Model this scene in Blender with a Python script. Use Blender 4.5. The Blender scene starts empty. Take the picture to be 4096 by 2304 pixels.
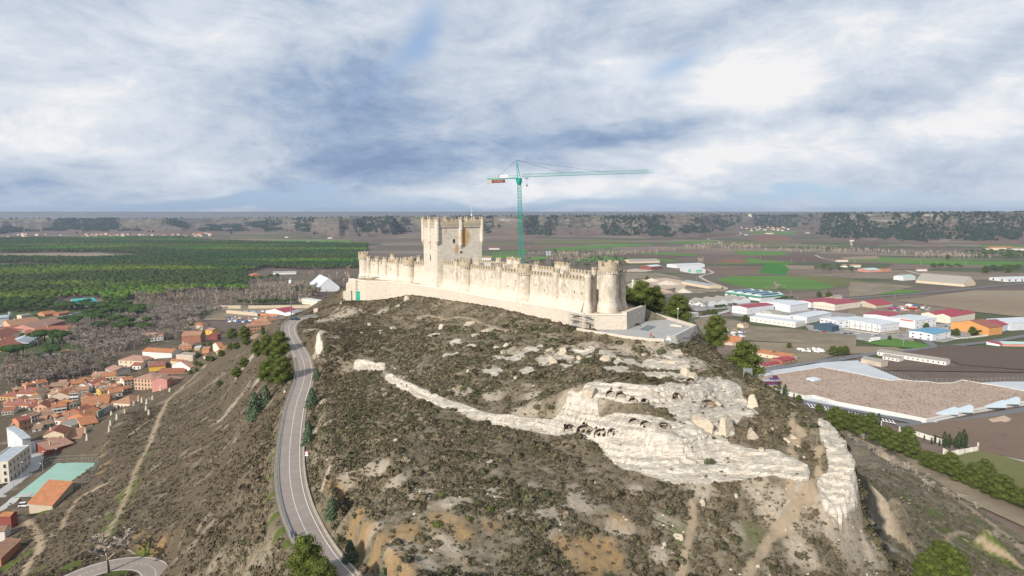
import bpy, bmesh, math, random
import numpy as np
from mathutils import Vector, Matrix, Euler
from mathutils.geometry import delaunay_2d_cdt
random.seed(7); rng = np.random.default_rng(11)
S = bpy.context.scene; COL = S.collection
R = math.radians
# ---------------------------------------------------------------- camera
CAMZ = 140.0; F4 = 2730.0; HORIZON = 840.0
PITCH = math.atan((1152 - HORIZON) / F4)
cam = bpy.data.cameras.new("camera"); cam_o = bpy.data.objects.new("camera", cam); COL.objects.link(cam_o)
cam.sensor_width = 36; cam.lens = 36 * F4 / 4096; cam.clip_start = 1; cam.clip_end = 90000
cam_o.location = (0, 0, CAMZ); cam_o.rotation_euler = (R(90) - PITCH, 0, 0)
S.camera = cam_o
S.render.resolution_x, S.render.resolution_y = 1024, 576
# ---------------------------------------------------------------- light
SUN_AZ, SUN_EL = R(214), R(27)          # compass bearing of the sun seen from the scene (0 = +Y, 90 = +X)
sd = Vector((math.sin(SUN_AZ) * math.cos(SUN_EL), math.cos(SUN_AZ) * math.cos(SUN_EL), math.sin(SUN_EL)))
sun = bpy.data.lights.new("sun", 'SUN'); sun.energy = 4.0; sun.angle = R(1.2); sun.color = (1.0, 0.925, 0.83)
sun_o = bpy.data.objects.new("sun", sun); COL.objects.link(sun_o)
sun_o.rotation_euler = sd.to_track_quat('Z', 'Y').to_euler(); sun_o.location = (0, 0, 900)
S.view_settings.view_transform = 'Standard'; S.view_settings.look = 'None'
S.view_settings.exposure = 0.45; S.view_settings.gamma = 1; S.view_settings.use_curve_mapping = False
S.cycles.max_bounces = 5; S.cycles.diffuse_bounces = 3; S.cycles.glossy_bounces = 2; S.cycles.transmission_bounces = 2
S.cycles.transparent_max_bounces = 6; S.cycles.volume_bounces = 0; S.cycles.caustics_reflective = False; S.cycles.caustics_refractive = False
S.cycles.use_denoising = True
# ---------------------------------------------------------------- pixel rays (t = photograph pixels, q = 2576 wide)
CP, SP = math.cos(PITCH), math.sin(PITCH)
def ray(tx, ty):
    u = (tx - 2048) / F4; v = (1152 - ty) / F4
    return u, CP + v * SP, -SP + v * CP
def onz(tx, ty, z):
    a, b, c = ray(tx, ty); s = (z - CAMZ) / c
    return Vector((a * s, b * s, z))
def ony(tx, ty, y):
    a, b, c = ray(tx, ty); s = y / b
    return Vector((a * s, y, CAMZ + c * s))
Q = 4096 / 2576
def lin(r, g, b):
    f = lambda c: ((c / 255 + .055) / 1.055) ** 2.4 if c > 10 else c / 255 / 12.92
    return (f(r), f(g), f(b), 1)
# ---------------------------------------------------------------- nodes
class NT:
    def __init__(s, tree): s.t = tree; s.n = tree.nodes; s.l = tree.links
    def node(s, typ, **kw):
        n = s.n.new(typ)
        for k, v in kw.items(): setattr(n, k, v)
        return n
    def put(s, sock, v):
        if v is None: return
        if hasattr(v, 'is_output'): s.l.new(v, sock)
        else: sock.default_value = v
    def math(s, op, a, b=None, c=None, clamp=False):
        n = s.node('ShaderNodeMath', operation=op, use_clamp=clamp)
        for i, v in enumerate((a, b, c)): s.put(n.inputs[i], v) if v is not None else None
        return n.outputs[0]
    def vmath(s, op, a, b=None, sc=None):
        n = s.node('ShaderNodeVectorMath', operation=op); s.put(n.inputs[0], a)
        if b is not None: s.put(n.inputs[1], b)
        if sc is not None: s.put(n.inputs['Scale'], sc)
        return n.outputs['Value'] if op in ('LENGTH', 'DOT_PRODUCT') else n.outputs[0]
    def noise(s, vec, scale, detail=4, rough=.55, dist=0, out=0):
        n = s.node('ShaderNodeTexNoise'); s.put(n.inputs['Vector'], vec); n.inputs['Scale'].default_value = scale
        n.inputs['Detail'].default_value = detail; n.inputs['Roughness'].default_value = rough; n.inputs['Distortion'].default_value = dist
        return n.outputs[out]
    def ramp(s, fac, stops, interp='LINEAR'):
        n = s.node('ShaderNodeValToRGB'); n.color_ramp.interpolation = interp; e = n.color_ramp.elements
        while len(e) < len(stops): e.new(.5)
        for k, (p, c) in zip(e, stops):
            k.position = p; k.color = c if hasattr(c, '__len__') else (c, c, c, 1)
        s.put(n.inputs[0], fac); return n.outputs[0]
    def mix(s, fac, a, b, mode='MIX'):
        n = s.node('ShaderNodeMix', data_type='RGBA', blend_type=mode); n.clamp_factor = True
        s.put(n.inputs['Factor'], fac); s.put(n.inputs[6], a); s.put(n.inputs[7], b); return n.outputs[2]
    def smooth(s, v, lo, hi, a=0., b=1.):
        n = s.node('ShaderNodeMapRange', interpolation_type='SMOOTHSTEP'); s.put(n.inputs[0], v)
        for i, x in enumerate((lo, hi, a, b)): n.inputs[i + 1].default_value = x
        return n.outputs[0]
    def mapping(s, vec, loc=(0, 0, 0), rot=(0, 0, 0), sc=(1, 1, 1)):
        n = s.node('ShaderNodeMapping'); s.put(n.inputs[0], vec)
        n.inputs[1].default_value = loc; n.inputs[2].default_value = rot; n.inputs[3].default_value = sc; return n.outputs[0]
    def attr(s, name, out='Fac'):
        n = s.node('ShaderNodeAttribute'); n.attribute_name = name; return n.outputs[out]
    def bump(s, h, strength=.5, dist=.2):
        n = s.node('ShaderNodeBump'); n.inputs['Strength'].default_value = strength; n.inputs['Distance'].default_value = dist
        s.put(n.inputs['Height'], h); return n.outputs[0]
# ---------------------------------------------------------------- sky
world = bpy.data.worlds.new("World"); S.world = world; world.use_nodes = True
w = NT(world.node_tree); w.n.clear()
gen = w.node('ShaderNodeTexCoord').outputs['Generated']
sky = w.node('ShaderNodeTexSky', sky_type='NISHITA'); sky.sun_disc = False
sky.sun_elevation = SUN_EL; sky.sun_rotation = SUN_AZ; sky.altitude = 800; sky.air_density = 1.0; sky.dust_density = .6; sky.ozone_density = 1.6
sep = w.node('ShaderNodeSeparateXYZ'); w.put(sep.inputs[0], gen)
dx, dy, dz = sep.outputs
az = w.math('ARCTAN2', dx, dy); el = w.math('ARCSINE', dz)
cmb = w.node('ShaderNodeCombineXYZ'); w.put(cmb.inputs[0], az); w.put(cmb.inputs[1], el); ae = cmb.outputs[0]
den = w.math('ADD', w.math('MAXIMUM', dz, 0.0), 0.36)
pl = w.node('ShaderNodeCombineXYZ'); w.put(pl.inputs[0], w.math('DIVIDE', dx, den)); w.put(pl.inputs[1], w.math('DIVIDE', dy, den))
pv = w.mapping(pl.outputs[0], rot=(0, 0, R(-38)), sc=(1.0, 1.35, 1))
warp = w.vmath('SCALE', w.vmath('SUBTRACT', w.noise(pv, 1.3, 4, .6, out=1), (.5, .5, .5)), sc=.22)
aew = w.vmath('ADD', ae, w.vmath('SCALE', warp, sc=.62))
def sky_ae(qx, qy):
    a, b, c = ray(qx * Q, qy * Q); n = math.sqrt(a * a + b * b + c * c)
    return math.atan2(a, b), math.asin(c / n)
def blobs(items):
    tot = None
    for qx, qy, rx, ry, rot, wt in items:
        a, e = sky_ae(qx, qy)
        m = w.node('ShaderNodeMapping', vector_type='TEXTURE'); w.put(m.inputs[0], aew)
        m.inputs[1].default_value = (a, e, 0); m.inputs[2].default_value = (0, 0, R(rot)); m.inputs[3].default_value = (rx / 1717, ry / 1717, 1)
        r2 = w.vmath('DOT_PRODUCT', m.outputs[0], m.outputs[0])
        g = w.math('MULTIPLY', w.math('EXPONENT', w.math('MULTIPLY', r2, -1.0)), wt)
        tot = g if tot is None else w.math('ADD', tot, g)
    return tot
# cloud brightness: lit tops positive, shaded bases negative
BR = [(330, 130, 760, 190, 0, .15), (130, 330, 420, 110, 0, .34), (420, 40, 380, 90, 10, .05), (620, 60, 240, 45, 8, .10), (330, 420, 300, 45, 5, .12), (90, 190, 260, 60, 0, .06),
      (850, 270, 190, 170, 45, -.34), (980, 400, 330, 55, 8, -.30), (700, 170, 240, 80, 20, -.14), (60, 455, 260, 40, 0, -.28), (420, 350, 260, 34, 0, -.12),
      (1540, 165, 130, 60, -5, .40), (1850, 225, 170, 70, 20, .40), (1900, 320, 130, 50, 40, .30), (2080, 110, 330, 60, 18, .20), (2480, 60, 260, 90, 20, .36), (1250, 210, 160, 70, 25, .12),
      (1420, 300, 300, 60, 15, .04), (1480, 378, 330, 38, 8, -.40), (2330, 210, 330, 45, 16, -.30), (2130, 330, 260, 34, 16, -.10),
      (2380, 330, 420, 70, 14, .42), (1900, 400, 420, 42, 12, .28), (1230, 435, 380, 34, 5, .30), (1500, 450, 420, 30, 5, .22), (1750, 60, 300, 40, 14, -.18), (1330, 110, 180, 40, 20, -.10), (520, 470, 200, 20, 0, .08)]
BL = [(1085, 50, 110, 55, 58, .50), (985, 150, 140, 60, 50, .28), (900, 235, 120, 55, 45, .30), (1700, 165, 120, 40, 20, .5), (1480, 200, 150, 36, 20, .38),
      (760, 480, 300, 26, 3, .62), (1150, 505, 900, 26, 0, .50), (2100, 512, 800, 24, 0, .55), (500, 520, 900, 22, 0, .42), (2560, 250, 120, 30, 20, .15)]
dv = w.mapping(gen, rot=(0, R(-9), 0), sc=(1, 1, 2.5)); n1 = w.noise(pv, 1.6, 8, .56, .3); n2 = w.noise(dv, 5.0, 12, .66, .55); n3 = w.noise(dv, 15, 10, .66, .5)
det = w.math('ADD', w.math('MULTIPLY', w.math('SUBTRACT', n1, .5), .70), w.math('ADD', w.math('MULTIPLY', w.math('SUBTRACT', n3, .5), .65), w.math('MULTIPLY', w.math('SUBTRACT', n2, .5), 1.25)))
br = w.math('ADD', w.math('ADD', blobs(BR), det), .50)
cc = w.ramp(br, [(0.0, lin(142, 166, 200)), (.22, lin(168, 188, 216)), (.48, lin(202, 214, 231)), (.78, lin(229, 237, 247)), (1.0, (1.0, 1.0, 1.01, 1))])
gap = w.math('ADD', blobs(BL), w.math('MULTIPLY', det, .55))
gapm = w.smooth(gap, .22, .85)
skyc = w.mix(1.0, sky.outputs[0], (.145, .145, .145, 1), 'MULTIPLY')
blue = w.mix(.72, skyc, lin(134, 176, 228))
tot = w.mix(gapm, cc, blue)
bg = w.node('ShaderNodeBackground'); w.put(bg.inputs[0], tot); bg.inputs[1].default_value = .66
outw = w.node('ShaderNodeOutputWorld'); w.l.new(bg.outputs[0], outw.inputs[0])
world.cycles.sampling_method = 'MANUAL'; world.cycles.sample_map_resolution = 512
# ---------------------------------------------------------------- materials
def mat(name, col, rough=.85, var=.12, scale=3., bump=0., metal=0., coord='Object', dirt=None):
    m = bpy.data.materials.new(name); m.use_nodes = True; k = NT(m.node_tree); b = k.n['Principled BSDF']
    b.inputs['Roughness'].default_value = rough; b.inputs['Metallic'].default_value = metal
    b.inputs['Specular IOR Level'].default_value = .3
    tc = k.node('ShaderNodeTexCoord').outputs[coord]
    c = tuple(col[:3]) + (1,)
    lo = tuple(max(0, x * (1 - var)) for x in col[:3]) + (1,); hi = tuple(min(1, x * (1 + var)) for x in col[:3]) + (1,)
    n = k.noise(tc, scale, 5, .62); cc = k.ramp(n, [(.25, lo), (.75, hi)])
    if dirt:
        cc = k.mix(k.smooth(k.noise(tc, scale * .37, 5, .7), .5, .75, 0, dirt[1]), cc, tuple(dirt[0]) + (1,))
    k.put(b.inputs['Base Color'], cc)
    if bump: k.put(b.inputs['Normal'], k.bump(n, .6, bump))
    return m
# ---------------------------------------------------------------- objects
def tag(o, label=None, cat=None, group=None, kind=None):
    if label: o['label'] = label
    if cat: o['category'] = cat
    if group: o['group'] = group
    if kind: o['kind'] = kind
    return o
def empty(name, loc, rz=0, **kw):
    o = bpy.data.objects.new(name, None); COL.objects.link(o); o.location = loc; o.rotation_euler = (0, 0, rz)
    o.empty_display_size = .5
    return tag(o, **kw)
class MB:
    def __init__(s): s.v = []; s.f = []; s.mi = []
    def add(s, vs, fs, mi=0, M=None):
        o = len(s.v)
        s.v += [tuple(M @ Vector(p)) for p in vs] if M is not None else [tuple(p) for p in vs]
        s.f += [tuple(i + o for i in f) for f in fs]; s.mi += [mi] * len(fs); return s
    def box(s, c, d, rz=0, mi=0, taper=1.):
        x, y, z = d[0] / 2, d[1] / 2, d[2] / 2; t = taper
        vs = [(-x, -y, -z), (x, -y, -z), (x, y, -z), (-x, y, -z), (-x * t, -y * t, z), (x * t, -y * t, z), (x * t, y * t, z), (-x * t, y * t, z)]
        return s.add(vs, [(0, 3, 2, 1), (4, 5, 6, 7), (0, 1, 5, 4), (1, 2, 6, 5), (2, 3, 7, 6), (3, 0, 4, 7)], mi,
                     Matrix.Translation(c) @ Matrix.Rotation(rz, 4, 'Z'))
    def prism(s, poly, z0, z1, mi=0, cap=True):
        n = len(poly); za = z0 if hasattr(z0, '__len__') else [z0] * n; zb = z1 if hasattr(z1, '__len__') else [z1] * n
        vs = [(p[0], p[1], a) for p, a in zip(poly, za)] + [(p[0], p[1], b) for p, b in zip(poly, zb)]
        fs = [(i, (i + 1) % n, n + (i + 1) % n, n + i) for i in range(n)]
        if cap: fs += [tuple(range(n, 2 * n)), tuple(range(n - 1, -1, -1))]
        return s.add(vs, fs, mi)
    def lathe(s, prof, c=(0, 0, 0), seg=20, a0=0., a1=2 * math.pi, mi=0, sx=1, sy=1):
        full = abs(a1 - a0 - 2 * math.pi) < 1e-6; n = seg if full else seg + 1; vs = []
        for r, z in prof:
            for i in range(n):
                a = a0 + (a1 - a0) * i / seg; vs.append((c[0] + r * math.cos(a) * sx, c[1] + r * math.sin(a) * sy, c[2] + z))
        fs = []
        for k in range(len(prof) - 1):
            for i in range(seg): j = (i + 1) % n; fs.append((k * n + i, k * n + j, (k + 1) * n + j, (k + 1) * n + i))
        if full:
            fs.append(tuple(range((len(prof) - 1) * n, len(prof) * n))); fs.append(tuple(range(n - 1, -1, -1)))
        return s.add(vs, fs, mi)
    def tube(s, a, b, r, seg=5, r2=None, mi=0):
        a, b = Vector(a), Vector(b); d = b - a
        if d.length < 1e-6: return s
        q = d.to_track_quat('Z', 'Y').to_matrix().to_4x4(); r2 = r if r2 is None else r2; L = d.length
        vs = [(r * math.cos(2 * math.pi * i / seg), r * math.sin(2 * math.pi * i / seg), 0) for i in range(seg)] + \
             [(r2 * math.cos(2 * math.pi * i / seg), r2 * math.sin(2 * math.pi * i / seg), L) for i in range(seg)]
        fs = [(i, (i + 1) % seg, seg + (i + 1) % seg, seg + i) for i in range(seg)] + [tuple(range(seg - 1, -1, -1)), tuple(range(seg, 2 * seg))]
        return s.add(vs, fs, mi, Matrix.Translation(a) @ q)
    def mesh(s, name, mats, smooth=False):
        me = bpy.data.meshes.new(name); me.from_pydata(s.v, [], s.f)
        for m in (mats if isinstance(mats, (list, tuple)) else [mats]): me.materials.append(m)
        me.polygons.foreach_set('material_index', s.mi)
        if smooth: me.polygons.foreach_set('use_smooth', [True] * len(s.f))
        me.update(); return me
    def build(s, name, mats, parent=None, smooth=False, loc=None):
        o = bpy.data.objects.new(name, s.mesh(name, mats, smooth)); COL.objects.link(o)
        if parent is not None: o.parent = parent
        if loc is not None: o.location = loc
        return o
def np_mesh(name, V, Fc, mats, attrs=None, smooth=False, tint=None):
    me = bpy.data.meshes.new(name); V = np.asarray(V, np.float32); Fc = np.asarray(Fc, np.int32); k = Fc.shape[1]
    me.vertices.add(len(V)); me.vertices.foreach_set('co', V.ravel())
    me.loops.add(Fc.size); me.loops.foreach_set('vertex_index', Fc.ravel())
    me.polygons.add(len(Fc)); me.polygons.foreach_set('loop_start', np.arange(0, Fc.size, k, dtype=np.int32))
    me.polygons.foreach_set('loop_total', np.full(len(Fc), k, np.int32))
    me.polygons.foreach_set('use_smooth', np.full(len(Fc), smooth))
    for m in (mats if isinstance(mats, (list, tuple)) else [mats]): me.materials.append(m)
    for n, a in (attrs or {}).items():
        at = me.attributes.new(n, 'FLOAT', 'POINT'); at.data.foreach_set('value', np.asarray(a, np.float32))
    if tint is not None:
        at = me.attributes.new('tint', 'FLOAT_COLOR', 'POINT'); t4 = np.ones((len(V), 4), np.float32); t4[:, :3] = tint; at.data.foreach_set('color', t4.ravel())
    me.update(); me.validate(); return me
def put(name, me, parent=None, loc=(0, 0, 0), rz=0, sc=None):
    o = bpy.data.objects.new(name, me); COL.objects.link(o); o.location = loc; o.rotation_euler = (0, 0, rz)
    if sc is not None: o.scale = sc if hasattr(sc, '__len__') else (sc, sc, sc)
    if parent is not None: o.parent = parent
    return o
# ---------------------------------------------------------------- numpy noise
def _hash(i, j, s):
    h = (i.astype(np.int64) * 374761393 + j.astype(np.int64) * 668265263 + s * 974634777) & 0xffffffff
    h = ((h ^ (h >> 13)) * 1274126177) & 0xffffffff
    return ((h ^ (h >> 16)) & 0xffff) / 65535.0
def vnoise(x, y, s=0):
    i = np.floor(x); j = np.floor(y); u = x - i; v = y - j; u = u * u * (3 - 2 * u); v = v * v * (3 - 2 * v)
    a = _hash(i, j, s); b = _hash(i + 1, j, s); c = _hash(i, j + 1, s); d = _hash(i + 1, j + 1, s)
    return (a * (1 - u) + b * u) * (1 - v) + (c * (1 - u) + d * u) * v
def fbm(x, y, s=0, o=4, g=.5):
    t = 0; a = 1; n = 0
    for k in range(o): t = t + a * vnoise(x * 2 ** k + 17.3 * k, y * 2 ** k - 9.1 * k, s + k); n += a; a *= g
    return t / n
def sstep(a, b, x): t = np.clip((x - a) / (b - a), 0, 1); return t * t * (3 - 2 * t)
# ================================================================ TERRAIN
def qp(x, y, v):                       # photograph direction (2576 wide) + height (<105) or distance -> world point
    z = v if v < 105 else CAMZ - (y - 528) / 1717 * v
    return onz(x * Q, y * Q, z)
def tq(x, y, v): return qp(x / Q, y / Q, v)
OUTER = [(1400, 1126, 346), (1462, 1124, 337), (1561, 1127, 334), (1648, 1137, 322.6), (1749, 1153, 306), (1851, 1172, 288.6), (1996, 1200, 266), (2074, 1210, 259), (2228, 1235, 242.6), (2300, 1249, 234), (2335, 1261, 227.6), (2512, 1261, 227.6), (2581, 1232, 244)]
OB = [94.0, 95.2, 96.6, 99.9, 100.4, 101.2, 102, 101.3, 100.1, 99.6, 100, 99.9, 99.8]
OUTER_W = []
for (x, y, d), b in zip(OUTER, OB):
    a_, b_, c_ = ray(x, y); OUTER_W.append(Vector(((x - 2048) / F4 * d, d, b)))
YARD = 104.5; TERR = 99.9
lines = []; CL = {}
def ql(pts, step=4.0): lines.append(([qp(*p) for p in pts], step))
def wl(pts, step=6.0): lines.append(([Vector(p) for p in pts], step))
wl(OUTER_W, 3)
inn = []
for i, p in enumerate(OUTER_W):
    a = OUTER_W[max(i - 1, 0)]; b = OUTER_W[min(i + 1, len(OUTER_W) - 1)]; t = (b - a); t.z = 0; t.normalize()
    inn.append((p.x - t.y * 1.3, p.y + t.x * 1.3, YARD - .3))
wl(inn, 3)
wl([(-80, 362, 104), (-70, 378, 104), (-40, 368, 104.2), (-10, 344, 104.2), (15, 304, 104.2), (38, 272, 104), (49, 252, 104)])
# terrace
TER = [(2306, 1318), (2387, 1332), (2503, 1350), (2590, 1360), (2656, 1363), (2703, 1356), (2787, 1311), (2622, 1262), (2582, 1270)]
TER_W = [onz(x, y, TERR) for x, y in TER]
wl(TER_W + [TER_W[0]], 3)
fr = [(p.x - .6, p.y - 2.2, TERR - 1.5) for p in TER_W[:5]]; wl(fr, 3)
BAST = [onz(2703, 1356, TERR), onz(2787, 1311, TERR)]
wl([(BAST[0].x + .2, BAST[0].y - 1.6, 97.8), (BAST[1].x + 1.8, BAST[1].y - 1.2, 94.8)], 3)
wl([(62, 240, 96), (56, 262, 97), (52, 275, 98)])
# road cut and castle side
ql(CL.setdefault('cb', [(757, 830, 86.7), (785, 862, 86.2), (803, 905, 84.8)])); ql(CL.setdefault('ct', [(768, 803, 285), (800, 833, 263), (814, 890, 243)]))
ql([(863, 762, 94), (815, 775, 345), (780, 790, 335)]); ql([(900, 800, 318), (960, 850, 262), (1050, 830, 278)])
# main cliff band: top then bottom
ql(CL.setdefault('mt', [(893, 905, 241), (965, 916, 227), (972, 935, 217), (1050, 974, 199), (1130, 1008, 187), (1200, 1030, 181), (1300, 1048, 175), (1400, 1063, 170), (1500, 1064, 166.5), (1560, 1046, 166.5), (1640, 1050, 163), (1700, 1064, 162), (1750, 1078, 161.5)]), 2)
ql(CL.setdefault('mb', [(893, 931, 237), (962, 931, 224.5), (975, 957, 213), (1050, 996, 195.5), (1130, 1031, 183.5), (1200, 1056, 178), (1300, 1079, 171.5), (1400, 1097, 167), (1500, 1090, 163.5), (1560, 1075, 162.5), (1640, 1080, 159), (1700, 1092, 159), (1740, 1100, 158.5)]), 2)
# upper tier
ql(CL.setdefault('ut', [(1475, 957, 174), (1560, 965, 172), (1640, 975, 171), (1700, 968, 174), (1760, 970, 178), (1830, 955, 187), (1858, 965, 191)]), 2)
ql(CL.setdefault('ub', [(1475, 982, 171.5), (1560, 1002, 168.5), (1640, 1012, 168), (1700, 1002, 170.5), (1760, 1022, 172), (1830, 1010, 181), (1866, 1004, 187)]), 2)
ql(CL.setdefault('ot', [(1640, 905, 196), (1700, 905, 197), (1730, 900, 200)]), 3); ql(CL.setdefault('ob', [(1640, 925, 192), (1700, 930, 192), (1735, 925, 195)]), 3)
# lower tier
ql(CL.setdefault('lt', [(1500, 1096, 162.5), (1560, 1086, 161.5), (1640, 1090, 158), (1720, 1104, 157.5), (1800, 1098, 163), (1880, 1132, 158.5), (1960, 1140, 157.5), (2030, 1172, 154)]), 2)
ql(CL.setdefault('lb', [(1500, 1119, 161.5), (1560, 1171, 155), (1640, 1196, 152), (1700, 1216, 150.5), (1800, 1209, 151), (1900, 1198, 152.5), (1960, 1196, 152), (2032, 1206, 150)]), 2)
ql([(1600, 1135, 157.5), (1700, 1160, 155), (1800, 1160, 157), (1900, 1165, 155.5)], 3)
# right crest and nose
CREST = [(1763, 866, 231), (1800, 890, 218), (1850, 925, 205), (1950, 985, 188), (2040, 1035, 176), (2080, 1055, 171), (2120, 1105, 162), (2148, 1165, 155), (2150, 1235, 150), (2105, 1285, 147)]
ql(CREST, 3)
cw = [qp(*p) for p in CREST]
wl([(p.x + o, p.y + o * .45, p.z - h) for p, o, h in zip(cw, (9, 9, 9, 8, 7, 5, 4, 3.5, 4, 6), (7, 7, 7, 7, 7, 7, 9, 12, 10, 5))], 3)
ql([(1950, 1060, 170), (2000, 1110, 163), (2060, 1150, 157)]); ql([(2066, 1062, 168), (2080, 1120, 159), (2100, 1170, 154.5), (2060, 1210, 151), (2080, 1270, 147)])
# lower slopes
ql([(830, 1000, 83), (820, 1080, 82.5), (815, 1150, 82.5), (842, 1230, 82.5), (905, 1300, 82), (968, 1380, 82), (1035, 1449, 82), (1100, 1530, 82)], 3)
ql([(800, 1010, 80), (795, 1080, 78.7), (790, 1150, 78.3), (816, 1230, 77.6), (862, 1305, 77.2), (908, 1380, 77.2), (965, 1449, 77.2), (1020, 1530, 77)], 3)
ql([(1000, 1000, 85.3), (1000, 1150, 85.6), (1000, 1300, 83), (1100, 1449, 80)]); ql([(1200, 1120, 85), (1200, 1200, 84.5), (1150, 1300, 83.5), (1300, 1449, 76.5)])
ql([(1400, 1150, 84), (1300, 1300, 82), (1500, 1300, 79), (1700, 1300, 76.8), (1900, 1300, 75)]); ql([(1500, 1449, 73), (1700, 1449, 71.3), (1900, 1449, 69.7), (2100, 1449, 66), (2250, 1449, 60)])
ql([(2000, 1250, 77.6), (2100, 1330, 72), (2170, 1400, 65)])
wl([(-36, 88, 76), (-15, 85, 78), (0, 85, 75), (30, 92, 70), (60, 98, 64), (100, 105, 48)])
# right flank
ql([(2200, 1120, 6), (2200, 1200, 20), (2195, 1280, 40), (2185, 1330, 50), (2200, 1400, 56)]); ql([(2300, 1190, 4), (2300, 1270, 16), (2310, 1350, 30), (2320, 1449, 42)])
ql([(2420, 1290, 5), (2450, 1370, 11), (2450, 1449, 20)]); ql([(2576, 1390, 3), (2576, 1449, 9), (2650, 1500, 8)])
ql([(2150, 1080, -.3), (2300, 1165, -.3), (2450, 1265, -.3), (2576, 1350, -.3)]); ql([(2200, 1060, -1.5), (2576, 1290, -1.5)])
wl([(86, 240, 72), (95, 205, 74), (118, 260, 40), (110, 200, 62), (130, 220, 45), (150, 330, 6), (112, 330, 36), (78, 270, 88), (62, 300, 94), (46, 330, 97), (22, 370, 94), (82, 360, 58), (100, 420, 18), (0, 430, 72), (40, 420, 58), (-30, 430, 82)], 999)
wl([(-60, 400, 97), (-85, 400, 90), (-60, 470, 50), (0, 500, 26), (-110, 480, 30), (-60, 560, 3), (60, 520, 2), (140, 450, -1), (-100, 570, 4), (200, 360, -1.5), (180, 250, 22), (150, 170, 36)], 999)
# left flank and town
ql([(760, 800, 87), (720, 795, 78), (690, 800, 66), (650, 830, 56)]); ql([(640, 870, 69), (692, 930, 78), (680, 1050, 75), (658, 1150, 73.5), (660, 1300, 73), (700, 1400, 74), (740, 1500, 74)])
ql([(560, 960, 46), (560, 1100, 56), (560, 1250, 62), (570, 1400, 65)]); ql([(510, 925, 22), (430, 1000, 23), (390, 1050, 25), (360, 1120, 29), (330, 1200, 33), (290, 1290, 37.5), (250, 1385, 42)])
ql([(450, 1200, 46), (450, 1350, 52)]); ql([(330, 1340, 44), (355, 1380, 46), (385, 1420, 49), (420, 1470, 51)]); ql([(500, 1449, 57), (610, 1449, 65)])
ql([(600, 850, 40), (560, 880, 24), (480, 930, 13), (330, 1000, 11), (250, 1060, 13), (222, 1110, 15), (215, 1135, 15)]); ql([(300, 1050, 19), (290, 1130, 24), (285, 1180, 25), (240, 1250, 23), (200, 1310, 27), (180, 1370, 32)], 4)
ql([(0, 1449, 18), (0, 1350, 12), (60, 1268, 11), (0, 1280, 9)]); ql([(100, 1449, 29), (90, 1350, 19), (140, 1290, 16)]); ql([(110, 1180, 9), (20, 1220, 8)])
ql([(0, 1100, 6), (0, 950, 2), (200, 900, 2), (400, 850, 2), (560, 790, 0)]); ql([(120, 1449, 41), (250, 1415, 43), (380, 1449, 44), (260, 1500, 43)])
wl([(-430, 60, 12), (-430, 300, 4), (-430, 700, -2), (-200, 790, -2), (0, 790, -2), (430, 790, -3), (430, 450, -3), (430, 60, -3), (200, 60, 22), (60, 60, 58), (-60, 60, 66), (-200, 60, 38)], 999)
wl([(-95, 430, 70), (-130, 420, 52), (-160, 450, 30), (-200, 520, 8)], 999)

tp = []
for pts, st in lines:
    for a, b in zip(pts[:-1], pts[1:]):
        n = max(1, int((b - a).length / st)); n = 1 if st > 900 else n
        tp += [a.lerp(b, i / n) for i in range(n)]
    tp.append(pts[-1])
seen = {}
for p in tp: seen.setdefault((round(p.x * 2), round(p.y * 2)), p)
tp = list(seen.values())
def axis(lo, c0, c1, hi, d, g):
    a = list(np.arange(c0, c1, d)); s = d
    while a[-1] < hi: s = min(s * g, 1.7); a.append(a[-1] + s)
    s = d
    while a[0] > lo: s = min(s * g, 1.7); a.insert(0, a[0] - s)
    return np.array(a)
GX = axis(-425, -80, 86, 425, .55, 1.03); GY = axis(62, 100, 240, 785, .55, 1.02)
NX, NY = len(GX), len(GY)
vs2, _, tris, vo, _, _ = delaunay_2d_cdt([Vector((p.x, p.y)) for p in tp], [], [], 0, 1e-4)
tz = [tp[o[0]].z if o else 0 for o in vo]
Z = np.full((NY, NX), np.nan)
for t in tris:
    (x0, y0), (x1, y1), (x2, y2) = [vs2[i] for i in t]; z0, z1, z2 = [tz[i] for i in t]
    i0, i1 = np.searchsorted(GX, (min(x0, x1, x2), max(x0, x1, x2))); j0, j1 = np.searchsorted(GY, (min(y0, y1, y2), max(y0, y1, y2)))
    if i1 <= i0 or j1 <= j0: continue
    X, Y = np.meshgrid(GX[i0:i1], GY[j0:j1]); D = (y1 - y2) * (x0 - x2) + (x2 - x1) * (y0 - y2)
    if abs(D) < 1e-9: continue
    l0 = ((y1 - y2) * (X - x2) + (x2 - x1) * (Y - y2)) / D; l1 = ((y2 - y0) * (X - x2) + (x0 - x2) * (Y - y2)) / D; l2 = 1 - l0 - l1
    m = (l0 > -1e-6) & (l1 > -1e-6) & (l2 > -1e-6); sub = Z[j0:j1, i0:i1]; sub[m] = (l0 * z0 + l1 * z1 + l2 * z2)[m]
Z[np.isnan(Z)] = -3
GXX, GYY = np.meshgrid(GX, GY)
def blur(A, n):
    for _ in range(n):
        B = A.copy(); B[1:-1] = (A[:-2] + 2 * A[1:-1] + A[2:]) / 4; A = B.copy(); A[:, 1:-1] = (B[:, :-2] + 2 * B[:, 1:-1] + B[:, 2:]) / 4
    return A
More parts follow.
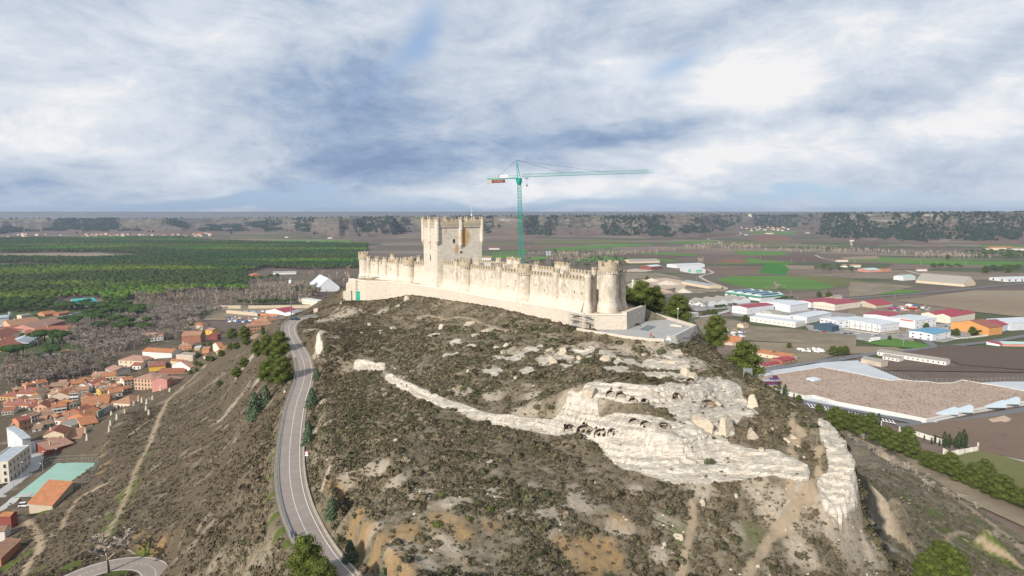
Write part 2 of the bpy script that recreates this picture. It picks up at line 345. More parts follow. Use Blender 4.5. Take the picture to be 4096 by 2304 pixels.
def seg_dist(pts, close=False, maxd=60):                      # distance in plan to a polyline, and the height on it
    D = np.full((NY, NX), 1e3); H = np.zeros((NY, NX)); pts = list(pts) + ([pts[0]] if close else [])
    for a, b in zip(pts[:-1], pts[1:]):
        i0, i1 = np.searchsorted(GX, (min(a[0], b[0]) - maxd, max(a[0], b[0]) + maxd)); j0, j1 = np.searchsorted(GY, (min(a[1], b[1]) - maxd, max(a[1], b[1]) + maxd))
        X, Y = GXX[j0:j1, i0:i1], GYY[j0:j1, i0:i1]; ux, uy = b[0] - a[0], b[1] - a[1]; L = ux * ux + uy * uy + 1e-9
        t = np.clip(((X - a[0]) * ux + (Y - a[1]) * uy) / L, 0, 1); d = np.hypot(X - a[0] - t * ux, Y - a[1] - t * uy)
        m = d < D[j0:j1, i0:i1]; D[j0:j1, i0:i1][m] = d[m]
        if len(a) > 2: H[j0:j1, i0:i1][m] = (a[2] + (b[2] - a[2]) * t)[m]
    return D, H
def inside(poly):
    M = np.zeros((NY, NX), bool); n = len(poly)
    for k in range(n):
        x0, y0 = poly[k][:2]; x1, y1 = poly[(k + 1) % n][:2]
        c = ((y0 > GYY) != (y1 > GYY)) & (GXX < (x1 - x0) * (GYY - y0) / (y1 - y0 + 1e-12) + x0); M ^= c
    return M
Zs = blur(Z, 2); gy, gx = np.gradient(blur(Z, 1), GY, GX); slope = np.hypot(gx, gy)
def band(top, bot): return inside([p[:2] for p in top] + [p[:2] for p in bot][::-1])
LN = lambda k: [qp(*p) for p in CL[k]]
rm_ = band(LN('mt'), LN('mb')) | band(LN('ut'), LN('ub')) | band(LN('lt'), LN('lb')) | band(LN('ot'), LN('ob')) | band(LN('ct'), LN('cb'))
NOSE = [(2062, 1062, 168.5), (2082, 1056, 171.5), (2122, 1105, 162.5), (2151, 1165, 155.5), (2154, 1235, 150.5), (2110, 1290, 146.5), (2076, 1276, 147), (2058, 1212, 151), (2088, 1196, 152.5), (2090, 1150, 156), (2070, 1110, 160.5)]
rm_ |= inside([qp(*p)[:2] for p in NOSE]) | band(LN('mb')[7:], LN('lt')) | band(LN('ub')[2:], [qp(*p) for p in [(1640, 1022, 166.5), (1700, 1040, 165), (1760, 1062, 164), (1800, 1098, 163), (1850, 1092, 168), (1885, 1045, 178)]]) | band([qp(*p) for p in [(1395, 1062, 170.2), (1440, 1015, 173), (1480, 1000, 172.5), (1500, 1020, 169.5)]], [qp(*p) for p in [(1400, 1064, 169.8), (1500, 1062, 166.7)]])
rock = np.clip(blur(rm_.astype(float), 3) * 1.5, 0, 1)
def hqz(x, y, z): return onz(x * Q, y * Q, z)
for x, y, z, r in [(1380, 893, 96, 4), (1415, 880, 97, 5), (1300, 875, 97, 4), (1250, 880, 96, 3), (1180, 850, 97, 3), (1520, 893, 97, 5), (1580, 905, 97, 5), (1240, 925, 93, 3), (1330, 920, 94, 3), (1130, 860, 97, 2.5), (1760, 1110, 85, 5), (1800, 1080, 86, 5), (1660, 940, 96, 5), (1000, 770, 96, 2.5), (960, 800, 96, 3), (1440, 1045, 88.5, 3), (1690, 880, 98.8, 4), (1720, 930, 97, 6), (1780, 945, 96, 6.5), (1840, 985, 92, 6), (1862, 1040, 88, 5), (1700, 990, 94, 4), (1560, 930, 96.5, 4), (1640, 900, 98, 5), (1470, 870, 98, 4), (1090, 815, 98.2, 3), (1150, 835, 98, 3), (1340, 860, 97.5, 3.5), (1440, 900, 96.5, 4)]:
    p = hqz(x, y, z); rock = np.maximum(rock, sstep(1.1, .5, np.hypot(GXX - p.x, GYY - p.y) / r + (fbm(GXX / 2.5, GYY / 2.5, 77, 3) - .5) * 1.6))
yard = inside([p[:2] for p in OUTER_W] + [(49, 252), (38, 272), (15, 304), (-10, 344), (-40, 368), (-70, 378), (-80, 362)]); ter = inside([(p.x, p.y) for p in TER_W])
flat = yard | ter
dO_, hO_ = seg_dist(OUTER_W, maxd=6); rim = dO_ < 2.4; Z = np.where(rim, hO_ - .3, Z); flat &= ~rim
rough = 1 - blur((flat | rim).astype(float), 3); rough[flat | rim] = 0
rock *= rough
Zs = np.where(flat | rim, Z, Zs)
N1 = fbm(GXX / 16, GYY / 16, 3, 4) - .5; N2 = fbm(GXX / 3.2, GYY / 3.2, 9, 4) - .5
near = sstep(420, 250, GYY) * .7 + .3
Zs = Zs + rough * (N1 * 2.2 * near + N2 * .9 * (1 - rock)) * sstep(-2, 4, Zs)
# rock ledges: strata break the face into risers and treads, bulging in and out along the cliff
rkh = blur(rm_.astype(float), 1); Zs = Zs + rkh * np.clip(Zs - blur(Zs, 10), -1.2, 1.2) * .6
st = 1.15; zz = (Zs + N1 * 3.2) / st; fl = np.floor(zz); fr_ = zz - fl
terr_ = (fl + sstep(.18, .62, fr_)) * st - N1 * 3.2
bul = (fbm(GXX / 7, GYY / 5, 21, 3) - .5)
rk = np.clip(rock * 1.3, 0, 1)
Zs = Zs * (1 - rk) + (.4 * Zs + .6 * terr_ + bul * 1.5 + (fbm(GXX / 2.6, GYY / 1.3, 31, 2) - .5) * .4) * rk
# roads are benched into the slope
ROAD = [(800, 797, 88.2), (768, 800, 87.8), (742, 806, 87.4), (727, 822, 86.8), (730, 845, 85.6), (744, 870, 84.5), (760, 900, 83.2), (767, 935, 82), (760, 972, 80.8), (748, 1008, 79.8), (737, 1060, 78.4), (729, 1130, 77.3), (729, 1200, 76.6), (742, 1270, 76.2), (771, 1340, 76), (806, 1400, 76), (850, 1455, 76), (905, 1510, 76), (980, 1575, 76)]
def spline(P, n=6):
    out = []
    for i in range(len(P) - 1):
        p0, p1, p2, p3 = P[max(i - 1, 0)], P[i], P[i + 1], P[min(i + 2, len(P) - 1)]
        for k in range(n):
            t = k / n; out.append(.5 * (2 * p1 + (p2 - p0) * t + (2 * p0 - 5 * p1 + 4 * p2 - p3) * t * t + (3 * p1 - p0 - 3 * p2 + p3) * t ** 3))
    return out + [P[-1]]
ROAD_W = spline([qp(*p) for p in ROAD])
hc = qp(262, 1475, 43); HAIR_W = [Vector((hc.x + 11.5 * math.cos(a) * 1.05, hc.y + 11.5 * math.sin(a), 43 + .6 * math.cos(a))) for a in np.linspace(R(-60), R(240), 40)]
HAIR_W = [HAIR_W[0] + Vector((-6, -25, 1)), *HAIR_W, HAIR_W[-1] + Vector((-12, -22, -1.5))]
for path, wd in ((ROAD_W, 3.5), (HAIR_W, 4.4)):
    D, H = seg_dist(path, maxd=14); k = sstep(wd + 3.5, wd, D); Zs = Zs * (1 - k) + (H - .12) * k; rock *= 1 - k
roadD = np.minimum(seg_dist(ROAD_W, maxd=40)[0], seg_dist(HAIR_W, maxd=40)[0])
COURT = [tq(229, 1852, 12), tq(397, 1846, 12), tq(375, 1890, 12), tq(345, 1940, 12), tq(266, 1963, 12), tq(180, 1985, 12), tq(53, 1990, 12)]
ci = blur(inside(COURT).astype(float), 2); ci = np.clip(ci * 2.2, 0, 1); Zs = Zs * (1 - ci) + 11.9 * ci
def zt(x, y):
    if not (GX[0] < x < GX[-1] and GY[0] < y < GY[-1]): return 0.
    i = min(max(np.searchsorted(GX, x) - 1, 0), NX - 2); j = min(max(np.searchsorted(GY, y) - 1, 0), NY - 2)
    u = (x - GX[i]) / (GX[i + 1] - GX[i]); v = (y - GY[j]) / (GY[j + 1] - GY[j])
    return max(0., float((Zs[j, i] * (1 - u) + Zs[j, i + 1] * u) * (1 - v) + (Zs[j + 1, i] * (1 - u) + Zs[j + 1, i + 1] * u) * v))
def hit(tx, ty):                                               # where the sight line through a photograph pixel meets the ground
    a, b, c = ray(tx, ty)
    if c >= -1e-4: return onz(tx, ty, 0)
    smax = CAMZ / -c; s = 85.; step = .6
    while s < min(smax, 820 / b):
        x, y, z = a * s, b * s, CAMZ + c * s
        if z < zt(x, y): return Vector((x, y, zt(x, y)))
        s += step * (1 + s / 300)
    return onz(tx, ty, 0)
def hq(qx, qy): return hit(qx * Q, qy * Q)
# ================================================================ HILL SURFACE
def paint(items, conv=hq):
    A = np.zeros((NY, NX))
    for it in items:
        p = conv(it[0], it[1]); r = it[2]; wt = it[3] if len(it) > 3 else 1
        d = np.hypot(GXX - p.x, GYY - p.y); A = np.maximum(A, wt * np.clip(1.25 - d / r, 0, 1))
    return A
def track(pts, wd, soft=.6, conv=hq):
    D, _ = seg_dist(spline([conv(*p) for p in pts], 3), maxd=12); return sstep(wd + soft, wd - soft * .3, D + N2 * .9)
jit = (fbm(GXX / 4.5, GYY / 4.5, 41, 5, .6) - .5) * 1.25
PALE = [(870, 790, 11, .8), (830, 805, 8), (960, 785, 5), (1060, 800, 5, .7), (790, 830, 6), (800, 860, 4), (1290, 885, 7, .8), (1400, 895, 9), (1470, 880, 7), (1560, 885, 8), (1640, 880, 8, .8), (1690, 900, 8), (1735, 915, 7), (1230, 930, 5, .7), (1340, 1000, 4), (1150, 985, 5), (1320, 1035, 5), (1440, 1040, 6), (1480, 1015, 5), (1510, 960, 4), (1600, 940, 6), (1700, 950, 7), (1820, 985, 8), (1240, 1000, 4), (1000, 955, 4),
        (1300, 1290, 5, .8), (1380, 1300, 6, .8), (1450, 1270, 5, .7), (1230, 1240, 4, .7), (1060, 1240, 4, .8), (1150, 1265, 4, .8), (1000, 1215, 4), (950, 1190, 3), (835, 1150, 2.2), (820, 1200, 2), (870, 1215, 2.5), (1960, 1290, 6), (2040, 1285, 6), (2110, 1310, 7), (2160, 1350, 8, .9), (2010, 1390, 5, .8), (1850, 1330, 4, .6), (2260, 1400, 5, .8), (1760, 1240, 5, .8), (1900, 1225, 5, .8), (1600, 1240, 4, .6), (1680, 1330, 4, .7), (1560, 1330, 4, .7), (1660, 1400, 4, .6),
        (620, 915, 9, .8), (600, 1000, 9, .6), (660, 945, 6), (560, 1050, 8, .5), (1120, 1380, 4, .7), (1010, 1380, 4, .8), (1060, 1420, 4, .8), (940, 1330, 2.5), (1350, 1230, 4, .6), (2230, 1300, 8, .5), (2300, 1330, 8, .45), (810, 1010, 3), (800, 1080, 3, .9), (830, 1060, 3, .7), (800, 950, 3, .5)]
OCH = [(840, 1215, 2.2, .8), (855, 1245, 2.6), (872, 1275, 3), (895, 1310, 3), (920, 1345, 3), (950, 1385, 3), (985, 1425, 3), (1020, 1460, 3), (1100, 1305, 3, .8), (1160, 1345, 3.2, .8), (1020, 1335, 3.4, .9), (1240, 1320, 3, .6), (1490, 1385, 4), (1450, 1395, 3, .8), (1535, 1405, 4), (1480, 1430, 4), (1420, 1375, 3, .9), (390, 1400, 3), (403, 1425, 3), (372, 1372, 3), (345, 1350, 2.4), (258, 1147, 3), (266, 1165, 3), (250, 1190, 3), (1560, 1310, 3, .6), (600, 1105, 3, .5), (640, 1010, 4, .5), (480, 1160, 2, .6)]
pale = np.clip(paint(PALE) * 1.25 + jit * .9, 0, 1) * (paint(PALE) > .01); pale = sstep(.35, .85, pale)
pale = np.maximum(pale, .55 * sstep(.12, .34, jit) * rough)
och = sstep(.35, .85, np.clip(paint(OCH) * 1.15 + jit * 1.5, 0, 1)) * (paint(OCH) > .01)
paths = [([(2060, 1130), (2052, 1170), (2062, 1205), (2022, 1265), (1962, 1330), (1920, 1390), (1878, 1455)], .75), ([(1350, 838), (1290, 835), (1210, 815), (1150, 800), (1080, 795)], .5),
         ([(515, 920), (480, 955), (430, 1000), (405, 1040), (392, 1075), (375, 1120)], 1.0), ([(375, 1120), (350, 1165), (330, 1210), (300, 1290), (270, 1340), (235, 1395)], .6), ([(400, 1050), (370, 1060), (340, 1085), (320, 1100)], .7),
         ([(55, 1300), (95, 1350), (98, 1385), (70, 1420), (45, 1460)], 1.2), ([(100, 1370), (150, 1340), (165, 1300), (200, 1255), (270, 1215)], .45),
         ([(2150, 1100), (2230, 1150), (2320, 1205), (2420, 1265), (2510, 1330), (2545, 1360), (2620, 1420)], 1.3), ([(2510, 1330), (2490, 1342), (2440, 1345), (2400, 1345), (2380, 1360), (2372, 1375)], .8), ([(2425, 1358), (2480, 1380), (2576, 1430)], .7),
         ([(1742, 1250), (1738, 1330), (1728, 1390), (1712, 1455)], .7), ([(2005, 985), (1992, 1040), (2010, 1075), (2020, 1100)], .5)]
path = np.zeros((NY, NX))
for p, wd in paths: path = np.maximum(path, track(p, wd))
GREEN = [(360, 1150, 4), (345, 1185, 4), (330, 1220, 4.5), (312, 1255, 5), (296, 1290, 5), (280, 1320, 5), (262, 1350, 4), (390, 1080, 3), (400, 1045, 3), (425, 1015, 3), (320, 1240, 5), (250, 1160, 3, .5), (110, 1290, 3), (60, 1400, 6, .7), (30, 1420, 6, .7), (170, 1430, 5, .8), (300, 1440, 4), (360, 1395, 3), (90, 1440, 5, .6),
         (682, 1150, 1.6), (681, 1200, 1.6), (681, 1250, 1.6), (690, 1300, 1.6), (705, 1340, 1.8), (720, 1370, 2), (684, 1100, 1.4), (760, 1420, 2), (2420, 1360, 20, .55), (2300, 1270, 16, .5), (2500, 1400, 16, .6), (2480, 1320, 16, .5), (2360, 1300, 16, .5), (1100, 900, 6, .4), (1360, 1000, 5, .4), (1300, 1120, 8, .4), (1200, 950, 9, .35), (360, 1000, 8, .4), (1700, 1350, 6, .4), (1900, 1350, 6, .4)]
green = sstep(.3, .8, np.clip(paint(GREEN) * 1.2 + jit * .7, 0, 1)) * (paint(GREEN) > .01)
pale *= 1 - path * .5
cut = sstep(7.5, 4.6, roadD) * sstep(3.4, 4.2, roadD)

V = np.stack([GXX, GYY, Zs], -1)
gy2, gx2 = np.gradient(Zs, GY, GX); nn = np.hypot(np.hypot(gx2, gy2), 1)
ov = rk * (np.sin(Zs * 4.65 + N1 * 9) * .30 + (fbm(GXX / 6.5, Zs / .7, 51, 3) - .5) * 1.6)            # beds stick out or fall back across the face
V[..., 0] -= gx2 / nn * ov; V[..., 1] -= gy2 / nn * ov
idx = np.arange(NY * NX).reshape(NY, NX)
Fq = np.stack([idx[:-1, :-1], idx[:-1, 1:], idx[1:, 1:], idx[1:, :-1]], -1).reshape(-1, 4)

m_hill = bpy.data.materials.new("hill_ground"); m_hill.use_nodes = True; k = NT(m_hill.node_tree); B = k.n['Principled BSDF']; B.inputs['Roughness'].default_value = .95; B.inputs['Specular IOR Level'].default_value = .15
pos = k.node('ShaderNodeNewGeometry').outputs['Position']; nrm = k.node('ShaderNodeNewGeometry').outputs['Normal']
nz = k.node('ShaderNodeSeparateXYZ'); k.put(nz.inputs[0], nrm)
nA = k.noise(pos, .11, 6, .65); nB = k.noise(pos, .9, 6, .7); nC = k.noise(pos, 4.5, 4, .7)
soil = k.ramp(nA, [(.3, (.125, .102, .068, 1)), (.48, (.185, .150, .102, 1)), (.66, (.27, .222, .155, 1))])
soil = k.mix(k.smooth(nB, .42, .68), soil, (.105, .092, .058, 1))
soil = k.mix(k.smooth(nC, .55, .75, 0, .5), soil, (.25, .21, .15, 1))
palec = k.ramp(nB, [(.3, (.26, .215, .16, 1)), (.55, (.37, .315, .24, 1)), (.8, (.46, .40, .315, 1))])
palec = k.mix(k.smooth(nC, .6, .72, 0, .6), palec, (.14, .12, .085, 1))
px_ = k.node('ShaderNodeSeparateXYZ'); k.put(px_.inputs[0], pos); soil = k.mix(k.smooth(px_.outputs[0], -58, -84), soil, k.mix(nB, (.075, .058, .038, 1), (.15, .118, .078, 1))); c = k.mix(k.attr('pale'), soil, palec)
grs = k.mix(nB, (.055, .085, .016, 1), (.12, .14, .035, 1)); c = k.mix(k.attr('green'), c, grs)
ochc = k.ramp(nB, [(.3, (.27, .165, .065, 1)), (.6, (.37, .24, .11, 1)), (.85, (.46, .35, .20, 1))]); c = k.mix(k.math('MULTIPLY', k.attr('ochre'), k.math('MULTIPLY', k.smooth(nB, .25, .62, .25, .9), k.smooth(nC, .3, .6, .4, 1))), c, ochc)
c = k.mix(k.attr('path'), c, k.mix(nB, (.26, .20, .13, 1), (.42, .33, .23, 1)))
sx = k.mapping(pos, sc=(.10, .10, 3.0)); sN = k.noise(sx, 1.0, 7, .66, .5); sN2 = k.noise(k.mapping(pos, sc=(.5, .5, .9)), .8, 6, .65)
rockc = k.ramp(sN, [(.28, (.52, .43, .32, 1)), (.37, (.74, .67, .56, 1)), (.55, (.80, .735, .63, 1)), (.66, (.74, .65, .53, 1)), (.75, (.58, .48, .36, 1))])
rockc = k.mix(k.smooth(sN2, .5, .72, 0, .5), rockc, (.46, .335, .215, 1))
lich = k.math('MULTIPLY', k.smooth(nz.outputs[2], .52, .88), k.smooth(nB, .30, .55, .2, 1))
rockc = k.mix(k.math('MULTIPLY', lich, .58), rockc, (.235, .215, .165, 1))
vr = k.node('ShaderNodeTexVoronoi', feature='DISTANCE_TO_EDGE'); k.put(vr.inputs['Vector'], k.vmath('ADD', k.mapping(pos, sc=(.09, .09, .62)), k.vmath('SCALE', k.noise(pos, .6, 3, out=1), sc=.55))); vr.inputs['Scale'].default_value = 1.; crk = k.smooth(vr.outputs['Distance'], .0, .04, .9, 0)
vr2 = k.node('ShaderNodeTexVoronoi', feature='DISTANCE_TO_EDGE'); k.put(vr2.inputs['Vector'], k.vmath('ADD', k.mapping(pos, sc=(.28, .28, 1.9)), k.vmath('SCALE', k.noise(pos, 1.6, 3, out=1), sc=.5))); vr2.inputs['Scale'].default_value = 1.; crk = k.math('MAXIMUM', crk, k.smooth(vr2.outputs['Distance'], .0, .05, .55, 0))
rockc = k.mix(k.math('MULTIPLY', crk, k.smooth(nA, .40, .62, .03, .38)), rockc, (.20, .155, .105, 1))
rockc = k.mix(k.smooth(k.noise(pos, .28, 6, .7), .5, .68, 0, .25), rockc, (.44, .39, .31, 1)); rockc = k.mix(k.smooth(nC, .62, .72, 0, .4), rockc, (.2, .17, .13, 1))
rf = k.smooth(k.math('ADD', k.attr('rock'), k.math('MULTIPLY', k.math('SUBTRACT', nB, .5), .55)), .30, .55)
c = k.mix(rf, c, rockc)
k.put(B.inputs['Base Color'], c)
hgt = k.math('ADD', k.math('MULTIPLY', nB, .6), k.math('ADD', k.math('MULTIPLY', nC, .35), k.math('MULTIPLY', k.math('MULTIPLY', k.math('SUBTRACT', k.math('MULTIPLY', sN, 1.6), k.math('MULTIPLY', crk, .3)), rf), 1.3)))
k.put(B.inputs['Normal'], k.bump(hgt, .75, .6))
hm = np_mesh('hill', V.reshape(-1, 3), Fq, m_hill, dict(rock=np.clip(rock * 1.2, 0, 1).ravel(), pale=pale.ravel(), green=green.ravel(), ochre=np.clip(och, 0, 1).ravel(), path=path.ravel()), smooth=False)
tag(put('hill', hm), kind='structure')

# ---------------------------------------------------------------- tinted foliage material (tint stored per plant)
def leaf_mat(name, trans=.15, var=.35, scale=1.2):
    m = bpy.data.materials.new(name); m.use_nodes = True; k = NT(m.node_tree); b = k.n['Principled BSDF']; b.inputs['Roughness'].default_value = .8; b.inputs['Specular IOR Level'].default_value = .2
    n = k.noise(k.node('ShaderNodeNewGeometry').outputs['Position'], scale, 3)
    at = k.attr('tint', 'Color'); c = k.mix(1.0, at, k.ramp(n, [(.3, 1 - var), (.7, 1 + var)]), 'MULTIPLY'); k.put(b.inputs['Base Color'], c)
    if trans:
        t = k.node('ShaderNodeBsdfTranslucent'); k.put(t.inputs[0], c); mx = k.node('ShaderNodeMixShader'); mx.inputs[0].default_value = trans
        k.l.new(b.outputs[0], mx.inputs[1]); k.l.new(t.outputs[0], mx.inputs[2]); k.l.new(mx.outputs[0], k.n['Material Output'].inputs[0])
    return m
m_shrub = leaf_mat("shrub_leaves", .1, .3)
def leaf_cloud(C, N, size, rg, flatten=.0):          # triangles centred at C, facing roughly N, with edge ~size
    n = len(C); a = rg.normal(size=(n, 3)); a -= (a * N).sum(1, keepdims=True) * N * (1 - flatten); a /= np.linalg.norm(a, axis=1, keepdims=True) + 1e-9
    b = np.cross(N, a); s = size.reshape(-1, 1)
    V = np.stack([C + a * s, C - a * s * .5 + b * s * .8, C - a * s * .5 - b * s * .8], 1).reshape(-1, 3)
    return V, np.arange(3 * n).reshape(-1, 3)
def gsample(A, x, y):
    i = np.clip(np.searchsorted(GX, x) - 1, 0, NX - 2); j = np.clip(np.searchsorted(GY, y) - 1, 0, NY - 2); return A[j, i]
def scatter(n, x0, x1, y0, y1): return rng.uniform(x0, x1, n), rng.uniform(y0, y1, n)
Npatch = fbm(GXX / 7, GYY / 7, 61, 4); townm = paint([(40, 1245, 14), (120, 1210, 26), (60, 1285, 22), (100, 1150, 40), (200, 1090, 26), (330, 960, 60), (150, 1000, 90), (480, 900, 50), (20, 1130, 60), (30, 1330, 10)])
townm = np.maximum(townm, blur(inside(COURT).astype(float), 3))
def shrubs(n, box, r0, r1, nt, rg):
    x, y = scatter(n, *box)
    keep = 1 - np.clip(gsample(rock, x, y) * 2, 0, .97); keep *= 1 - .80 * gsample(pale, x, y); keep *= 1 - .92 * np.clip(gsample(path, x, y) * 1.4, 0, 1); keep *= 1 - .85 * gsample(och, x, y); keep *= 1 - .8 * gsample(green, x, y)
    keep *= (gsample(roadD, x, y) > 4.5) * ~gsample(flat, x, y) * (1 - np.clip(gsample(townm, x, y) * 2, 0, 1)); keep *= .25 + 1.1 * sstep(.34, .58, gsample(Npatch, x, y)); keep *= gsample(Zs, x, y) > 2
    m = rg.random(n) < keep; x, y = x[m], y[m]; n = len(x); z = gsample(Zs, x, y)
    r = rg.uniform(r0, r1, n) ** 1.0; cx = np.repeat(x, nt); cy = np.repeat(y, nt); cz = np.repeat(z, nt); rr = np.repeat(r, nt)
    d = rg.normal(size=(n * nt, 3)); d /= np.linalg.norm(d, axis=1, keepdims=True); d[:, 2] = np.abs(d[:, 2])
    rad = rr * rg.uniform(.55, 1.1, n * nt); C = np.stack([cx + d[:, 0] * rad, cy + d[:, 1] * rad, cz + d[:, 2] * rad * .56], 1)
    Vv, Ff = leaf_cloud(C, d, rr * rg.uniform(.30, .62, n * nt), rg, .5)
    pal = np.array([(.105, .094, .050), (.128, .108, .062), (.082, .084, .042), (.155, .125, .080), (.25, .205, .14), (.145, .135, .075), (.098, .074, .046)]); ci = rg.choice(6, n, p=[.30, .25, .2, .13, .05, .07])
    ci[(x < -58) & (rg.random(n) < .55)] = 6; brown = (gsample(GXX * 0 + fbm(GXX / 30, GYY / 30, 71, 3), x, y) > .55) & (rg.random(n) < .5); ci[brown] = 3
    t = pal[ci] * rg.uniform(.72, 1.15, (n, 1)); return Vv, Ff, np.repeat(t, nt * 3, 0)
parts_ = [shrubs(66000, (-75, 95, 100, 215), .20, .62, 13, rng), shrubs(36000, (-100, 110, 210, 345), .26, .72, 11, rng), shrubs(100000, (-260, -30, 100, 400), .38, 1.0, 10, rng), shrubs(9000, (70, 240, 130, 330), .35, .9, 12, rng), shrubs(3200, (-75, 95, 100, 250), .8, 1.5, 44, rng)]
def join(ps):
    Vs, Fs, Ts, o = [], [], [], 0
    for v, f, t in ps: Vs.append(v); Fs.append(f + o); Ts.append(t); o += len(v)
    return np.concatenate(Vs), np.concatenate(Fs), np.concatenate(Ts)
vv, ff, tt = join(parts_)
tag(put('undergrowth', np_mesh('undergrowth', vv, ff, m_shrub, tint=tt)), 'low brown and olive scrub covering the slopes of the castle hill', 'scrub', kind='stuff')
# loose stones strewn over bare ground
def stones(n, box, rg):
    x, y = scatter(n, *box); m = (rg.random(n) < .12 + .8 * gsample(pale, x, y)) & (gsample(roadD, x, y) > 4.5) & ~gsample(flat, x, y) & (gsample(townm, x, y) < .2); x, y = x[m], y[m]; z = gsample(Zs, x, y); n = len(x)
    base = np.array([(1, 0, 0), (-1, 0, 0), (0, 1, 0), (0, -1, 0), (0, 0, .8), (0, 0, -.5)]); fc = np.array([(0, 2, 4), (2, 1, 4), (1, 3, 4), (3, 0, 4), (2, 0, 5), (1, 2, 5), (3, 1, 5), (0, 3, 5)])
    r = np.minimum(.07 + rg.exponential(.10, n), .6); P = base[None] * r[:, None, None] * rg.uniform(.6, 1.3, (n, 6, 1)); P[..., 0] += x[:, None]; P[..., 1] += y[:, None]; P[..., 2] += z[:, None]
    return P.reshape(-1, 3), (fc[None] + 6 * np.arange(n)[:, None, None]).reshape(-1, 3)
sv, sf = stones(9000, (-75, 95, 100, 230), rng)
m_stone = mat("pale_stone", (.50, .44, .35), .9, .25, .8)
tag(put('rubble', np_mesh('rubble', sv, sf, m_stone)), 'pale loose stones strewn over the bare patches of the hillside', 'stones', kind='stuff')
# ================================================================ CASTLE
def stone(name, col, grey=.55, ochre=.5, stain=None, course=.42):
    m = bpy.data.materials.new(name); m.use_nodes = True; k = NT(m.node_tree); b = k.n['Principled BSDF']; b.inputs['Roughness'].default_value = .92; b.inputs['Specular IOR Level'].default_value = .15
    pos = k.node('ShaderNodeNewGeometry').outputs['Position']; sp = k.node('ShaderNodeSeparateXYZ'); k.put(sp.inputs[0], pos)
    u = k.math('SUBTRACT', k.math('MULTIPLY', sp.outputs[0], .95), k.math('MULTIPLY', sp.outputs[1], .6))
    cv = k.node('ShaderNodeCombineXYZ'); k.put(cv.inputs[0], u); k.put(cv.inputs[1], sp.outputs[2])
    br = k.node('ShaderNodeTexBrick'); k.put(br.inputs['Vector'], cv.outputs[0]); br.inputs['Scale'].default_value = 1; br.inputs['Brick Width'].default_value = course * 2.1; br.inputs['Row Height'].default_value = course
    br.inputs['Mortar Size'].default_value = .03; br.inputs['Bias'].default_value = 0; br.offset = .5
    c3 = lambda f: tuple(min(1, x * f) for x in col) + (1,)
    br.inputs['Color1'].default_value = c3(1.12); br.inputs['Color2'].default_value = c3(.88); br.inputs['Mortar'].default_value = c3(.58)
    nL = k.noise(pos, .14, 5, .65); nM = k.noise(pos, .8, 6, .7); nS = k.noise(k.mapping(pos, sc=(.8, .8, .42)), .9, 6, .7); nF = k.noise(pos, 3.2, 4, .7)
    c = k.mix(k.smooth(nF, .45, .75, 0, .35), br.outputs[0], c3(.66))
    up_ = k.smooth(k.math('ADD', sp.outputs[2], k.math('MULTIPLY', k.math('SUBTRACT', nL, .5), 9)), 106.5, 113.5, .25, 1); c = k.mix(k.math('MULTIPLY', k.math('MULTIPLY', k.smooth(nS, .36, .62), k.smooth(nL, .30, .55, .25, 1)), k.math('MULTIPLY', up_, grey)), c, (.36, .335, .265, 1))
    c = k.mix(k.math('MULTIPLY', k.smooth(nM, .56, .74), k.math('MULTIPLY', k.smooth(k.noise(pos, .22, 4), .5, .66), ochre)), c, (.50, .31, .13, 1))
    if stain:
        for (px, py, pz), (rx, rz), wt in stain:
            dd = k.vmath('SUBTRACT', pos, (px, py, pz)); dd = k.vmath('MULTIPLY', dd, (1 / rx, 1 / rx, 1 / rz))
            e = k.math('ADD', k.vmath('LENGTH', dd), k.math('MULTIPLY', k.math('SUBTRACT', nM, .5), 1.4)); c = k.mix(k.smooth(e, 1.05, .55, 0, wt), c, k.mix(nF, (.36, .20, .07, 1), (.55, .37, .18, 1)))
    k.put(b.inputs['Base Color'], c)
    k.put(b.inputs['Normal'], k.bump(k.math('ADD', k.math('MULTIPLY', br.outputs[1], -.5), nF), .35, .06)); return m
KC = Vector((-34, 310.6, 0)); kr = Vector((.882, .471, 0)); kl = Vector((-.471, .882, 0)); KW, KH = 22.5, 17.4
kp = lambda a, b, z=0: Vector((KC.x + kr.x * a + kl.x * b, KC.y + kr.y * a + kl.y * b, z))
LIME = (.69, .605, .50)
m_lime = stone("limestone_ashlar", LIME, .9, .75); m_keep = stone("keep_limestone", (.67, .605, .505), .30, .25, [(tuple(kp(13.6, 0, 127.5)), (3.4, 5.2), .9), (tuple(kp(9.6, 0, 122)), (1.2, 2.6), .85), (tuple(kp(4.2, 0, 130.4)), (.8, 1.4), .6)])
m_merl = stone("weathered_merlon_stone", (.47, .385, .27), .4, .6); m_outer = stone("retaining_wall_stone", (.64, .565, .465), .5, .8, None, .30)
m_dark = mat("dark_opening", (.03, .026, .022), .9, .2); m_slab = mat("grey_lead_roof", (.20, .205, .23), .7, .1, .6)
inn2 = []
for i, p_ in enumerate(OUTER_W):
    a_ = OUTER_W[max(i - 1, 0)]; b_ = OUTER_W[min(i + 1, len(OUTER_W) - 1)]; t_ = (b_ - a_); t_.z = 0; t_.normalize(); inn2.append(Vector((p_.x - t_.y * .9, p_.y + t_.x * .9, 0)))
CL0 = Vector((0, 270, YARD)); castle = empty('castle', CL0, label='long cream limestone castle with round towers and tall square keep on the hilltop', cat='castle')
def cpart(mb, name, m, parent=castle, smooth=False):
    o = mb.build(name, m, parent, smooth)
    if parent is castle: o.location = -CL0
    return o
def arc(mb, c, r0, r1, a0, a1, z0, z1, n=3):
    P = [(c[0] + r * math.cos(a0 + (a1 - a0) * i / n), c[1] + r * math.sin(a0 + (a1 - a0) * i / n)) for r, rng_ in ((r1, range(n + 1)), (r0, range(n, -1, -1))) for i in rng_]
    mb.prism(P, z0, z1)
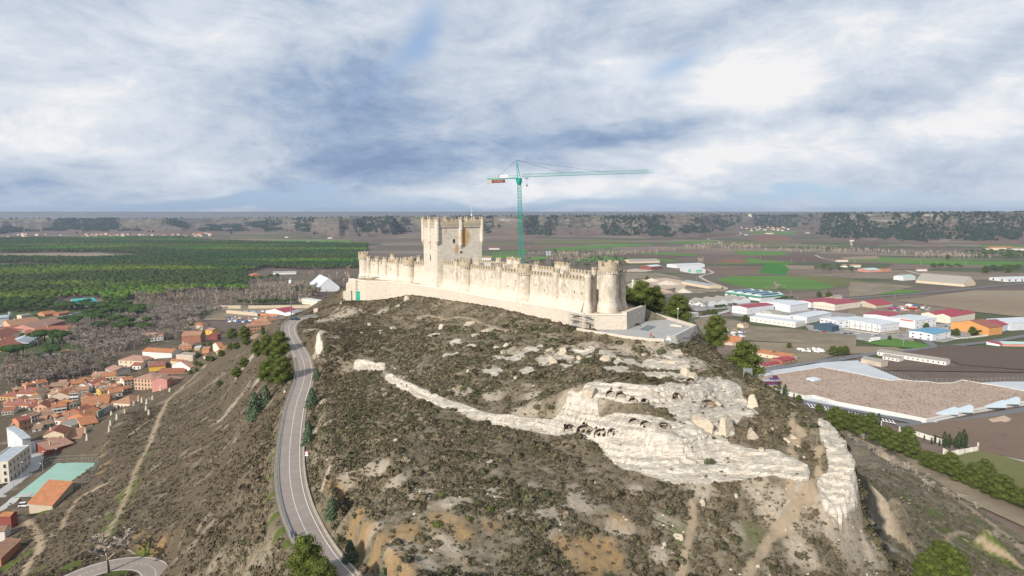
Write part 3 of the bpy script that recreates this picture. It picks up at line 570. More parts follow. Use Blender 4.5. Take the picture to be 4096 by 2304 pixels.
def crenel(mb, O, I, z0, hs, closed=False):               # one connected parapet whose top steps between merlons and gaps
    n = len(O); o = len(mb.v); mb.v += [(p[0], p[1], z0) for p in O] + [(p[0], p[1], z0) for p in I]
    for k_ in range(len(hs)):
        a, b = k_, (k_ + 1) % n; t = len(mb.v); h = hs[k_]
        mb.v += [(*O[a][:2], h), (*O[b][:2], h), (*I[b][:2], h), (*I[a][:2], h)]
        A, B_, C_, D = o + a, o + b, o + n + b, o + n + a
        f = [(A, B_, t + 1, t), (C_, D, t + 3, t + 2), (t, t + 1, t + 2, t + 3), (D, A, t, t + 3), (B_, C_, t + 2, t + 1)]
        mb.f += f; mb.mi += [0] * 5
def ring_crenel(mb, c, r0, r1, z0, zl, zh, nm, off=0., frac=.58, sub_=2, amp=.17):
    O, I, hs = [], [], []; w_ = 2 * math.pi / nm
    for i in range(nm):
        hh = zh + random.uniform(-amp, amp)
        for u, v, h in ((0, frac, hh), (frac, 1, zl)):
            for j in range(sub_):
                a = off + w_ * (i + u + (v - u) * j / sub_); O.append((c[0] + r1 * math.cos(a), c[1] + r1 * math.sin(a))); I.append((c[0] + r0 * math.cos(a), c[1] + r0 * math.sin(a))); hs.append(h)
    crenel(mb, O, I, z0, hs, True)
def line_crenel(mb, a, b, n_, th, z0, zl, zh, nm, off=0., frac=.54):
    a, b = Vector(a[:2]) + n_ * off, Vector(b[:2]) + n_ * off; O, I, hs = [], [], []
    for i in range(nm):
        for u, h in ((0, zl), (.5 - frac / 2, zh + .07 * math.sin(i * 3.1)), (.5 + frac / 2, zl)):
            p = a.lerp(b, (i + u) / nm); O.append(p); I.append(p - n_ * th); hs.append(h)
    O.append(b); I.append(b - n_ * th); crenel(mb, O, I, z0, hs)
def battle_round(c, r, zc, zt_, nm, a0=0, a1=2 * math.pi, mh=1.0, over=.35, frac=.56):
    mb = MB(); n = max(10, int(2 * math.pi * r / .8)); G = []
    for i in range(n):
        for u, q_ in ((.0, r + .04), (.5, r + .04), (.52, r + over + .1), (.98, r + over + .1)): a = 2 * math.pi * (i + u) / n; G.append((c[0] + q_ * math.cos(a), c[1] + q_ * math.sin(a)))
    mb.prism(G, zc - .8, zc + .003)
    o2 = MB(); ring_crenel(o2, c, r - .25, r + over, zc, zt_ - mh, zt_, nm, random.random(), frac)
    return mb, o2
def round_tower(c, r, z0, zc, zt_, nm, flare=.7, name='round_tower', lab=None, mh=1.25):
    mb = MB(); mb.lathe([(r + flare, z0 - 1.5), (r + flare, z0 + .3), (r + flare * .75, z0 + 2), (r + .1, z0 + 3.2), (r, z0 + 3.6), (r, (z0 + zc) / 2), (r, zc), (r - .02, zc + .05)], (c[0], c[1], 0), 30)
    t = cpart(mb, name, m_lime)
    if lab: t['label'] = lab
    a, b = battle_round(c, r, zc, zt_, nm, mh=mh); cpart(a, 'corbel_ring', m_lime, t); cpart(b, 'battlement', m_merl, t); return t
def turret(c, r, z0, zc, zt_, nm=6, flare=.5, lean=(0, 0)):
    mb = MB(); mb.lathe([(r + flare, z0 - 1.5), (r + flare * .9, z0 + 1), (r + .05, z0 + 3.4), (r, z0 + 3.8), (r, zc), (r + .1, zc + .1), (r + .1, zt_ - .85)], (c[0], c[1], 0), 20)
    t = cpart(mb, 'wall_turret', m_lime); b = MB(); ring_crenel(b, c, r - .42, r + .103, zt_ - 1.3, zt_ - .85, zt_, nm, random.random(), .6)
    cpart(b, 'battlement', m_merl, t); return t
def wall_run(P, z0, zt_, th=2.4, side=1, glacis=1.7, gz=3.6, name='curtain_wall', zb=None, merl=True):
    mb = MB(); me_ = MB()
    for a, b in zip(P[:-1], P[1:]):
        a, b = Vector(a[:2]), Vector(b[:2]); d = (b - a).normalized(); n = Vector((d.y, -d.x)) * side
        prof = [(glacis, z0 - 1.5), (glacis, z0), (.12, z0 + gz), (0, z0 + gz + .4), (0, zt_ - 1.0), (-th, zt_ - 1.0), (-th, z0 - 1.5)]
        vs = [(p.x + n.x * o, p.y + n.y * o, z) for p in (a, b) for o, z in prof]; k = len(prof)
        mb.add(vs, [(i, (i + 1) % k, k + (i + 1) % k, k + i) for i in range(k)] + [tuple(range(k - 1, -1, -1)), tuple(range(k, 2 * k))])
        L = (b - a).length; nmer = max(1, round(L / 1.75)); rz = math.atan2(d.y, d.x)
        if merl: line_crenel(me_, a, b, n, .6, zt_ - 1.2, zt_ - .62, zt_ + .6, nmer, .003)
    o = cpart(mb, name, m_lime)
    if merl: cpart(me_, 'battlement', m_merl, o)
    return o
def online(t, P, off=0.):                                # point of a wall line that the photograph shows at column t
    s = (t - 2048) / F4
    for a, b in zip(P[:-1], P[1:]):
        den_ = (b[0] - a[0]) - s * (b[1] - a[1]); k_ = (s * a[1] - a[0]) / den_ if abs(den_) > 1e-9 else -1
        if -.02 <= k_ <= 1.02: return (a[0] + (b[0] - a[0]) * k_, a[1] + (b[1] - a[1]) * k_)
    return P[-1]
FR = [(-31.5, 310.4), (-12.8, 283), (2.2, 264.8), (25.2, 237.2)]; FF = [(-76.5, 357.5), (-58, 342.5), (-41.5, 330)]
BR_ = [(-16, 321), (12, 285.5), (41, 248)]; BF = [(-69, 369), (-44, 350), (-28, 338)]
wall_run(FR, YARD, 116.5)['label'] = 'sunlit front curtain wall between the keep and the end tower'
wall_run(FF, YARD - 1, 114.2)['label'] = 'front curtain wall beyond the keep'
wall_run([(25.2, 237.2), (29.5, 240)], YARD, 117, th=2); wall_run([(36.5, 239.5), (41, 247)], YARD, 116.5, th=2)
wall_run(BR_, YARD, 116.3, side=-1, glacis=1); wall_run(BF, YARD - 1, 114.2, side=-1, glacis=1); wall_run([(-76.5, 357.5), (-69, 369)], YARD - 1, 114.2, side=-1, glacis=1)
for t, r, zt_ in [(1824, 1.05, 118.7), (1998, 1.15, 118.4), (2225, 1.25, 118.6)]:
    p = online(t, FR); turret(p, r, YARD, 116.2, zt_)
for t, r, zt_ in [(1474, 1.1, 116.2), (1508, 1.15, 116.4), (1540, 1.15, 116.2), (1587, 1.15, 115.9)]:
    p = online(t, FF); turret(p, r, YARD - 1, 114, zt_, 5)
for t in (1868, 2103): p = online(t, FR); round_tower((p[0] - .5, p[1] - .6), 2.45, YARD, 116.2, 119.4, 9)
p = online(1638, FF); round_tower((p[0], p[1] - .3), 2.7, YARD - 1, 113.6, 116.9, 9)
round_tower((33.6, 237.2), 3.25, YARD, 118.9, 122.4, 8, .55, lab='large round end tower of the castle nearest the paved terrace', mh=1.7)
round_tower((-78, 360), 2.75, YARD - 1, 115.2, 118.2, 9, lab='tall round tower at the far end of the castle')
turret((26.2, 234.6), 1.2, YARD, 116.5, 119.2); turret((39.6, 243.4), 1.25, YARD, 116.4, 118.9); turret((29.0, 239.4), .9, YARD, 117, 119.9, 4, .2)
for t, r, zt_ in [(1996, 1.4, 118.5), (2044, 1.9, 119.4), (2070, 2.0, 119.2), (2147, .9, 118.2), (2238, 1.9, 119.2), (2265, 2.0, 119)]:
    p = online(t, BR_); turret((p[0], p[1]), r, YARD, 116.2, zt_, 7 if r > 1.5 else 4, .2)
for t, r, zt_ in [(1570, 1.2, 116.6), (1520, 1.3, 116.6), (1675, 1.0, 116.6)]:
    p = online(t, BF); turret((p[0], p[1]), r, YARD - 1, 114, zt_, 5, .2)
# ward: floor, lead roofs along the front wall, low stone ranges seen over the battlements
mb = MB(); mb.prism([FR[0], FR[1], FR[2], FR[3], (36, 240), (41, 248), (12, 285.5), (-16, 321), (-31, 326)][::1], YARD - 1, 106); mb.prism([(-76, 357.5), (-58, 343), (-41.5, 330.5), (-28, 338), (-44, 350), (-69, 369)], YARD - 2, 105); cpart(mb, 'courtyard', m_outer)
mb = MB()
for a, b in zip(FR[:-1], FR[1:]):
    a, b = Vector(a), Vector(b); d = (b - a).normalized(); n = Vector((-d.y, d.x)); mb.prism([a + n * 2.45, b + n * 2.45, b + n * 6.4, a + n * 6.4], [106.1] * 4, [115.5, 115.5, 116.0, 116.0])
cpart(mb, 'courtyard_roof', m_slab)
mb = MB()
for (x, y, z, w_, d_, h_) in [(-9, 306, 110, 5, 5, 13), (-3, 298, 110, 4, 4, 12.6), (-14, 312, 110, 4, 6, 12.5), (20, 268, 110, 4, 3, 12.4)]: mb = MB(); mb.box((x, y, z), (w_, d_, h_), R(-52)); cpart(mb, 'ruined_range', m_lime)

# keep
keep = MB(); gl = 1.7
def kring(o, z): return [kp(-o, -o, z), kp(KW + o, -o, z), kp(KW + o, KH + o, z), kp(-o, KH + o, z)]
rings = [kring(gl, YARD - 2), kring(gl, YARD + .2), kring(gl * .45, YARD + 3.6), kring(.06, YARD + 6.2), kring(0, YARD + 6.8), kring(0, 133.2)]
vs = [p for r_ in rings for p in r_]; fs = [(4 * k_ + i, 4 * k_ + (i + 1) % 4, 4 * k_ + 4 + (i + 1) % 4, 4 * k_ + 4 + i) for k_ in range(len(rings) - 1) for i in range(4)] + [tuple(range(len(vs) - 4, len(vs)))]
keep.add(vs, fs); kobj = cpart(keep, 'keep', m_keep); kobj['label'] = 'tall square keep with bartizans and an ochre stain on its front'
mach = MB(); bat = MB(); TE = []; ang = math.atan2(kr.y, kr.x)
for (ax, L, fn) in (('r', KW, lambda s_, o, z: kp(s_, -o, z)), ('l', KH, lambda s_, o, z: kp(KW + o, s_, z)), ('r', KW, lambda s_, o, z: kp(KW - s_, KH + o, z)), ('l', KH, lambda s_, o, z: kp(-o, KH - s_, z))):
    rz = ang + (0 if ax == 'r' else math.pi / 2); n = int(L / .78)
    for i in range(n): TE += [fn((i + u) * L / n, o, 0).to_2d() for u, o in ((.25, .02), (.27, .54), (.73, .54), (.75, .02))]
    a, b = fn(0, 0, 0), fn(L, 0, 0); n_ = (fn(0, 1, 0) - a).to_2d(); line_crenel(bat, a, b, n_, .6, 133.19, 134.65, 135.7, int(L / 1.9), .61)
mach.prism([(q_.x, q_.y) for q_ in TE], 132.1, 133.2); cpart(mach, 'corbel_ring', m_keep, kobj); cpart(bat, 'battlement', m_merl, kobj)
for a, b in [(0, 0), (KW / 2 + .4, -.1), (KW, 0), (KW, KH / 2), (KW, KH), (KW / 2, KH), (0, KH), (-.1, KH / 2)]:
    c = kp(a, b); r_ = 1.12 if (a, b) == (0, 0) else .98; z0 = 126 if not (0 < a < KW) else 124.6; mb = MB()
    mb.lathe([(.15, z0 - 2.2), (.5, z0 - 1.5), (.55, z0 - 1.3), (.9, z0 - .8), (.95, z0 - .6), (r_ + .08, z0 - .1), (r_ + .08, z0 + .15), (r_, z0 + .25), (r_, 135.1), (r_ + .14, 135.3), (r_ + .14, 135.85)], (c.x, c.y, 0), 18)
    t = cpart(mb, 'bartizan', m_keep, kobj); mb = MB()
    ring_crenel(mb, c, r_ - .3, r_ + .143, 135.5, 135.85, 136.75, 6, .2, .62)
    cpart(mb, 'bartizan_battlement', m_merl, kobj)
def opening(fn, s_, z, w_, h_, rz, arch=True, fr=True):
    mb = MB(); n = 8; pts = [(-w_ / 2, 0), (w_ / 2, 0)] + ([(w_ / 2 * math.cos(math.pi * i / n), h_ - w_ / 2 + w_ / 2 * math.sin(math.pi * i / n)) for i in range(n + 1)] if arch else [(w_ / 2, h_), (-w_ / 2, h_)])
    Mx = Matrix.Translation(fn(s_, 0, z)) @ Matrix.Rotation(rz, 4, 'Z'); m = len(pts)
    ins = [(x, -.03, y) for x, y in pts]; out = [(x * 1.35, -.10, (y - h_ * .5) * 1.16 + h_ * .5) for x, y in pts]
    mb.add(ins, [tuple(range(m))], 0, Mx); mb.add(ins + out, [(i, (i + 1) % m, m + (i + 1) % m, m + i) for i in range(m)], 1, Mx); mb.add(out + [(x, .2, z_) for x, _, z_ in out], [(i, (i + 1) % m, m + (i + 1) % m, m + i) for i in range(m)], 1, Mx)
    cpart(mb, 'window', [m_dark, m_keep], kobj)
fr_ = lambda s_, o, z: kp(s_, -o, z); fl_ = lambda s_, o, z: kp(-o, KH - s_, z)
opening(fr_, 8.3, 124.9, 1.1, 1.9, ang); opening(fr_, 11.9, 115.7, .9, 2.2, ang); opening(fr_, 11.9, 120.1, 1.2, .9, ang, False); opening(fl_, 8.8, 116.4, .95, 3.0, ang - math.pi / 2); opening(fl_, 9.2, 121.6, .5, 1.9, ang - math.pi / 2, False)
mb = MB(); pm = kp(KW - 3, 5, 133.2); mb.tube(pm, pm + Vector((0, 0, 9)), .06, 5); mb.lathe([(0.02, 0), (.35, .3), (.35, .8), (.02, 1.1)], (pm.x, pm.y, 137), 8); fp = mb.build('flagpole', mat("white_metal", (.75, .75, .76), .4)); tag(fp, 'thin white mast standing on the roof of the castle keep', 'mast')
mb = None
for P_, ts in ((FR, (1940, 1968, 2030, 2062, 2145, 2178, 2262, 2300, 2330, 1845)), (FF, (1492, 1524, 1562, 1612))):
    for i, t in enumerate(ts):
        p = online(t, P_); d = (Vector(P_[-1]) - Vector(P_[0])).normalized(); mb = MB(); mb.box((p[0] + d.y * .02, p[1] - d.x * .02, 111.6 + 1.6 * math.sin(i * 2.3)), (.28, .16, .75 if i % 3 else .4), math.atan2(d.y, d.x)); cpart(mb, 'arrow_slit', m_dark)
# outer retaining wall
mb = MB(); yp = [(p.x, p.y) for p in inn2] + [(44, 250), (34, 242), (25, 238), (2, 265), (-13, 284), (-32, 312), (-42, 331), (-58, 344), (-78, 360)]; mb.prism(yp, YARD - 4, YARD + .02); tag(mb.build('castle_yard_ground', mat('yard_earth', (.42, .30, .19), .95, .3, .5, .05, dirt=((.56, .46, .35), .7))), kind='structure')
def thick_wall(P, z0s, z1s, th, mb, batter=.35):
    for i in range(len(P) - 1):
        a, b = Vector(P[i][:2]), Vector(P[i + 1][:2]); d = (b - a).normalized(); n = Vector((d.y, -d.x)); e = d * .0
        vs = []
        for p, z0, z1 in ((a - e, z0s[i], z1s[i]), (b + e, z0s[i + 1], z1s[i + 1])):
            for o, z in ((batter, z0), (0, z1), (-th, z1), (-th, z0)): vs.append((p.x + n.x * o, p.y + n.y * o, z))
        mb.add(vs, [(0, 1, 5, 4), (1, 2, 6, 5), (2, 3, 7, 6), (3, 0, 4, 7), (3, 2, 1, 0), (4, 5, 6, 7)])
ow = empty('retaining_wall', OUTER_W[4], label='long cream stone retaining wall curving below the castle yard', cat='wall')
def sub(mb, name, m, root, **k):
    o = mb.build(name, m, root, **k); o.location = -root.location; return o
mb = MB(); thick_wall(OUTER_W, [p.z - 2.5 for p in OUTER_W], [YARD + .4] * 10 + [YARD + .25] * 3, 1.1, mb); sub(mb, 'wall', m_outer, ow)
mb = MB(); thick_wall([OUTER_W[0] + Vector((0, 0, 0))] + OUTER_W[1:12], [YARD + .4] * 13, [YARD + .62] * 13, 1.2, mb, .12); sub(mb, 'coping', mat("pale_coping_stone", (.72, .66, .56), .9, .1, 1.), ow)
cn = [OUTER_W[11] + Vector((-1.6, .3, 0)), OUTER_W[11], OUTER_W[12], OUTER_W[12] + Vector((2, 7, 0))]
mb = MB(); thick_wall(cn, [YARD - 1] * 4, [YARD + 1.3, YARD + 1.3, YARD + 1.2, YARD + 1.2], 1.3, mb, .04); thick_wall(cn[2:], [96, 96], [YARD + 1.2] * 2, 1.3, mb, .3); sub(mb, 'parapet', m_outer, ow)
e0 = OUTER_W[0]
rw = MB(); rw.prism([(e0.x - 4.5, e0.y + 3), (e0.x - 3.6, e0.y - 2), (e0.x + .5, e0.y - 2.3), (e0.x + 1, e0.y + 5)], 88, [98.5, 99, 99.4, 99.2]); rw.prism([(e0.x - 2.8, e0.y + 3), (e0.x - 2.2, e0.y - 1.2), (e0.x + 3.0, e0.y - 2.0), (e0.x + 3.4, e0.y + 5)], 92, [103, 102.2, 104, 104]); rw.prism([(e0.x - 1.6, e0.y + 2), (e0.x - 1.2, e0.y - .4), (e0.x + 2.0, e0.y - .8), (e0.x + 2.4, e0.y + 3)], 99, [105.2, 104.4, 105.5, 105]); rw.prism([(e0.x + 3.0, e0.y - 2.5), (e0.x + 5.2, e0.y - 3.4), (e0.x + 6.4, e0.y - .5), (e0.x + 4, e0.y + 1)], 92, 104.7)
tag(rw.build('ruined_bastion', m_outer), 'broken stone bastion at the far end of the retaining wall beside green netting', 'bastion')
# scaffolds
m_steel = mat("scaffold_steel", (.30, .29, .27), .5, .2, 2., metal=.6); m_net = mat("green_debris_net", (.02, .32, .20), .8, .25, 1.5)
def scaffold(base, d, n, L, z0, levels, h, dep=1.0):
    mb = MB(); d = Vector(d).normalized(); nrm_ = Vector((d.y, -d.x, 0)) * dep
    for i in range(n + 1):
        p = base + d * (L * i / n)
        for q_ in (p, p + nrm_): mb.tube((q_.x, q_.y, z0), (q_.x, q_.y, z0 + levels * h + .8), .05, 4)
    for k_ in range(1, levels + 1):
        for o in (Vector((0, 0, 0)), nrm_): a = base + o; b = base + d * L + o; mb.tube((a.x, a.y, z0 + k_ * h), (b.x, b.y, z0 + k_ * h), .045, 4); mb.tube((a.x, a.y, z0 + k_ * h - 1), (b.x, b.y, z0 + k_ * h - 1), .04, 4)
        c = base + d * (L / 2) + nrm_ * .5; mb.box((c.x, c.y, z0 + k_ * h - .06), (L, dep * .9, .06), math.atan2(d.y, d.x))
    return mb
p0 = OUTER_W[0] + Vector((3.4, -3.4, 0)); s1 = empty('scaffold', (p0.x, p0.y, 94), label='scaffold tower wrapped in bright green debris netting on the ruined bastion', cat='scaffold')
sub(scaffold(p0, (1, -.15, 0), 2, 4.4, 92.5, 6, 2.0, 1.0), 'scaffold_frame', m_steel, s1)
mb = MB(); c_ = p0 + Vector((2.3, .4, 0)); zz_ = [92.2, 94, 96, 98, 99.3]
mb.lathe([(2.5, 92.0), (2.62, 93.2), (2.5, 94.6), (2.6, 96.2), (2.42, 97.8), (2.5, 99.0), (2.4, 99.4)], (c_.x, c_.y, 0), 20, R(180), R(372)); sub(mb, 'debris_net', m_net, s1)
p0 = OUTER_W[9] + Vector((-1.2, -1.0, 0)); d_ = OUTER_W[10] - OUTER_W[9]
s2 = empty('scaffold', (p0.x, p0.y, 99.6), label='bare steel scaffold standing against the retaining wall beside two dark coated people', cat='scaffold'); sub(scaffold(p0, (d_.x + 3.2, d_.y, 0), 5, 9.4, 98.6, 3, 1.9, 1.0), 'scaffold_frame', m_steel, s2)
p0 = Vector((-80, 353, 104)); s3 = empty('scaffold', p0, label='low green scaffold railing on top of the ruined bastion by the far tower', cat='scaffold'); sub(scaffold(p0, (1, -.2, 0), 6, 12, 103.4, 1, 2.2, 1.2), 'scaffold_frame', mat("green_scaffold", (.10, .26, .20), .6), s3)
# ---------------------------------------------------------------- terrace
m_conc = mat("terrace_concrete", (.37, .365, .345), .9, .10, .35, .0, dirt=((.25, .24, .225), .5))
mb = MB(); mb.prism([(p.x, p.y) for p in TER_W] + [(OUTER_W[12].x, OUTER_W[12].y + 2), (OUTER_W[11].x, OUTER_W[11].y), (OUTER_W[10].x, OUTER_W[10].y)], TERR - 3, TERR + .03); tag(mb.build('terrace_pavement', m_conc), kind='structure')
mb = MB(); g0 = onz(2520, 1318, 0); P = [onz(2553, 1318, TERR), onz(2590, 1300, TERR), onz(2630, 1308, TERR), onz(2592, 1325, TERR)]
mk = MB(); lp = lambda u, v: (P[0].lerp(P[1], u)).lerp(P[3].lerp(P[2], u), v)
for i in range(5):
    a, b, c, d = lp(i / 5 + .02, .05), lp(i / 5 + .17, .05), lp(i / 5 + .17, .95), lp(i / 5 + .02, .95); mk.add([(q_.x, q_.y, TERR + .036) for q_ in (a, b, c, d)], [(0, 1, 2, 3)])
tag(mk.build('pavement_grilles', mat("dark_blue_grille", (.10, .13, .15), .6)), kind='structure')
tw = empty('terrace_wall', TER_W[5], label='pale stone wall round the paved terrace with a battered corner bastion', cat='wall')
mb = MB(); fz = [TERR + .55] * 5; thick_wall(TER_W[:5], [TERR - 2.2] * 5, fz, .5, mb, .1); sub(mb, 'low_wall', m_outer, tw)
B0, B1 = TER_W[5], TER_W[6]; Bm = TER_W[4] + Vector((2.0, 1.2, 0)); mb = MB(); thick_wall([Bm, B0, B1], [96, 95.5, 91], [TERR + 1.1] * 3, .6, mb, 1.5); thick_wall([Bm + Vector((-.4, 2.2, 0)), Bm], [96, 96], [TERR + 1.1] * 2, .5, mb, .3)
sub(mb, 'bastion_face', stone("bastion_stone", (.60, .56, .49), .35, .3), tw)
mb = MB(); thick_wall([B1, TER_W[7], TER_W[8] + Vector((.5, 1, 0))], [94, 96, 98], [TERR + 1.0] * 3, .5, mb, .3); sub(mb, 'back_wall', m_outer, tw)
mb = MB(); q0 = onz(2671, 1378, 98.6); mb.box((q0.x - .3, q0.y + .9, 97.0), (2.7, 2.4, 4.6), R(10), taper=.86); sub(mb, 'buttress', m_outer, tw)
mb = MB(); c = onz(2735, 1310, TERR); mb.box((c.x - 2, c.y + 2, TERR + .25), (4.2, 1.2, .5), R(-34)); mb.box((c.x - 2.2, c.y + 2.1, TERR + .6), (2.6, .8, .22), R(-34)); tag(mb.build('stone_bench', m_outer), 'rough stone bench ledge by the terrace parapet and lamp', 'bench')
# ================================================================ TOWER CRANE
m_crane = mat("crane_green_paint", (.01, .30, .235), .45, .15, .8); m_cable = mat("dark_cable", (.05, .05, .055), .5); m_cw = mat("counterweight_concrete", (.45, .43, .38), .9)
cb = Vector(((2091 - 2048) / F4 * 322, 322, 100)); crane = empty('tower_crane', cb, label='green lattice tower crane with a long jib rising behind the castle', cat='crane'); crane.rotation_euler = (0, R(-1.9), 0)
def lattice(mb, p, q, w, n, r, rd, tri=False):
    p, q = Vector(p), Vector(q); d = q - p; z = d.normalized(); x = Vector((0, 1, 0)) if abs(z.y) < .9 else Vector((1, 0, 0)); y = z.cross(x).normalized(); x = y.cross(z)
    cs = [x * w / 2 + y * w / 2, -x * w / 2 + y * w / 2, -x * w / 2 - y * w / 2, x * w / 2 - y * w / 2] if not tri else [x * w / 2 , -x * w / 2, y * (w * 1.1) * tri]
    k = len(cs)
    for c in cs: mb.tube(p + c, q + c, r, 4)
    for i in range(n):
        a = p + d * (i / n); b = p + d * ((i + 1) / n); mid = p + d * ((i + .5) / n)
        for j in range(k):
            c0, c1 = cs[j], cs[(j + 1) % k]; mb.tube(a + c0, mid + c1, rd, 3); mb.tube(mid + c1, b + c0, rd, 3)
            if k == 4: mb.tube(a + c0, a + c1, rd, 3)
    return mb
HM = 54.5
mb = MB(); lattice(mb, (0, 0, -12), (0, 0, HM - 3), 1.65, 44, .13, .07); crane_part = lambda mb, n, m: mb.build(n, m, crane)
crane_part(mb, 'mast', m_crane)
mb = MB(); mb.lathe([(.75, HM - 3), (1.35, HM - 1.2), (1.35, HM - .2), (1.1, HM)], seg=12); mb.box((0, 0, HM + .1), (3, 3, .25)); crane_part(mb, 'slewing_ring', m_crane)
mb = MB()
for sx, sy in ((-.7, -.7), (.7, -.7), (-.7, .7), (.7, .7)): mb.tube((sx, sy, HM), (-.9, 0, HM + 8.6), .14, 4)
for k_ in range(1, 7): z = HM + k_ * 1.2; s_ = .7 * (1 - k_ / 7.5); mb.tube((-s_ - .1 * k_, -s_, z), (s_ - .12 * k_, s_, z + .8), .06, 3); mb.tube((-s_ - .1 * k_, s_, z), (s_ - .12 * k_, -s_, z + .8), .06, 3)
mb.tube((1, 0, HM + 3.2), (1, 0, HM + 7.4), .04, 3); mb.tube((-.9, 0, HM + 6.4), (1.0, 0, HM + 6.4), .06, 3); crane_part(mb, 'tower_head', m_crane)
mb = MB(); lattice(mb, (1.2, 0, HM + .75), (60.5, 0, HM + .75), 1.15, 46, .075, .042, tri=1.05); mb.tube((60.5, 0, HM + .75), (62.4, 0, HM + .6), .09, 4); jib = crane_part(mb, 'jib', m_crane)
mb = MB(); mb.box((-7.6, .5, HM + .35), (14.6, .18, .45)); mb.box((-7.6, -.5, HM + .35), (14.6, .18, .45)); mb.box((-7.6, 0, HM + .5), (14, 1.0, .08))
for i in range(9): mb.tube((-1 - i * 1.65, -.65, HM + .5), (-1 - i * 1.65, -.65, HM + 1.6), .035, 3)
mb.tube((-.8, -.65, HM + 1.6), (-14.4, -.65, HM + 1.6), .035, 3); crane_part(mb, 'counter_jib', m_crane)
mb = MB(); [mb.box((-13.2 - .8 * i, 0, HM - .6), (.72, 1.1, 2.6)) for i in range(3)]; mb.box((-10.8, 0, HM + .9), (2.2, 1.3, 1.0)); crane_part(mb, 'counterweight', m_cw)
mb = MB(); mb.tube((-.9, 0, HM + 8.5), (-10.5, 0, HM + .8), .05, 4); mb.tube((-.9, 0, HM + 8.5), (21.5, 0, HM + 1.9), .045, 4); mb.tube((-.9, 0, HM + 8.5), (39.5, 0, HM + 1.9), .045, 4); crane_part(mb, 'tie_cables', m_cable)
mb = MB(); mb.box((3.6, 0, HM + .1), (1.6, 1.2, .3)); mb.tube((3.3, 0, HM), (3.3, 0, HM - 3), .03, 3); mb.tube((3.9, 0, HM), (3.9, 0, HM - 3), .03, 3); mb.box((3.6, 0, HM - 3.1), (.9, .3, .5)); mb.tube((3.6, 0, HM - 3.4), (3.6, 0, HM - 4.0), .12, 6); crane_part(mb, 'hook_block', m_cable)
def text_part(body, name, m, parent, loc, rot, size, ext=.01):
    cu = bpy.data.curves.new(name, 'FONT'); cu.body = body; cu.size = size; cu.extrude = ext; cu.align_x = 'CENTER'; cu.align_y = 'CENTER'; cu.materials.append(m)
    tmp = bpy.data.objects.new(name, cu); me = bpy.data.meshes.new_from_object(tmp); bpy.data.objects.remove(tmp); bpy.data.curves.remove(cu)
    o = bpy.data.objects.new(name, me); COL.objects.link(o); o.parent = parent; o.location = loc; o.rotation_euler = rot; return o
m_white = mat("white_paint", (.80, .80, .78), .6, .05, .5); m_red = mat("red_paint", (.55, .04, .05), .5, .1)
mb = MB(); mb.box((-7.0, -.75, HM + 1.25), (3.4, .08, 1.35)); sg = crane_part(mb, 'sign_board', m_white); text_part('GRUSA', 'lettering', m_red, sg, (-7.0, -.80, HM + 1.25), (R(90), 0, 0), .95)
mb = MB(); mb.box((-9.6, -.3, HM - .85), (6.2, .10, 1.5)); sg = crane_part(mb, 'sign_board', mat("maroon_banner", (.13, .04, .06), .7)); text_part('PLAPSA', 'lettering', mat("orange_letter_paint", (.62, .28, .10), .6), sg, (-9.6, -.36, HM - .85), (R(90), 0, 0), 1.35)
# ================================================================ VALLEY, FAR HILLS, FIELDS
c6 = lambda x, y: (2600 + x / 1.722, 820 + y / 1.722); c4 = lambda x, y: (1900 + x / 3.019, 600 + y / 3.019); c5 = lambda x, y: (x / 1.84, 840 + y / 1.84)
cA = lambda x, y: (x / 3.019, 1160 + y / 3.019); cB = lambda x, y: (600 + x / 3.45, 1160 + y / 3.45); cC = lambda x, y: (x / 3.45, 1500 + y / 3.45); cD = lambda x, y: (x / 3.192, 1850 + y / 3.192)
cE = lambda x, y: (2700 + x / 3.45, 1060 + y / 3.45); cF = lambda x, y: (3396 + x / 3.45, 1060 + y / 3.45); cG = lambda x, y: (2800 + x / 1.988, 1380 + y / 1.988); cH = lambda x, y: (2300 + x / 3.45, 980 + y / 3.45); cR = lambda x, y: (1000 + x / 2.415, 1150 + y / 2.415); cS = lambda x, y: (1000 + x / 2.4, 1700 + y / 2.4); c0 = lambda x, y: (x * Q, y * Q)
g0 = lambda p, z=0: onz(p[0], p[1], z)
def gmat(name, stops, scale=(.002, .006, 1), furrow=0, rot=0):
    m = bpy.data.materials.new(name); m.use_nodes = True; k = NT(m.node_tree); b = k.n['Principled BSDF']; b.inputs['Roughness'].default_value = .95; b.inputs['Specular IOR Level'].default_value = .1
    pos = k.node('ShaderNodeNewGeometry').outputs['Position']; n = k.noise(k.mapping(pos, sc=scale, rot=(0, 0, rot)), 1., 8, .68); c = k.ramp(n, [(.3 + .4 * i / max(1, len(stops) - 1), tuple(x) + (1,)) for i, x in enumerate(stops)])
    c = k.mix(k.smooth(k.noise(pos, .12, 5, .7), .5, .72, 0, .4), c, tuple(x * .6 for x in stops[0]) + (1,))
    if furrow:
        wv = k.node('ShaderNodeTexWave'); k.put(wv.inputs[0], k.mapping(pos, rot=(0, 0, rot))); wv.inputs['Scale'].default_value = furrow; wv.inputs['Distortion'].default_value = 1.5; c = k.mix(k.math('MULTIPLY', wv.outputs['Fac'], .3), c, tuple(x * .7 for x in stops[0]) + (1,))
    k.put(b.inputs['Base Color'], c); return m
m_ground = bpy.data.materials.new("valley_ground"); m_ground.use_nodes = True; k = NT(m_ground.node_tree); B = k.n['Principled BSDF']; B.inputs['Roughness'].default_value = .95; B.inputs['Specular IOR Level'].default_value = .1
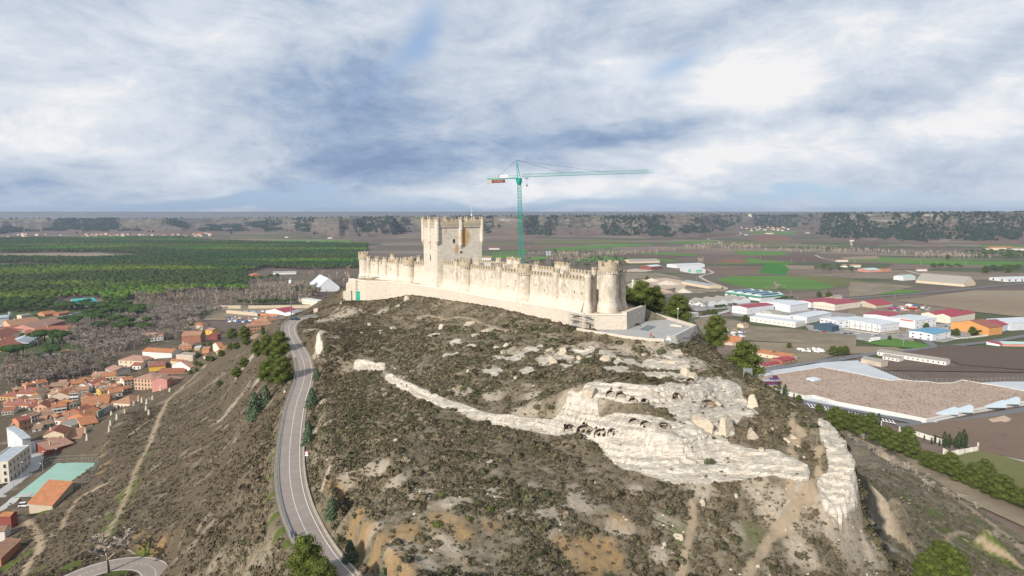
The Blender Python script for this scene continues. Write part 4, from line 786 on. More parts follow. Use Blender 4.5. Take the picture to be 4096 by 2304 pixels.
pos = k.node('ShaderNodeNewGeometry').outputs['Position']; vo_ = k.node('ShaderNodeTexVoronoi'); k.put(vo_.inputs['Vector'], k.vmath('ADD', k.mapping(pos, rot=(0, 0, .35), sc=(.0026, .0062, 0)), k.vmath('SCALE', k.noise(pos, .0012, 2, out=1), sc=.9))); vo_.inputs['Scale'].default_value = 1.
sc_ = k.node('ShaderNodeSeparateColor'); k.put(sc_.inputs[0], vo_.outputs['Color'])
fc_ = k.ramp(sc_.outputs[0], [(0, (.165, .122, .098, 1)), (.22, (.215, .158, .125, 1)), (.40, (.16, .135, .10, 1)), (.55, (.26, .205, .15, 1)), (.68, (.085, .105, .045, 1)), (.82, (.145, .125, .085, 1)), (.93, (.072, .12, .035, 1))], 'CONSTANT')
nn_ = k.noise(k.mapping(pos, sc=(.004, .018, 0)), 1., 8, .7); fc_ = k.mix(k.smooth(nn_, .35, .7, 0, .55), fc_, (.10, .085, .062, 1))
nn2 = k.noise(pos, .09, 6, .72); fc_ = k.mix(k.smooth(nn2, .48, .68, 0, .55), fc_, (.075, .072, .045, 1)); k.put(B.inputs['Base Color'], fc_)
gmb = MB(); gmb.add([(-60000, -3000, 0), (60000, -3000, 0), (60000, 60000, 0), (-60000, 60000, 0)], [(0, 1, 2, 3)]); tag(gmb.build('ground', m_ground), kind='structure')
FCOL = dict(g=gmat("green_crop", [(.065, .145, .026), (.10, .20, .04), (.14, .215, .06)]), G=gmat("bright_green_crop", [(.04, .15, .026), (.055, .19, .035)]), o=gmat("olive_crop", [(.105, .12, .042), (.15, .15, .06), (.19, .17, .085)]), b=gmat("ploughed_earth", [(.15, .105, .078), (.19, .132, .098), (.24, .175, .13)], furrow=.25, rot=.5),
            d=gmat("dark_ploughed_earth", [(.11, .08, .064), (.15, .108, .082)]), r=gmat("red_ploughed_earth", [(.18, .095, .06), (.24, .14, .09)]), t=gmat("dry_stubble", [(.20, .16, .105), (.26, .205, .14), (.30, .25, .17)]), w=gmat("rough_waste_ground", [(.17, .138, .095), (.23, .19, .13), (.32, .265, .185)], (.02, .03, 1)), y=gmat("paved_yard", [(.28, .265, .245), (.33, .31, .29)], (.05, .05, 1)), s=gmat("pale_sand", [(.42, .33, .24), (.52, .43, .33)], (.03, .05, 1)))
fz_ = [.06]
def field(col, pts, conv):
    mb = MB(); P = [g0(conv(*p), fz_[0]) for p in pts]; P2 = []
    for a, b in zip(P, P[1:] + P[:1]):                               # hedges and furrow ends wander a little
        d = b - a; n = max(1, min(6, int(d.length / 30)))
        for i in range(n): j = 0 if i == 0 else d.length * .012; P2.append(a + d * (i / n) + Vector((random.uniform(-j, j), random.uniform(-j, j), 0)))
    mb.add(P2, [tuple(range(len(P2)))]); tag(mb.build('field', FCOL[col]), kind='structure'); fz_[0] += .012
for col, pts in [('b', [(390, 420), (810, 425), (740, 465), (560, 488), (450, 470)]), ('g', [(430, 410), (500, 400), (600, 402), (680, 365), (780, 372), (1000, 400), (940, 415), (810, 402)]), ('G', [(740, 465), (810, 402), (940, 415), (960, 440), (930, 482)]), ('t', [(930, 415), (1130, 418), (1120, 445), (960, 440)]),
                 ('o', [(900, 487), (1080, 478), (1400, 515), (1600, 540), (1280, 560), (1130, 520)]), ('g', [(455, 515), (560, 490), (900, 487), (1130, 520), (1285, 562), (1180, 580), (800, 582), (600, 558)]), ('g', [(570, 316), (900, 318), (960, 345), (700, 348), (600, 338)]), ('d', [(700, 350), (1150, 345), (1250, 378), (1200, 388), (760, 378)]),
                 ('g', [(1590, 360), (1800, 372), (2700, 395), (2700, 416), (1900, 412), (1350, 388), (1300, 375)]), ('b', [(1340, 388), (1900, 412), (1700, 400), (1500, 384)]), ('g', [(140, 250), (460, 248), (430, 268), (110, 266)]), ('o', [(480, 252), (900, 250), (1050, 268), (900, 275), (460, 270)]), ('g', [(0, 328), (345, 340), (300, 352), (0, 346)]), ('r', [(430, 390), (590, 362), (690, 392), (600, 405)]), ('d', [(0, 345), (280, 352), (200, 360), (0, 358)]),
                 ('o', [(200, 185), (560, 178), (540, 195), (0, 210), (0, 195)]), ('d', [(0, 215), (600, 190), (640, 210), (400, 230), (0, 235)]), ('r', [(690, 232), (790, 200), (900, 206), (1000, 245), (760, 248)]), ('g', [(640, 180), (1010, 185), (980, 205), (700, 195)]), ('d', [(1400, 255), (1600, 245), (1580, 285), (1390, 285)]), ('t', [(1640, 250), (1850, 225), (2080, 222), (2050, 250)]), ('r', [(2180, 240), (2500, 232), (2576, 262), (2300, 268)]), ('b', [(1810, 268), (2040, 262), (2030, 290), (1800, 290)]), ('g', [(1480, 570), (1880, 590), (1600, 617), (1500, 612)]), ('g', [(2270, 275), (2576, 272), (2576, 300), (2300, 296)]), ('t', [(1310, 360), (1560, 350), (1590, 372), (1340, 376)])]: field(col, pts, c6)
for col, pts in [('o', [(90, 1118), (530, 1110), (510, 1140), (90, 1145)]), ('o', [(690, 1100), (1500, 1078), (1900, 1112), (1850, 1128), (720, 1132)]), ('g', [(830, 1192), (1700, 1135), (2170, 1130), (1950, 1158), (1300, 1200), (1000, 1225)]), ('b', [(90, 1165), (700, 1140), (1300, 1145), (830, 1190), (100, 1195)]), ('g', [(300, 1228), (640, 1212), (620, 1250), (90, 1250)]), ('g', [(90, 1272), (420, 1258), (540, 1280), (530, 1312), (100, 1305)]), ('g', [(590, 1325), (700, 1292), (930, 1275), (790, 1332)]), ('g', [(1130, 1345), (1480, 1285), (2415, 1325), (2415, 1352), (1700, 1330), (1300, 1352)]), ('g', [(1870, 1252), (2415, 1232), (2415, 1272)]), ('d', [(1560, 1280), (1880, 1252), (2415, 1272), (2415, 1310)]), ('G', [(1530, 1205), (1770, 1203), (1640, 1226)]), ('r', [(1650, 985), (1760, 968), (2000, 1020), (1900, 1045), (1640, 1040)]), ('d', [(1960, 1045), (2415, 1010), (2415, 1050)])]: field(col, pts, c4)
for col, pts in [('t', [(0, 325), (740, 314), (850, 330), (1050, 330), (980, 350), (700, 362), (0, 348)]), ('g', [(0, 395), (570, 393), (380, 415), (0, 421)]), ('g', [(0, 338), (150, 340), (60, 352), (0, 352)]), ('g', [(1880, 222), (2576, 220), (2576, 246), (2300, 240)]), ('o', [(1280, 150), (1500, 140), (1560, 165), (1300, 170)]), ('o', [(1700, 190), (2250, 196), (2250, 205), (1680, 204)]), ('d', [(1500, 222), (1900, 225), (1850, 245), (1560, 240)]), ('d', [(2330, 560), (2576, 470), (2576, 640), (2400, 690), (2250, 650)]), ('w', [(1600, 700), (2600, 690), (2600, 810), (1500, 810)])]: field(col, pts, c5)
for col, pts in [('t', [(620, 490), (1700, 352), (2500, 350), (2500, 730), (1740, 645), (1200, 570)]), ('g', [(240, 340), (420, 318), (1060, 362), (650, 400), (290, 412)]), ('w', [(0, 230), (500, 250), (900, 300), (300, 420), (0, 440)]), ('w', [(0, 560), (700, 640), (960, 660), (900, 1100), (0, 900)]), ('y', [(-60, 900), (560, 960), (860, 920), (1000, 1010), (300, 1060), (-60, 1000)]), ('y', [(800, 830), (1460, 800), (1700, 990), (1300, 1070), (850, 1010)]), ('g', [(180, 1060), (640, 1010), (1140, 1110), (960, 1150), (420, 1110)]), ('d', [(700, 1210), (1400, 1100), (2500, 1170), (2500, 1449), (1560, 1380), (1390, 1320)]), ('t', [(-60, 1120), (640, 1130), (800, 1180), (-60, 1230)]), ('d', [(500, 1400), (1560, 1385), (2415, 1449), (2415, 1480), (400, 1449)])]: field(col, pts, cF)
for col, pts in [('w', [(250, 760), (500, 700), (850, 760), (1060, 840), (1900, 900), (2500, 960), (2500, 1110), (1000, 1040), (400, 960)]), ('t', [(960, 1050), (2500, 1110), (2500, 1200), (900, 1130)]), ('w', [(780, 1130), (1700, 1150), (2200, 1250), (1900, 1330), (1000, 1400), (830, 1300)]), ('o', [(800, 1310), (1200, 1440), (900, 1470), (780, 1400)]), ('y', [(180, 520), (480, 505), (1150, 520), (800, 590), (300, 640), (180, 600)]), ('y', [(700, 560), (1300, 600), (1900, 620), (2500, 680), (2500, 720), (1700, 800), (800, 700)]), ('o', [(830, 1330), (1140, 1450), (1100, 1520), (780, 1450)]), ('y', [(1780, 820), (2500, 880), (2500, 970), (1850, 900)]), ('w', [(0, 390), (150, 370), (560, 380), (700, 330), (560, 320), (300, 330), (0, 300)]), ('s', [(0, 210), (180, 220), (170, 280), (80, 370), (0, 380)])]: field(col, pts, cE)
field('b', [(1600, 650), (2576, 530), (2700, 520), (2800, 960), (2200, 840), (1930, 740)], cG); field('o', [(1990, 900), (2200, 830), (2700, 960), (2700, 1150), (2300, 1110), (2050, 960)], cG); field('s', [(2290, 590), (2420, 560), (2480, 590), (2330, 615)], cG)
field('s', [(700, 550), (850, 480), (1250, 450), (1550, 500), (1350, 600), (950, 650), (690, 620)], cH); field('s', [(700, 345), (830, 325), (1100, 350), (960, 372), (720, 372)], cH); field('w', [(700, 375), (1100, 385), (1560, 490), (1250, 450), (850, 470), (690, 540)], cH)
field('w', [(1000, 560), (1200, 600), (2700, 1290), (2700, 1500), (1200, 800)], cG)
def ribbon(name, m, P, wd, z=None, closed=False, off=0.):
    P = [Vector(p) for p in P]; mb = MB(); vs = []
    for i, p in enumerate(P):
        a, b = P[max(i - 1, 0)], P[min(i + 1, len(P) - 1)]; d = (b - a); d.z = 0; d.normalize(); n = Vector((d.y, -d.x, 0)); zz = p.z if z is None else z
        c = p + n * off; vs += [(c.x - n.x * wd / 2, c.y - n.y * wd / 2, zz), (c.x + n.x * wd / 2, c.y + n.y * wd / 2, zz)]
    mb.add(vs, [(2 * i, 2 * i + 1, 2 * i + 3, 2 * i + 2) for i in range(len(P) - 1)]); return mb.build(name, m)
m_asph = mat("worn_asphalt", (.29, .248, .215), .9, .12, .35, dirt=((.19, .165, .145), .45)); m_grey = mat("grey_asphalt", (.16, .16, .165), .9, .1, .1); m_dirt = mat("dirt_track", (.42, .34, .26), .95, .15, .05); m_line = mat("white_road_paint", (.78, .78, .76), .7, .08, .5); m_pave = mat("concrete_paving", (.42, .41, .39), .9, .1, .2)
def road(pts, conv, wd, m=m_grey, name='road', z=.62, n=5): return tag(ribbon(name, m, spline([g0(conv(*p), z) for p in pts], n), wd), kind='structure')
road([(-500, 500), (0, 462), (480, 425), (1200, 370), (1900, 300), (2500, 245)], cF, 11); road([(-60, 668), (300, 700), (700, 720)], cF, 8); road([(-60, 905), (300, 930), (560, 962), (900, 960), (1150, 1100), (1240, 1130), (1640, 1090), (2000, 1050), (2500, 960)], cF, 9, z=.64); road([(1240, 1125), (900, 1165), (500, 1205), (0, 1275), (-300, 1340), (-720, 1449)], cF, 9, z=.66); road([(-720, 1449), (-1100, 1540)], cF, 9, z=.67)
road([(330, 235), (560, 190), (960, 120), (1130, 105), (1400, 60)], cG, 9, z=.68)
road([(820, 455), (1000, 470), (1300, 520), (1640, 590), (1760, 610)], cG, 15, z=.70, name='car_park'); road([(1560, 640), (1800, 640), (2100, 605), (2576, 520), (2800, 480)], cG, 11, z=.72); road([(2200, 838), (2400, 885), (2576, 925), (2800, 980)], cG, 5, m_pave, 'path')
road([(180, 630), (480, 590), (800, 595), (1150, 560), (1500, 590)], cE, 9, z=.60); road([(320, 720), (520, 690), (680, 650), (790, 610)], cE, 8, m_pave, z=.74); road([(1100, 385), (1330, 430), (1500, 480), (1600, 500)], cH, 6, m_dirt, 'track', z=.63); road([(1830, 340), (1900, 385), (1730, 430), (1830, 500), (2000, 560), (2080, 600), (1950, 640), (1450, 665), (700, 660)], cH, 8, m_dirt, 'track', z=.65)
road([(620, 185), (610, 208), (400, 232), (480, 252), (400, 272), (0, 300)], c6, 9, m_dirt, 'track', z=.63); road([(1380, 240), (1390, 280)], c6, 9, m_dirt, 'track'); road([(1760, 450), (1900, 485), (2050, 500)], c6, 9, m_dirt, 'track'); road([(1140, 345), (1200, 370), (1340, 385)], c6, 8, m_dirt, 'track'); road([(470, 385), (800, 300), (1060, 252), (1210, 240), (1300, 232)], cA, 9, z=.63); road([(1760, 240), (2160, 240), (2500, 235)], cA, 9, z=.63)
road([(530, 770), (1230, 780), (1600, 780), (1900, 690)], cA, 9, z=2.4); road([(2300, 205), (2576, 175)], c5, 8, m_dirt, 'track')
# far tableland with scarped edges
def interp(x, xs, ys): return np.interp(x, xs, ys)
qx = np.arange(-420, 3001, 5.); ang_ = np.arctan((qx - 1288) / 1717)
HX = [-420, 0, 400, 700, 770, 830, 1060, 1240, 1500, 1760, 1830, 1900, 2000, 2040, 2100, 2300, 2576, 3000]
FOOT = [3900, 3900, 4000, 4300, 3900, 3650, 3900, 3700, 3500, 3700, 4600, 4900, 4700, 4200, 3500, 3150, 2950, 2800]
EDGE = [5300, 5200, 5500, 5900, 5200, 4200, 4300, 4500, 4300, 4400, 5600, 6300, 6400, 5600, 4600, 3900, 3600, 3400]
TOPZ = [70, 68, 74, 78, 82, 88, 94, 99, 101, 102, 97, 92, 95, 106, 117, 121, 125, 126]
dd = np.concatenate([np.linspace(2500, 7200, 150), np.geomspace(7300, 45000, 24)])
AA, DD = np.meshgrid(ang_, dd); QX = np.meshgrid(qx, dd)[0]
wob = (fbm(QX / 105, DD / 900, 5, 4) - .5) * 2600 + (fbm(QX / 34, DD / 400, 6, 3) - .5) * 240
fo = interp(QX, HX, FOOT); ed = interp(QX, HX, EDGE); tzz = interp(QX, HX, TOPZ) + (fbm(QX / 90, DD / 2500, 15, 3) - .5) * 10
T = np.clip((DD + wob * .62 - fo) / (ed - fo), 0, 1.0); prof = .15 * T + .50 * sstep(.12, .88, T) + .35 * sstep(.55, .97, T)
gul = (fbm(QX / 15, DD / 600, 8, 4) - .5) * 16 * sstep(.3, .6, T) * sstep(1.0, .9, T)
ZH = tzz * prof + gul - 3 + 3 * sstep(0, .05, T) + (fbm(QX / 30, DD / 1500, 12, 3) - .5) * 5 * T
TOPY = interp(QX, HX, [551, 550.5, 549.5, 547.5, 547, 547, 545, 543.5, 541.5, 539.5, 539, 538.5, 537.5, 537, 536, 534.5, 533.5, 533]) + (fbm(QX / 40, QX * 0, 16, 3) - .5) * 2.2
ZH = np.minimum(ZH, CAMZ - (TOPY - 528.3) / 1717 * DD)
ZH = np.where(DD > 20000, ZH - (DD - 20000) / 2000, ZH)
VX = DD * np.tan(AA); VH = np.stack([VX, DD, ZH], -1).reshape(-1, 3); ih = np.arange(VH.shape[0]).reshape(AA.shape); FH = np.stack([ih[:-1, :-1], ih[:-1, 1:], ih[1:, 1:], ih[1:, :-1]], -1).reshape(-1, 4)
m_far = bpy.data.materials.new("tableland"); m_far.use_nodes = True; k = NT(m_far.node_tree); B = k.n['Principled BSDF']; B.inputs['Roughness'].default_value = .95; B.inputs['Specular IOR Level'].default_value = .1
pos = k.node('ShaderNodeNewGeometry').outputs['Position']; ps = k.mapping(pos, sc=(.55, .3, 5)); tA = k.attr('rise'); f1 = k.noise(ps, .0032, 6, .65); f2 = k.noise(ps, .016, 6, .7); f3 = k.noise(k.mapping(pos, sc=(1, .4, 8)), .006, 6, .7)
base = k.ramp(f1, [(.3, (.135, .088, .068, 1)), (.5, (.17, .12, .092, 1)), (.7, (.12, .105, .078, 1))]); base = k.mix(k.smooth(f2, .5, .7), base, (.085, .075, .055, 1))
sl = k.mix(k.smooth(f2, .42, .62), (.105, .092, .068, 1), (.185, .158, .122, 1)); base = k.mix(k.smooth(tA, .3, .55), base, sl)
chalk = k.math('MULTIPLY', k.math('MULTIPLY', k.smooth(tA, .62, .76), k.smooth(tA, .97, .90)), k.smooth(k.math('ADD', k.math('MULTIPLY', f3, .6), k.math('MULTIPLY', f1, .5)), .57, .70, 0, .85)); base = k.mix(chalk, base, (.40, .36, .305, 1))
top = k.ramp(k.noise(k.mapping(pos, sc=(.0011, .0005, 0)), 1., 4, .6), [(.35, (.16, .13, .09, 1)), (.5, (.12, .14, .06, 1)), (.62, (.19, .16, .11, 1))]); base = k.mix(k.smooth(tA, .965, .995), base, top)
k.put(B.inputs['Base Color'], base)
tag(put('tableland_hills', np_mesh('tableland_hills', VH, FH, m_far, dict(rise=T.ravel()), smooth=False)), kind='structure')
# ================================================================ TREES
m_pine = leaf_mat("pine_needles", .1, .35, .8); m_bark = mat("bark", (.12, .085, .06), .95, .3, 2.); m_twig = leaf_mat("bare_twigs", .0, .25, .6)
def blob_tris(n, rad, hh, rg, up=True, size=.3, lobes=None):
    L = lobes if lobes is not None else [((0, 0, 0), rad, hh)]; w_ = np.array([l[1] ** 2 for l in L]); w_ = w_ / w_.sum(); ci = rg.choice(len(L), n, p=w_)
    d = rg.normal(size=(n, 3)); d /= np.linalg.norm(d, axis=1, keepdims=True)
    if up: d[:, 2] = np.where(d[:, 2] < -.25, -d[:, 2], d[:, 2])
    c = np.array([l[0] for l in L])[ci]; r = np.array([l[1] for l in L])[ci]; h = np.array([l[2] for l in L])[ci]; k_ = rg.uniform(.72, 1.06, n)
    C = c + np.stack([d[:, 0] * r * k_, d[:, 1] * r * k_, d[:, 2] * h * k_], 1); return leaf_cloud(C, d, rg.uniform(.6, 1.2, n) * size, rg, .6) + (np.repeat(ci, 3),)
def dome(rad, hh, nseg=9, nr=3, c=(0, 0, 0), jit_=.12, rg=rng):
    V, F_ = [], []
    for j in range(nr + 1):
        ph = -.35 + (math.pi / 2 + .35) * j / nr
        for i in range(nseg): a = 2 * math.pi * i / nseg; q_ = 1 + rg.uniform(-jit_, jit_); V.append((c[0] + rad * math.cos(ph) * math.cos(a) * q_, c[1] + rad * math.cos(ph) * math.sin(a) * q_, c[2] + hh * math.sin(ph) * q_))
    for j in range(nr):
        for i in range(nseg): a, b = j * nseg + i, j * nseg + (i + 1) % nseg; F_ += [(a, b, b + nseg), (a, b + nseg, a + nseg)]
    return np.array(V), np.array(F_)
def tree_mesh(kind, seed):
    rg = np.random.default_rng(seed); P = []
    if kind == 'stone_pine':                                                  # unit: crown radius 1, sits on z=0
        lob = [((rg.uniform(-.55, .55), rg.uniform(-.55, .55), rg.uniform(0, .12)), rg.uniform(.38, .6), rg.uniform(.25, .4)) for _ in range(7)] + [((0, 0, .05), .7, .42)]; v, f, ci = blob_tris(620, 1, .5, rg, True, .105, lob); tn = np.array([(.058, .100, .020)]) * (1 + .5 * (rg.random((len(lob), 1)) - .4)); P.append((v, f, tn[ci] * np.repeat(rg.uniform(.75, 1.3, (len(ci) // 3, 1)), 3, 0)))
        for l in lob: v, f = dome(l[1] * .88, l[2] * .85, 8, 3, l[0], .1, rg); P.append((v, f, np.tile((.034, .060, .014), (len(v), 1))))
    elif kind == 'aleppo_pine':                                               # unit: height 1
        lob = []
        for i in range(15): t = .22 + .72 * (i / 14); rr = .30 * math.sin(math.pi * min(1, t * .82 + .15)) ** .8; a = i * 2.4; lob.append(((rr * .62 * math.cos(a), rr * .62 * math.sin(a), t), .10 + rr * .36, .075 + rr * .22))
        lob.append(((0, 0, .5), .2, .33)); v, f, ci = blob_tris(5600, 1, 1, rg, False, .0185, lob); tn = np.array([(.10, .126, .024)]) * (1 + .45 * (rg.random((len(lob), 1)) - .45)); P.append((v, f, tn[ci] * np.repeat(rg.uniform(.7, 1.35, (len(ci) // 3, 1)), 3, 0)))
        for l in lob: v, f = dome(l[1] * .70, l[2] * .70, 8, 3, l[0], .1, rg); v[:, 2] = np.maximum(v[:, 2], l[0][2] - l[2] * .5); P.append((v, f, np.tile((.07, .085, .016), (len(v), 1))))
    elif kind == 'cypress':
        n = 420; z = rg.random(n); r = .105 * np.sin(np.pi * np.clip(z * .93 + .07, 0, 1)) ** .7 * rg.uniform(.75, 1.1, n) + .006; a = rg.uniform(0, 6.283, n); N = np.stack([np.cos(a), np.sin(a), np.full(n, .6)], 1); N /= np.linalg.norm(N, axis=1, keepdims=True); v, f = leaf_cloud(np.stack([np.cos(a) * r, np.sin(a) * r, .02 + z * .97], 1), N, rg.uniform(.025, .05, n), rg, .3); P.append((v, f, np.tile((.038, .056, .022), (len(v), 1)) * np.repeat(rg.uniform(.7, 1.3, (n, 1)), 3, 0)))
    elif kind == 'juniper':
        n = 700; z = rg.random(n) ** 1.3; r = .34 * (1 - z) ** .75 * rg.uniform(.55, 1.12, n) + .02; a = rg.uniform(0, 6.283, n); N = np.stack([np.cos(a), np.sin(a), np.full(n, .5)], 1); N /= np.linalg.norm(N, axis=1, keepdims=True); v, f = leaf_cloud(np.stack([np.cos(a) * r, np.sin(a) * r, z], 1), N, rg.uniform(.035, .08, n), rg, .4); P.append((v, f, np.tile((.075, .108, .058), (len(v), 1)) * np.repeat(rg.uniform(.6, 1.3, (n, 1)), 3, 0)))
    elif kind == 'round_shrub':
        v, f, ci = blob_tris(260, .5, .5, rg, True, .11); P.append((v, f, np.tile((.115, .14, .03), (len(v), 1)) * np.repeat(rg.uniform(.6, 1.3, (len(ci) // 3, 1)), 3, 0)))
    elif kind in ('bare_tree', 'poplar'):
        pop = kind == 'poplar'; segs = []
        def grow(p, d, L, lv):
            q_ = p + d * L; segs.append((p, q_, .011 * .6 ** lv if lv else .02)); 
            if lv >= 4: return
            for _ in range(rg.integers(3, 5)):
                nd = d * (1.0 if pop else .75) + rg.normal(size=3) * (.22 if pop else .48); nd[2] = nd[2] * .8 + (.25 if pop else .12); nd /= np.linalg.norm(nd); grow(p + d * L * rg.uniform(.55, 1), nd, L * rg.uniform(.55, .85) * (.9 if pop else .86), lv + 1)
        grow(np.zeros(3), np.array([0, 0, 1.]), .30, 0); zmax = max(s_[1][2] for s_ in segs); V, F_ = [], []
        for a, b, r in segs:
            d = b - a; s_ = np.cross(d, rg.normal(size=3)); s_ = s_ / (np.linalg.norm(s_) + 1e-9) * max(r, .012); o = len(V); V += [a - s_, a + s_, b]; F_.append((o, o + 1, o + 2)); s2_ = np.cross(d, s_); s2_ = s2_ / (np.linalg.norm(s2_) + 1e-9) * max(r, .012); o = len(V); V += [a - s2_, a + s2_, b]; F_.append((o, o + 1, o + 2))
        V = np.array(V) / zmax; P.append((V, np.array(F_), np.tile((.36, .31, .262) if not pop else (.43, .365, .285), (len(V), 1))))
    v, f, t = join(P); return np_mesh(kind + '_crown', v, f, m_twig if kind in ('bare_tree', 'poplar') else m_pine, tint=t)
def trunk_mesh(name, h, r, lean=.05, limbs=0, rg=rng):
    mb = MB(); p = Vector((0, 0, -1)); n = 4
    for i in range(n): q_ = Vector((lean * h * ((i + 1) / n) ** 2, 0, h * (i + 1) / n)); mb.tube(p, q_, r * (1 - .45 * i / n), 6, r * (1 - .45 * (i + 1) / n)); p = q_
    for i in range(limbs): a = i * 2.4; b_ = Vector((lean * h * .5, 0, h * (.55 + .08 * i))); mb.tube(b_, b_ + Vector((math.cos(a) * h * .28, math.sin(a) * h * .28, h * .3)), r * .5, 5, r * .2)
    return mb.mesh(name, m_bark)
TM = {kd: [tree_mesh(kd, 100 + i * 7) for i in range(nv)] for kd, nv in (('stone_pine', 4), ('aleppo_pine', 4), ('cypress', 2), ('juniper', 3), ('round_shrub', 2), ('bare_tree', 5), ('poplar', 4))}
TRK = {'stone_pine': trunk_mesh('pine_trunk', 1, .05, .06, 3), 'aleppo_pine': trunk_mesh('pine_trunk', .45, .022, .03), 'cypress': trunk_mesh('cypress_trunk', .2, .015, 0), 'juniper': trunk_mesh('juniper_trunk', .3, .02, 0), 'round_shrub': trunk_mesh('shrub_stem', .3, .03, 0), 'bare_tree': trunk_mesh('bare_trunk', .34, .022, .01), 'poplar': trunk_mesh('poplar_trunk', .4, .014, 0)}
NAMES = {'stone_pine': 'stone_pine_tree', 'aleppo_pine': 'pine_tree', 'cypress': 'cypress_tree', 'juniper': 'juniper_bush', 'round_shrub': 'round_shrub', 'bare_tree': 'bare_tree', 'poplar': 'bare_poplar_tree'}
def tree(kind, p, h, label, group=None, rw=1., cat=None):
    t = empty(NAMES[kind], p, random.uniform(0, 6.28), label=label, cat=cat or ('shrub' if 'shrub' in kind or kind == 'juniper' else 'tree'), group=group)
    if kind == 'stone_pine': put('trunk', TRK[kind], t, (0, 0, 0), 0, (h, h, h * .72)); put('crown', random.choice(TM[kind]), t, (h * .04, 0, h * .70), 0, (h * .48 * rw, h * .48 * rw, h * .42))
    else: put('trunk', TRK[kind], t, (0, 0, 0), 0, h); put('crown', random.choice(TM[kind]), t, (0, 0, 0), 0, (h * rw, h * rw, h))
    return t
# pine wood on the plain: the nearest 300 as trees, the rest one mass
WOOD = [c5(*p) for p in [(-120, 212), (1000, 205), (1350, 205), (1560, 232), (2000, 245), (2700, 252), (2700, 430), (2250, 440), (1950, 425), (1800, 470), (1840, 600), (1500, 590), (1250, 635), (1000, 650), (900, 690), (760, 760), (640, 740), (560, 745), (300, 745), (-120, 770)]]
HOLES = [[c5(*p) for p in h] for h in ([(-120, 318), (740, 312), (1100, 328), (1000, 350), (690, 362), (-120, 352)], [(-120, 392), (600, 390), (400, 420), (-120, 424)], [(1320, 374), (1430, 372), (1400, 384), (1330, 384)], [(400, 655), (760, 650), (760, 720), (400, 715)])]
def inpoly(x, y, P):
    r = False
    for (a, b), (c, d) in zip(P, P[1:] + P[:1]):
        if (b > y) != (d > y) and x < (c - a) * (y - b) / (d - b + 1e-12) + a: r = not r
    return r
def inpoly_np(x, y, P):
    r = np.zeros(len(x), bool)
    for (a, b), (c, d) in zip(P, P[1:] + P[:1]): r ^= ((b > y) != (d > y)) & (x < (c - a) * (y - b) / (d - b + 1e-12) + a)
    return r
def to_px(x, y, z): f = y * CP - (z - CAMZ) * SP; v = y * SP + (z - CAMZ) * CP; return 2048 + F4 * x / f, 1152 - F4 * v / f
n_ = 80000; yy = 850 + (3500 - 850) * rng.random(n_) ** .75; xx = (rng.uniform(-320, 1500, n_) - 2048) / F4 * yy * 1.0
tx_, ty_ = to_px(xx, yy, np.zeros(n_)); ok = inpoly_np(tx_, ty_, WOOD)
for h in HOLES: ok &= ~inpoly_np(tx_, ty_, h)
ok &= rng.random(n_) < .62 + .5 * (fbm(xx / 90, yy / 90, 91, 3) > .42); xx, yy = xx[ok], yy[ok]; cell = set(); sel = []
for i in np.argsort(yy):
    kx = (int(xx[i] / 6.6), int(yy[i] / 6.6))
    if kx in cell: continue
    cell.add(kx); sel.append(i)
xx, yy = xx[sel], yy[sel]; print('wood', len(xx))
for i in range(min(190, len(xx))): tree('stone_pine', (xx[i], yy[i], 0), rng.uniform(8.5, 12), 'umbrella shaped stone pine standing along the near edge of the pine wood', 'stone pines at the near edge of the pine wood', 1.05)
xx, yy = xx[190:], yy[190:]; n_ = len(xx); bv, bf = dome(1, .62, 7, 2, (0, 0, 0), .0); rad = rng.uniform(3.6, 5.6, n_); hh = rng.uniform(7.5, 11, n_)
Vw = bv[None] * rad[:, None, None] * rng.uniform(.8, 1.2, (n_, len(bv), 1)); Vw[..., 0] += xx[:, None]; Vw[..., 1] += yy[:, None]; Vw[..., 2] += (hh * .72)[:, None]
Fw = (bf[None] + len(bv) * np.arange(n_)[:, None, None]).reshape(-1, 3); tw_ = np.array([(.034, .066, .016)]) * rng.uniform(.65, 1.35, (n_, 1)) * np.array([1, 1, 1]); tw_[:, :2] *= 1 + 1.2 * 4.5 * np.clip(fbm(xx / 500, yy / 130, 96, 2) - .55, 0, .3)[:, None]; tw_[:, 0] *= 1 + 1.2 * (fbm(xx / 160, yy / 160, 95, 3) - .4)  # yellower strips: sunlight between cloud shadows painted into the crown tint
tag(put('pine_wood', np_mesh('pine_wood', Vw.reshape(-1, 3), Fw, m_pine, tint=np.repeat(tw_, len(bv), 0))), 'dense dark green pine wood covering the plain beyond the town', 'woodland', kind='stuff')
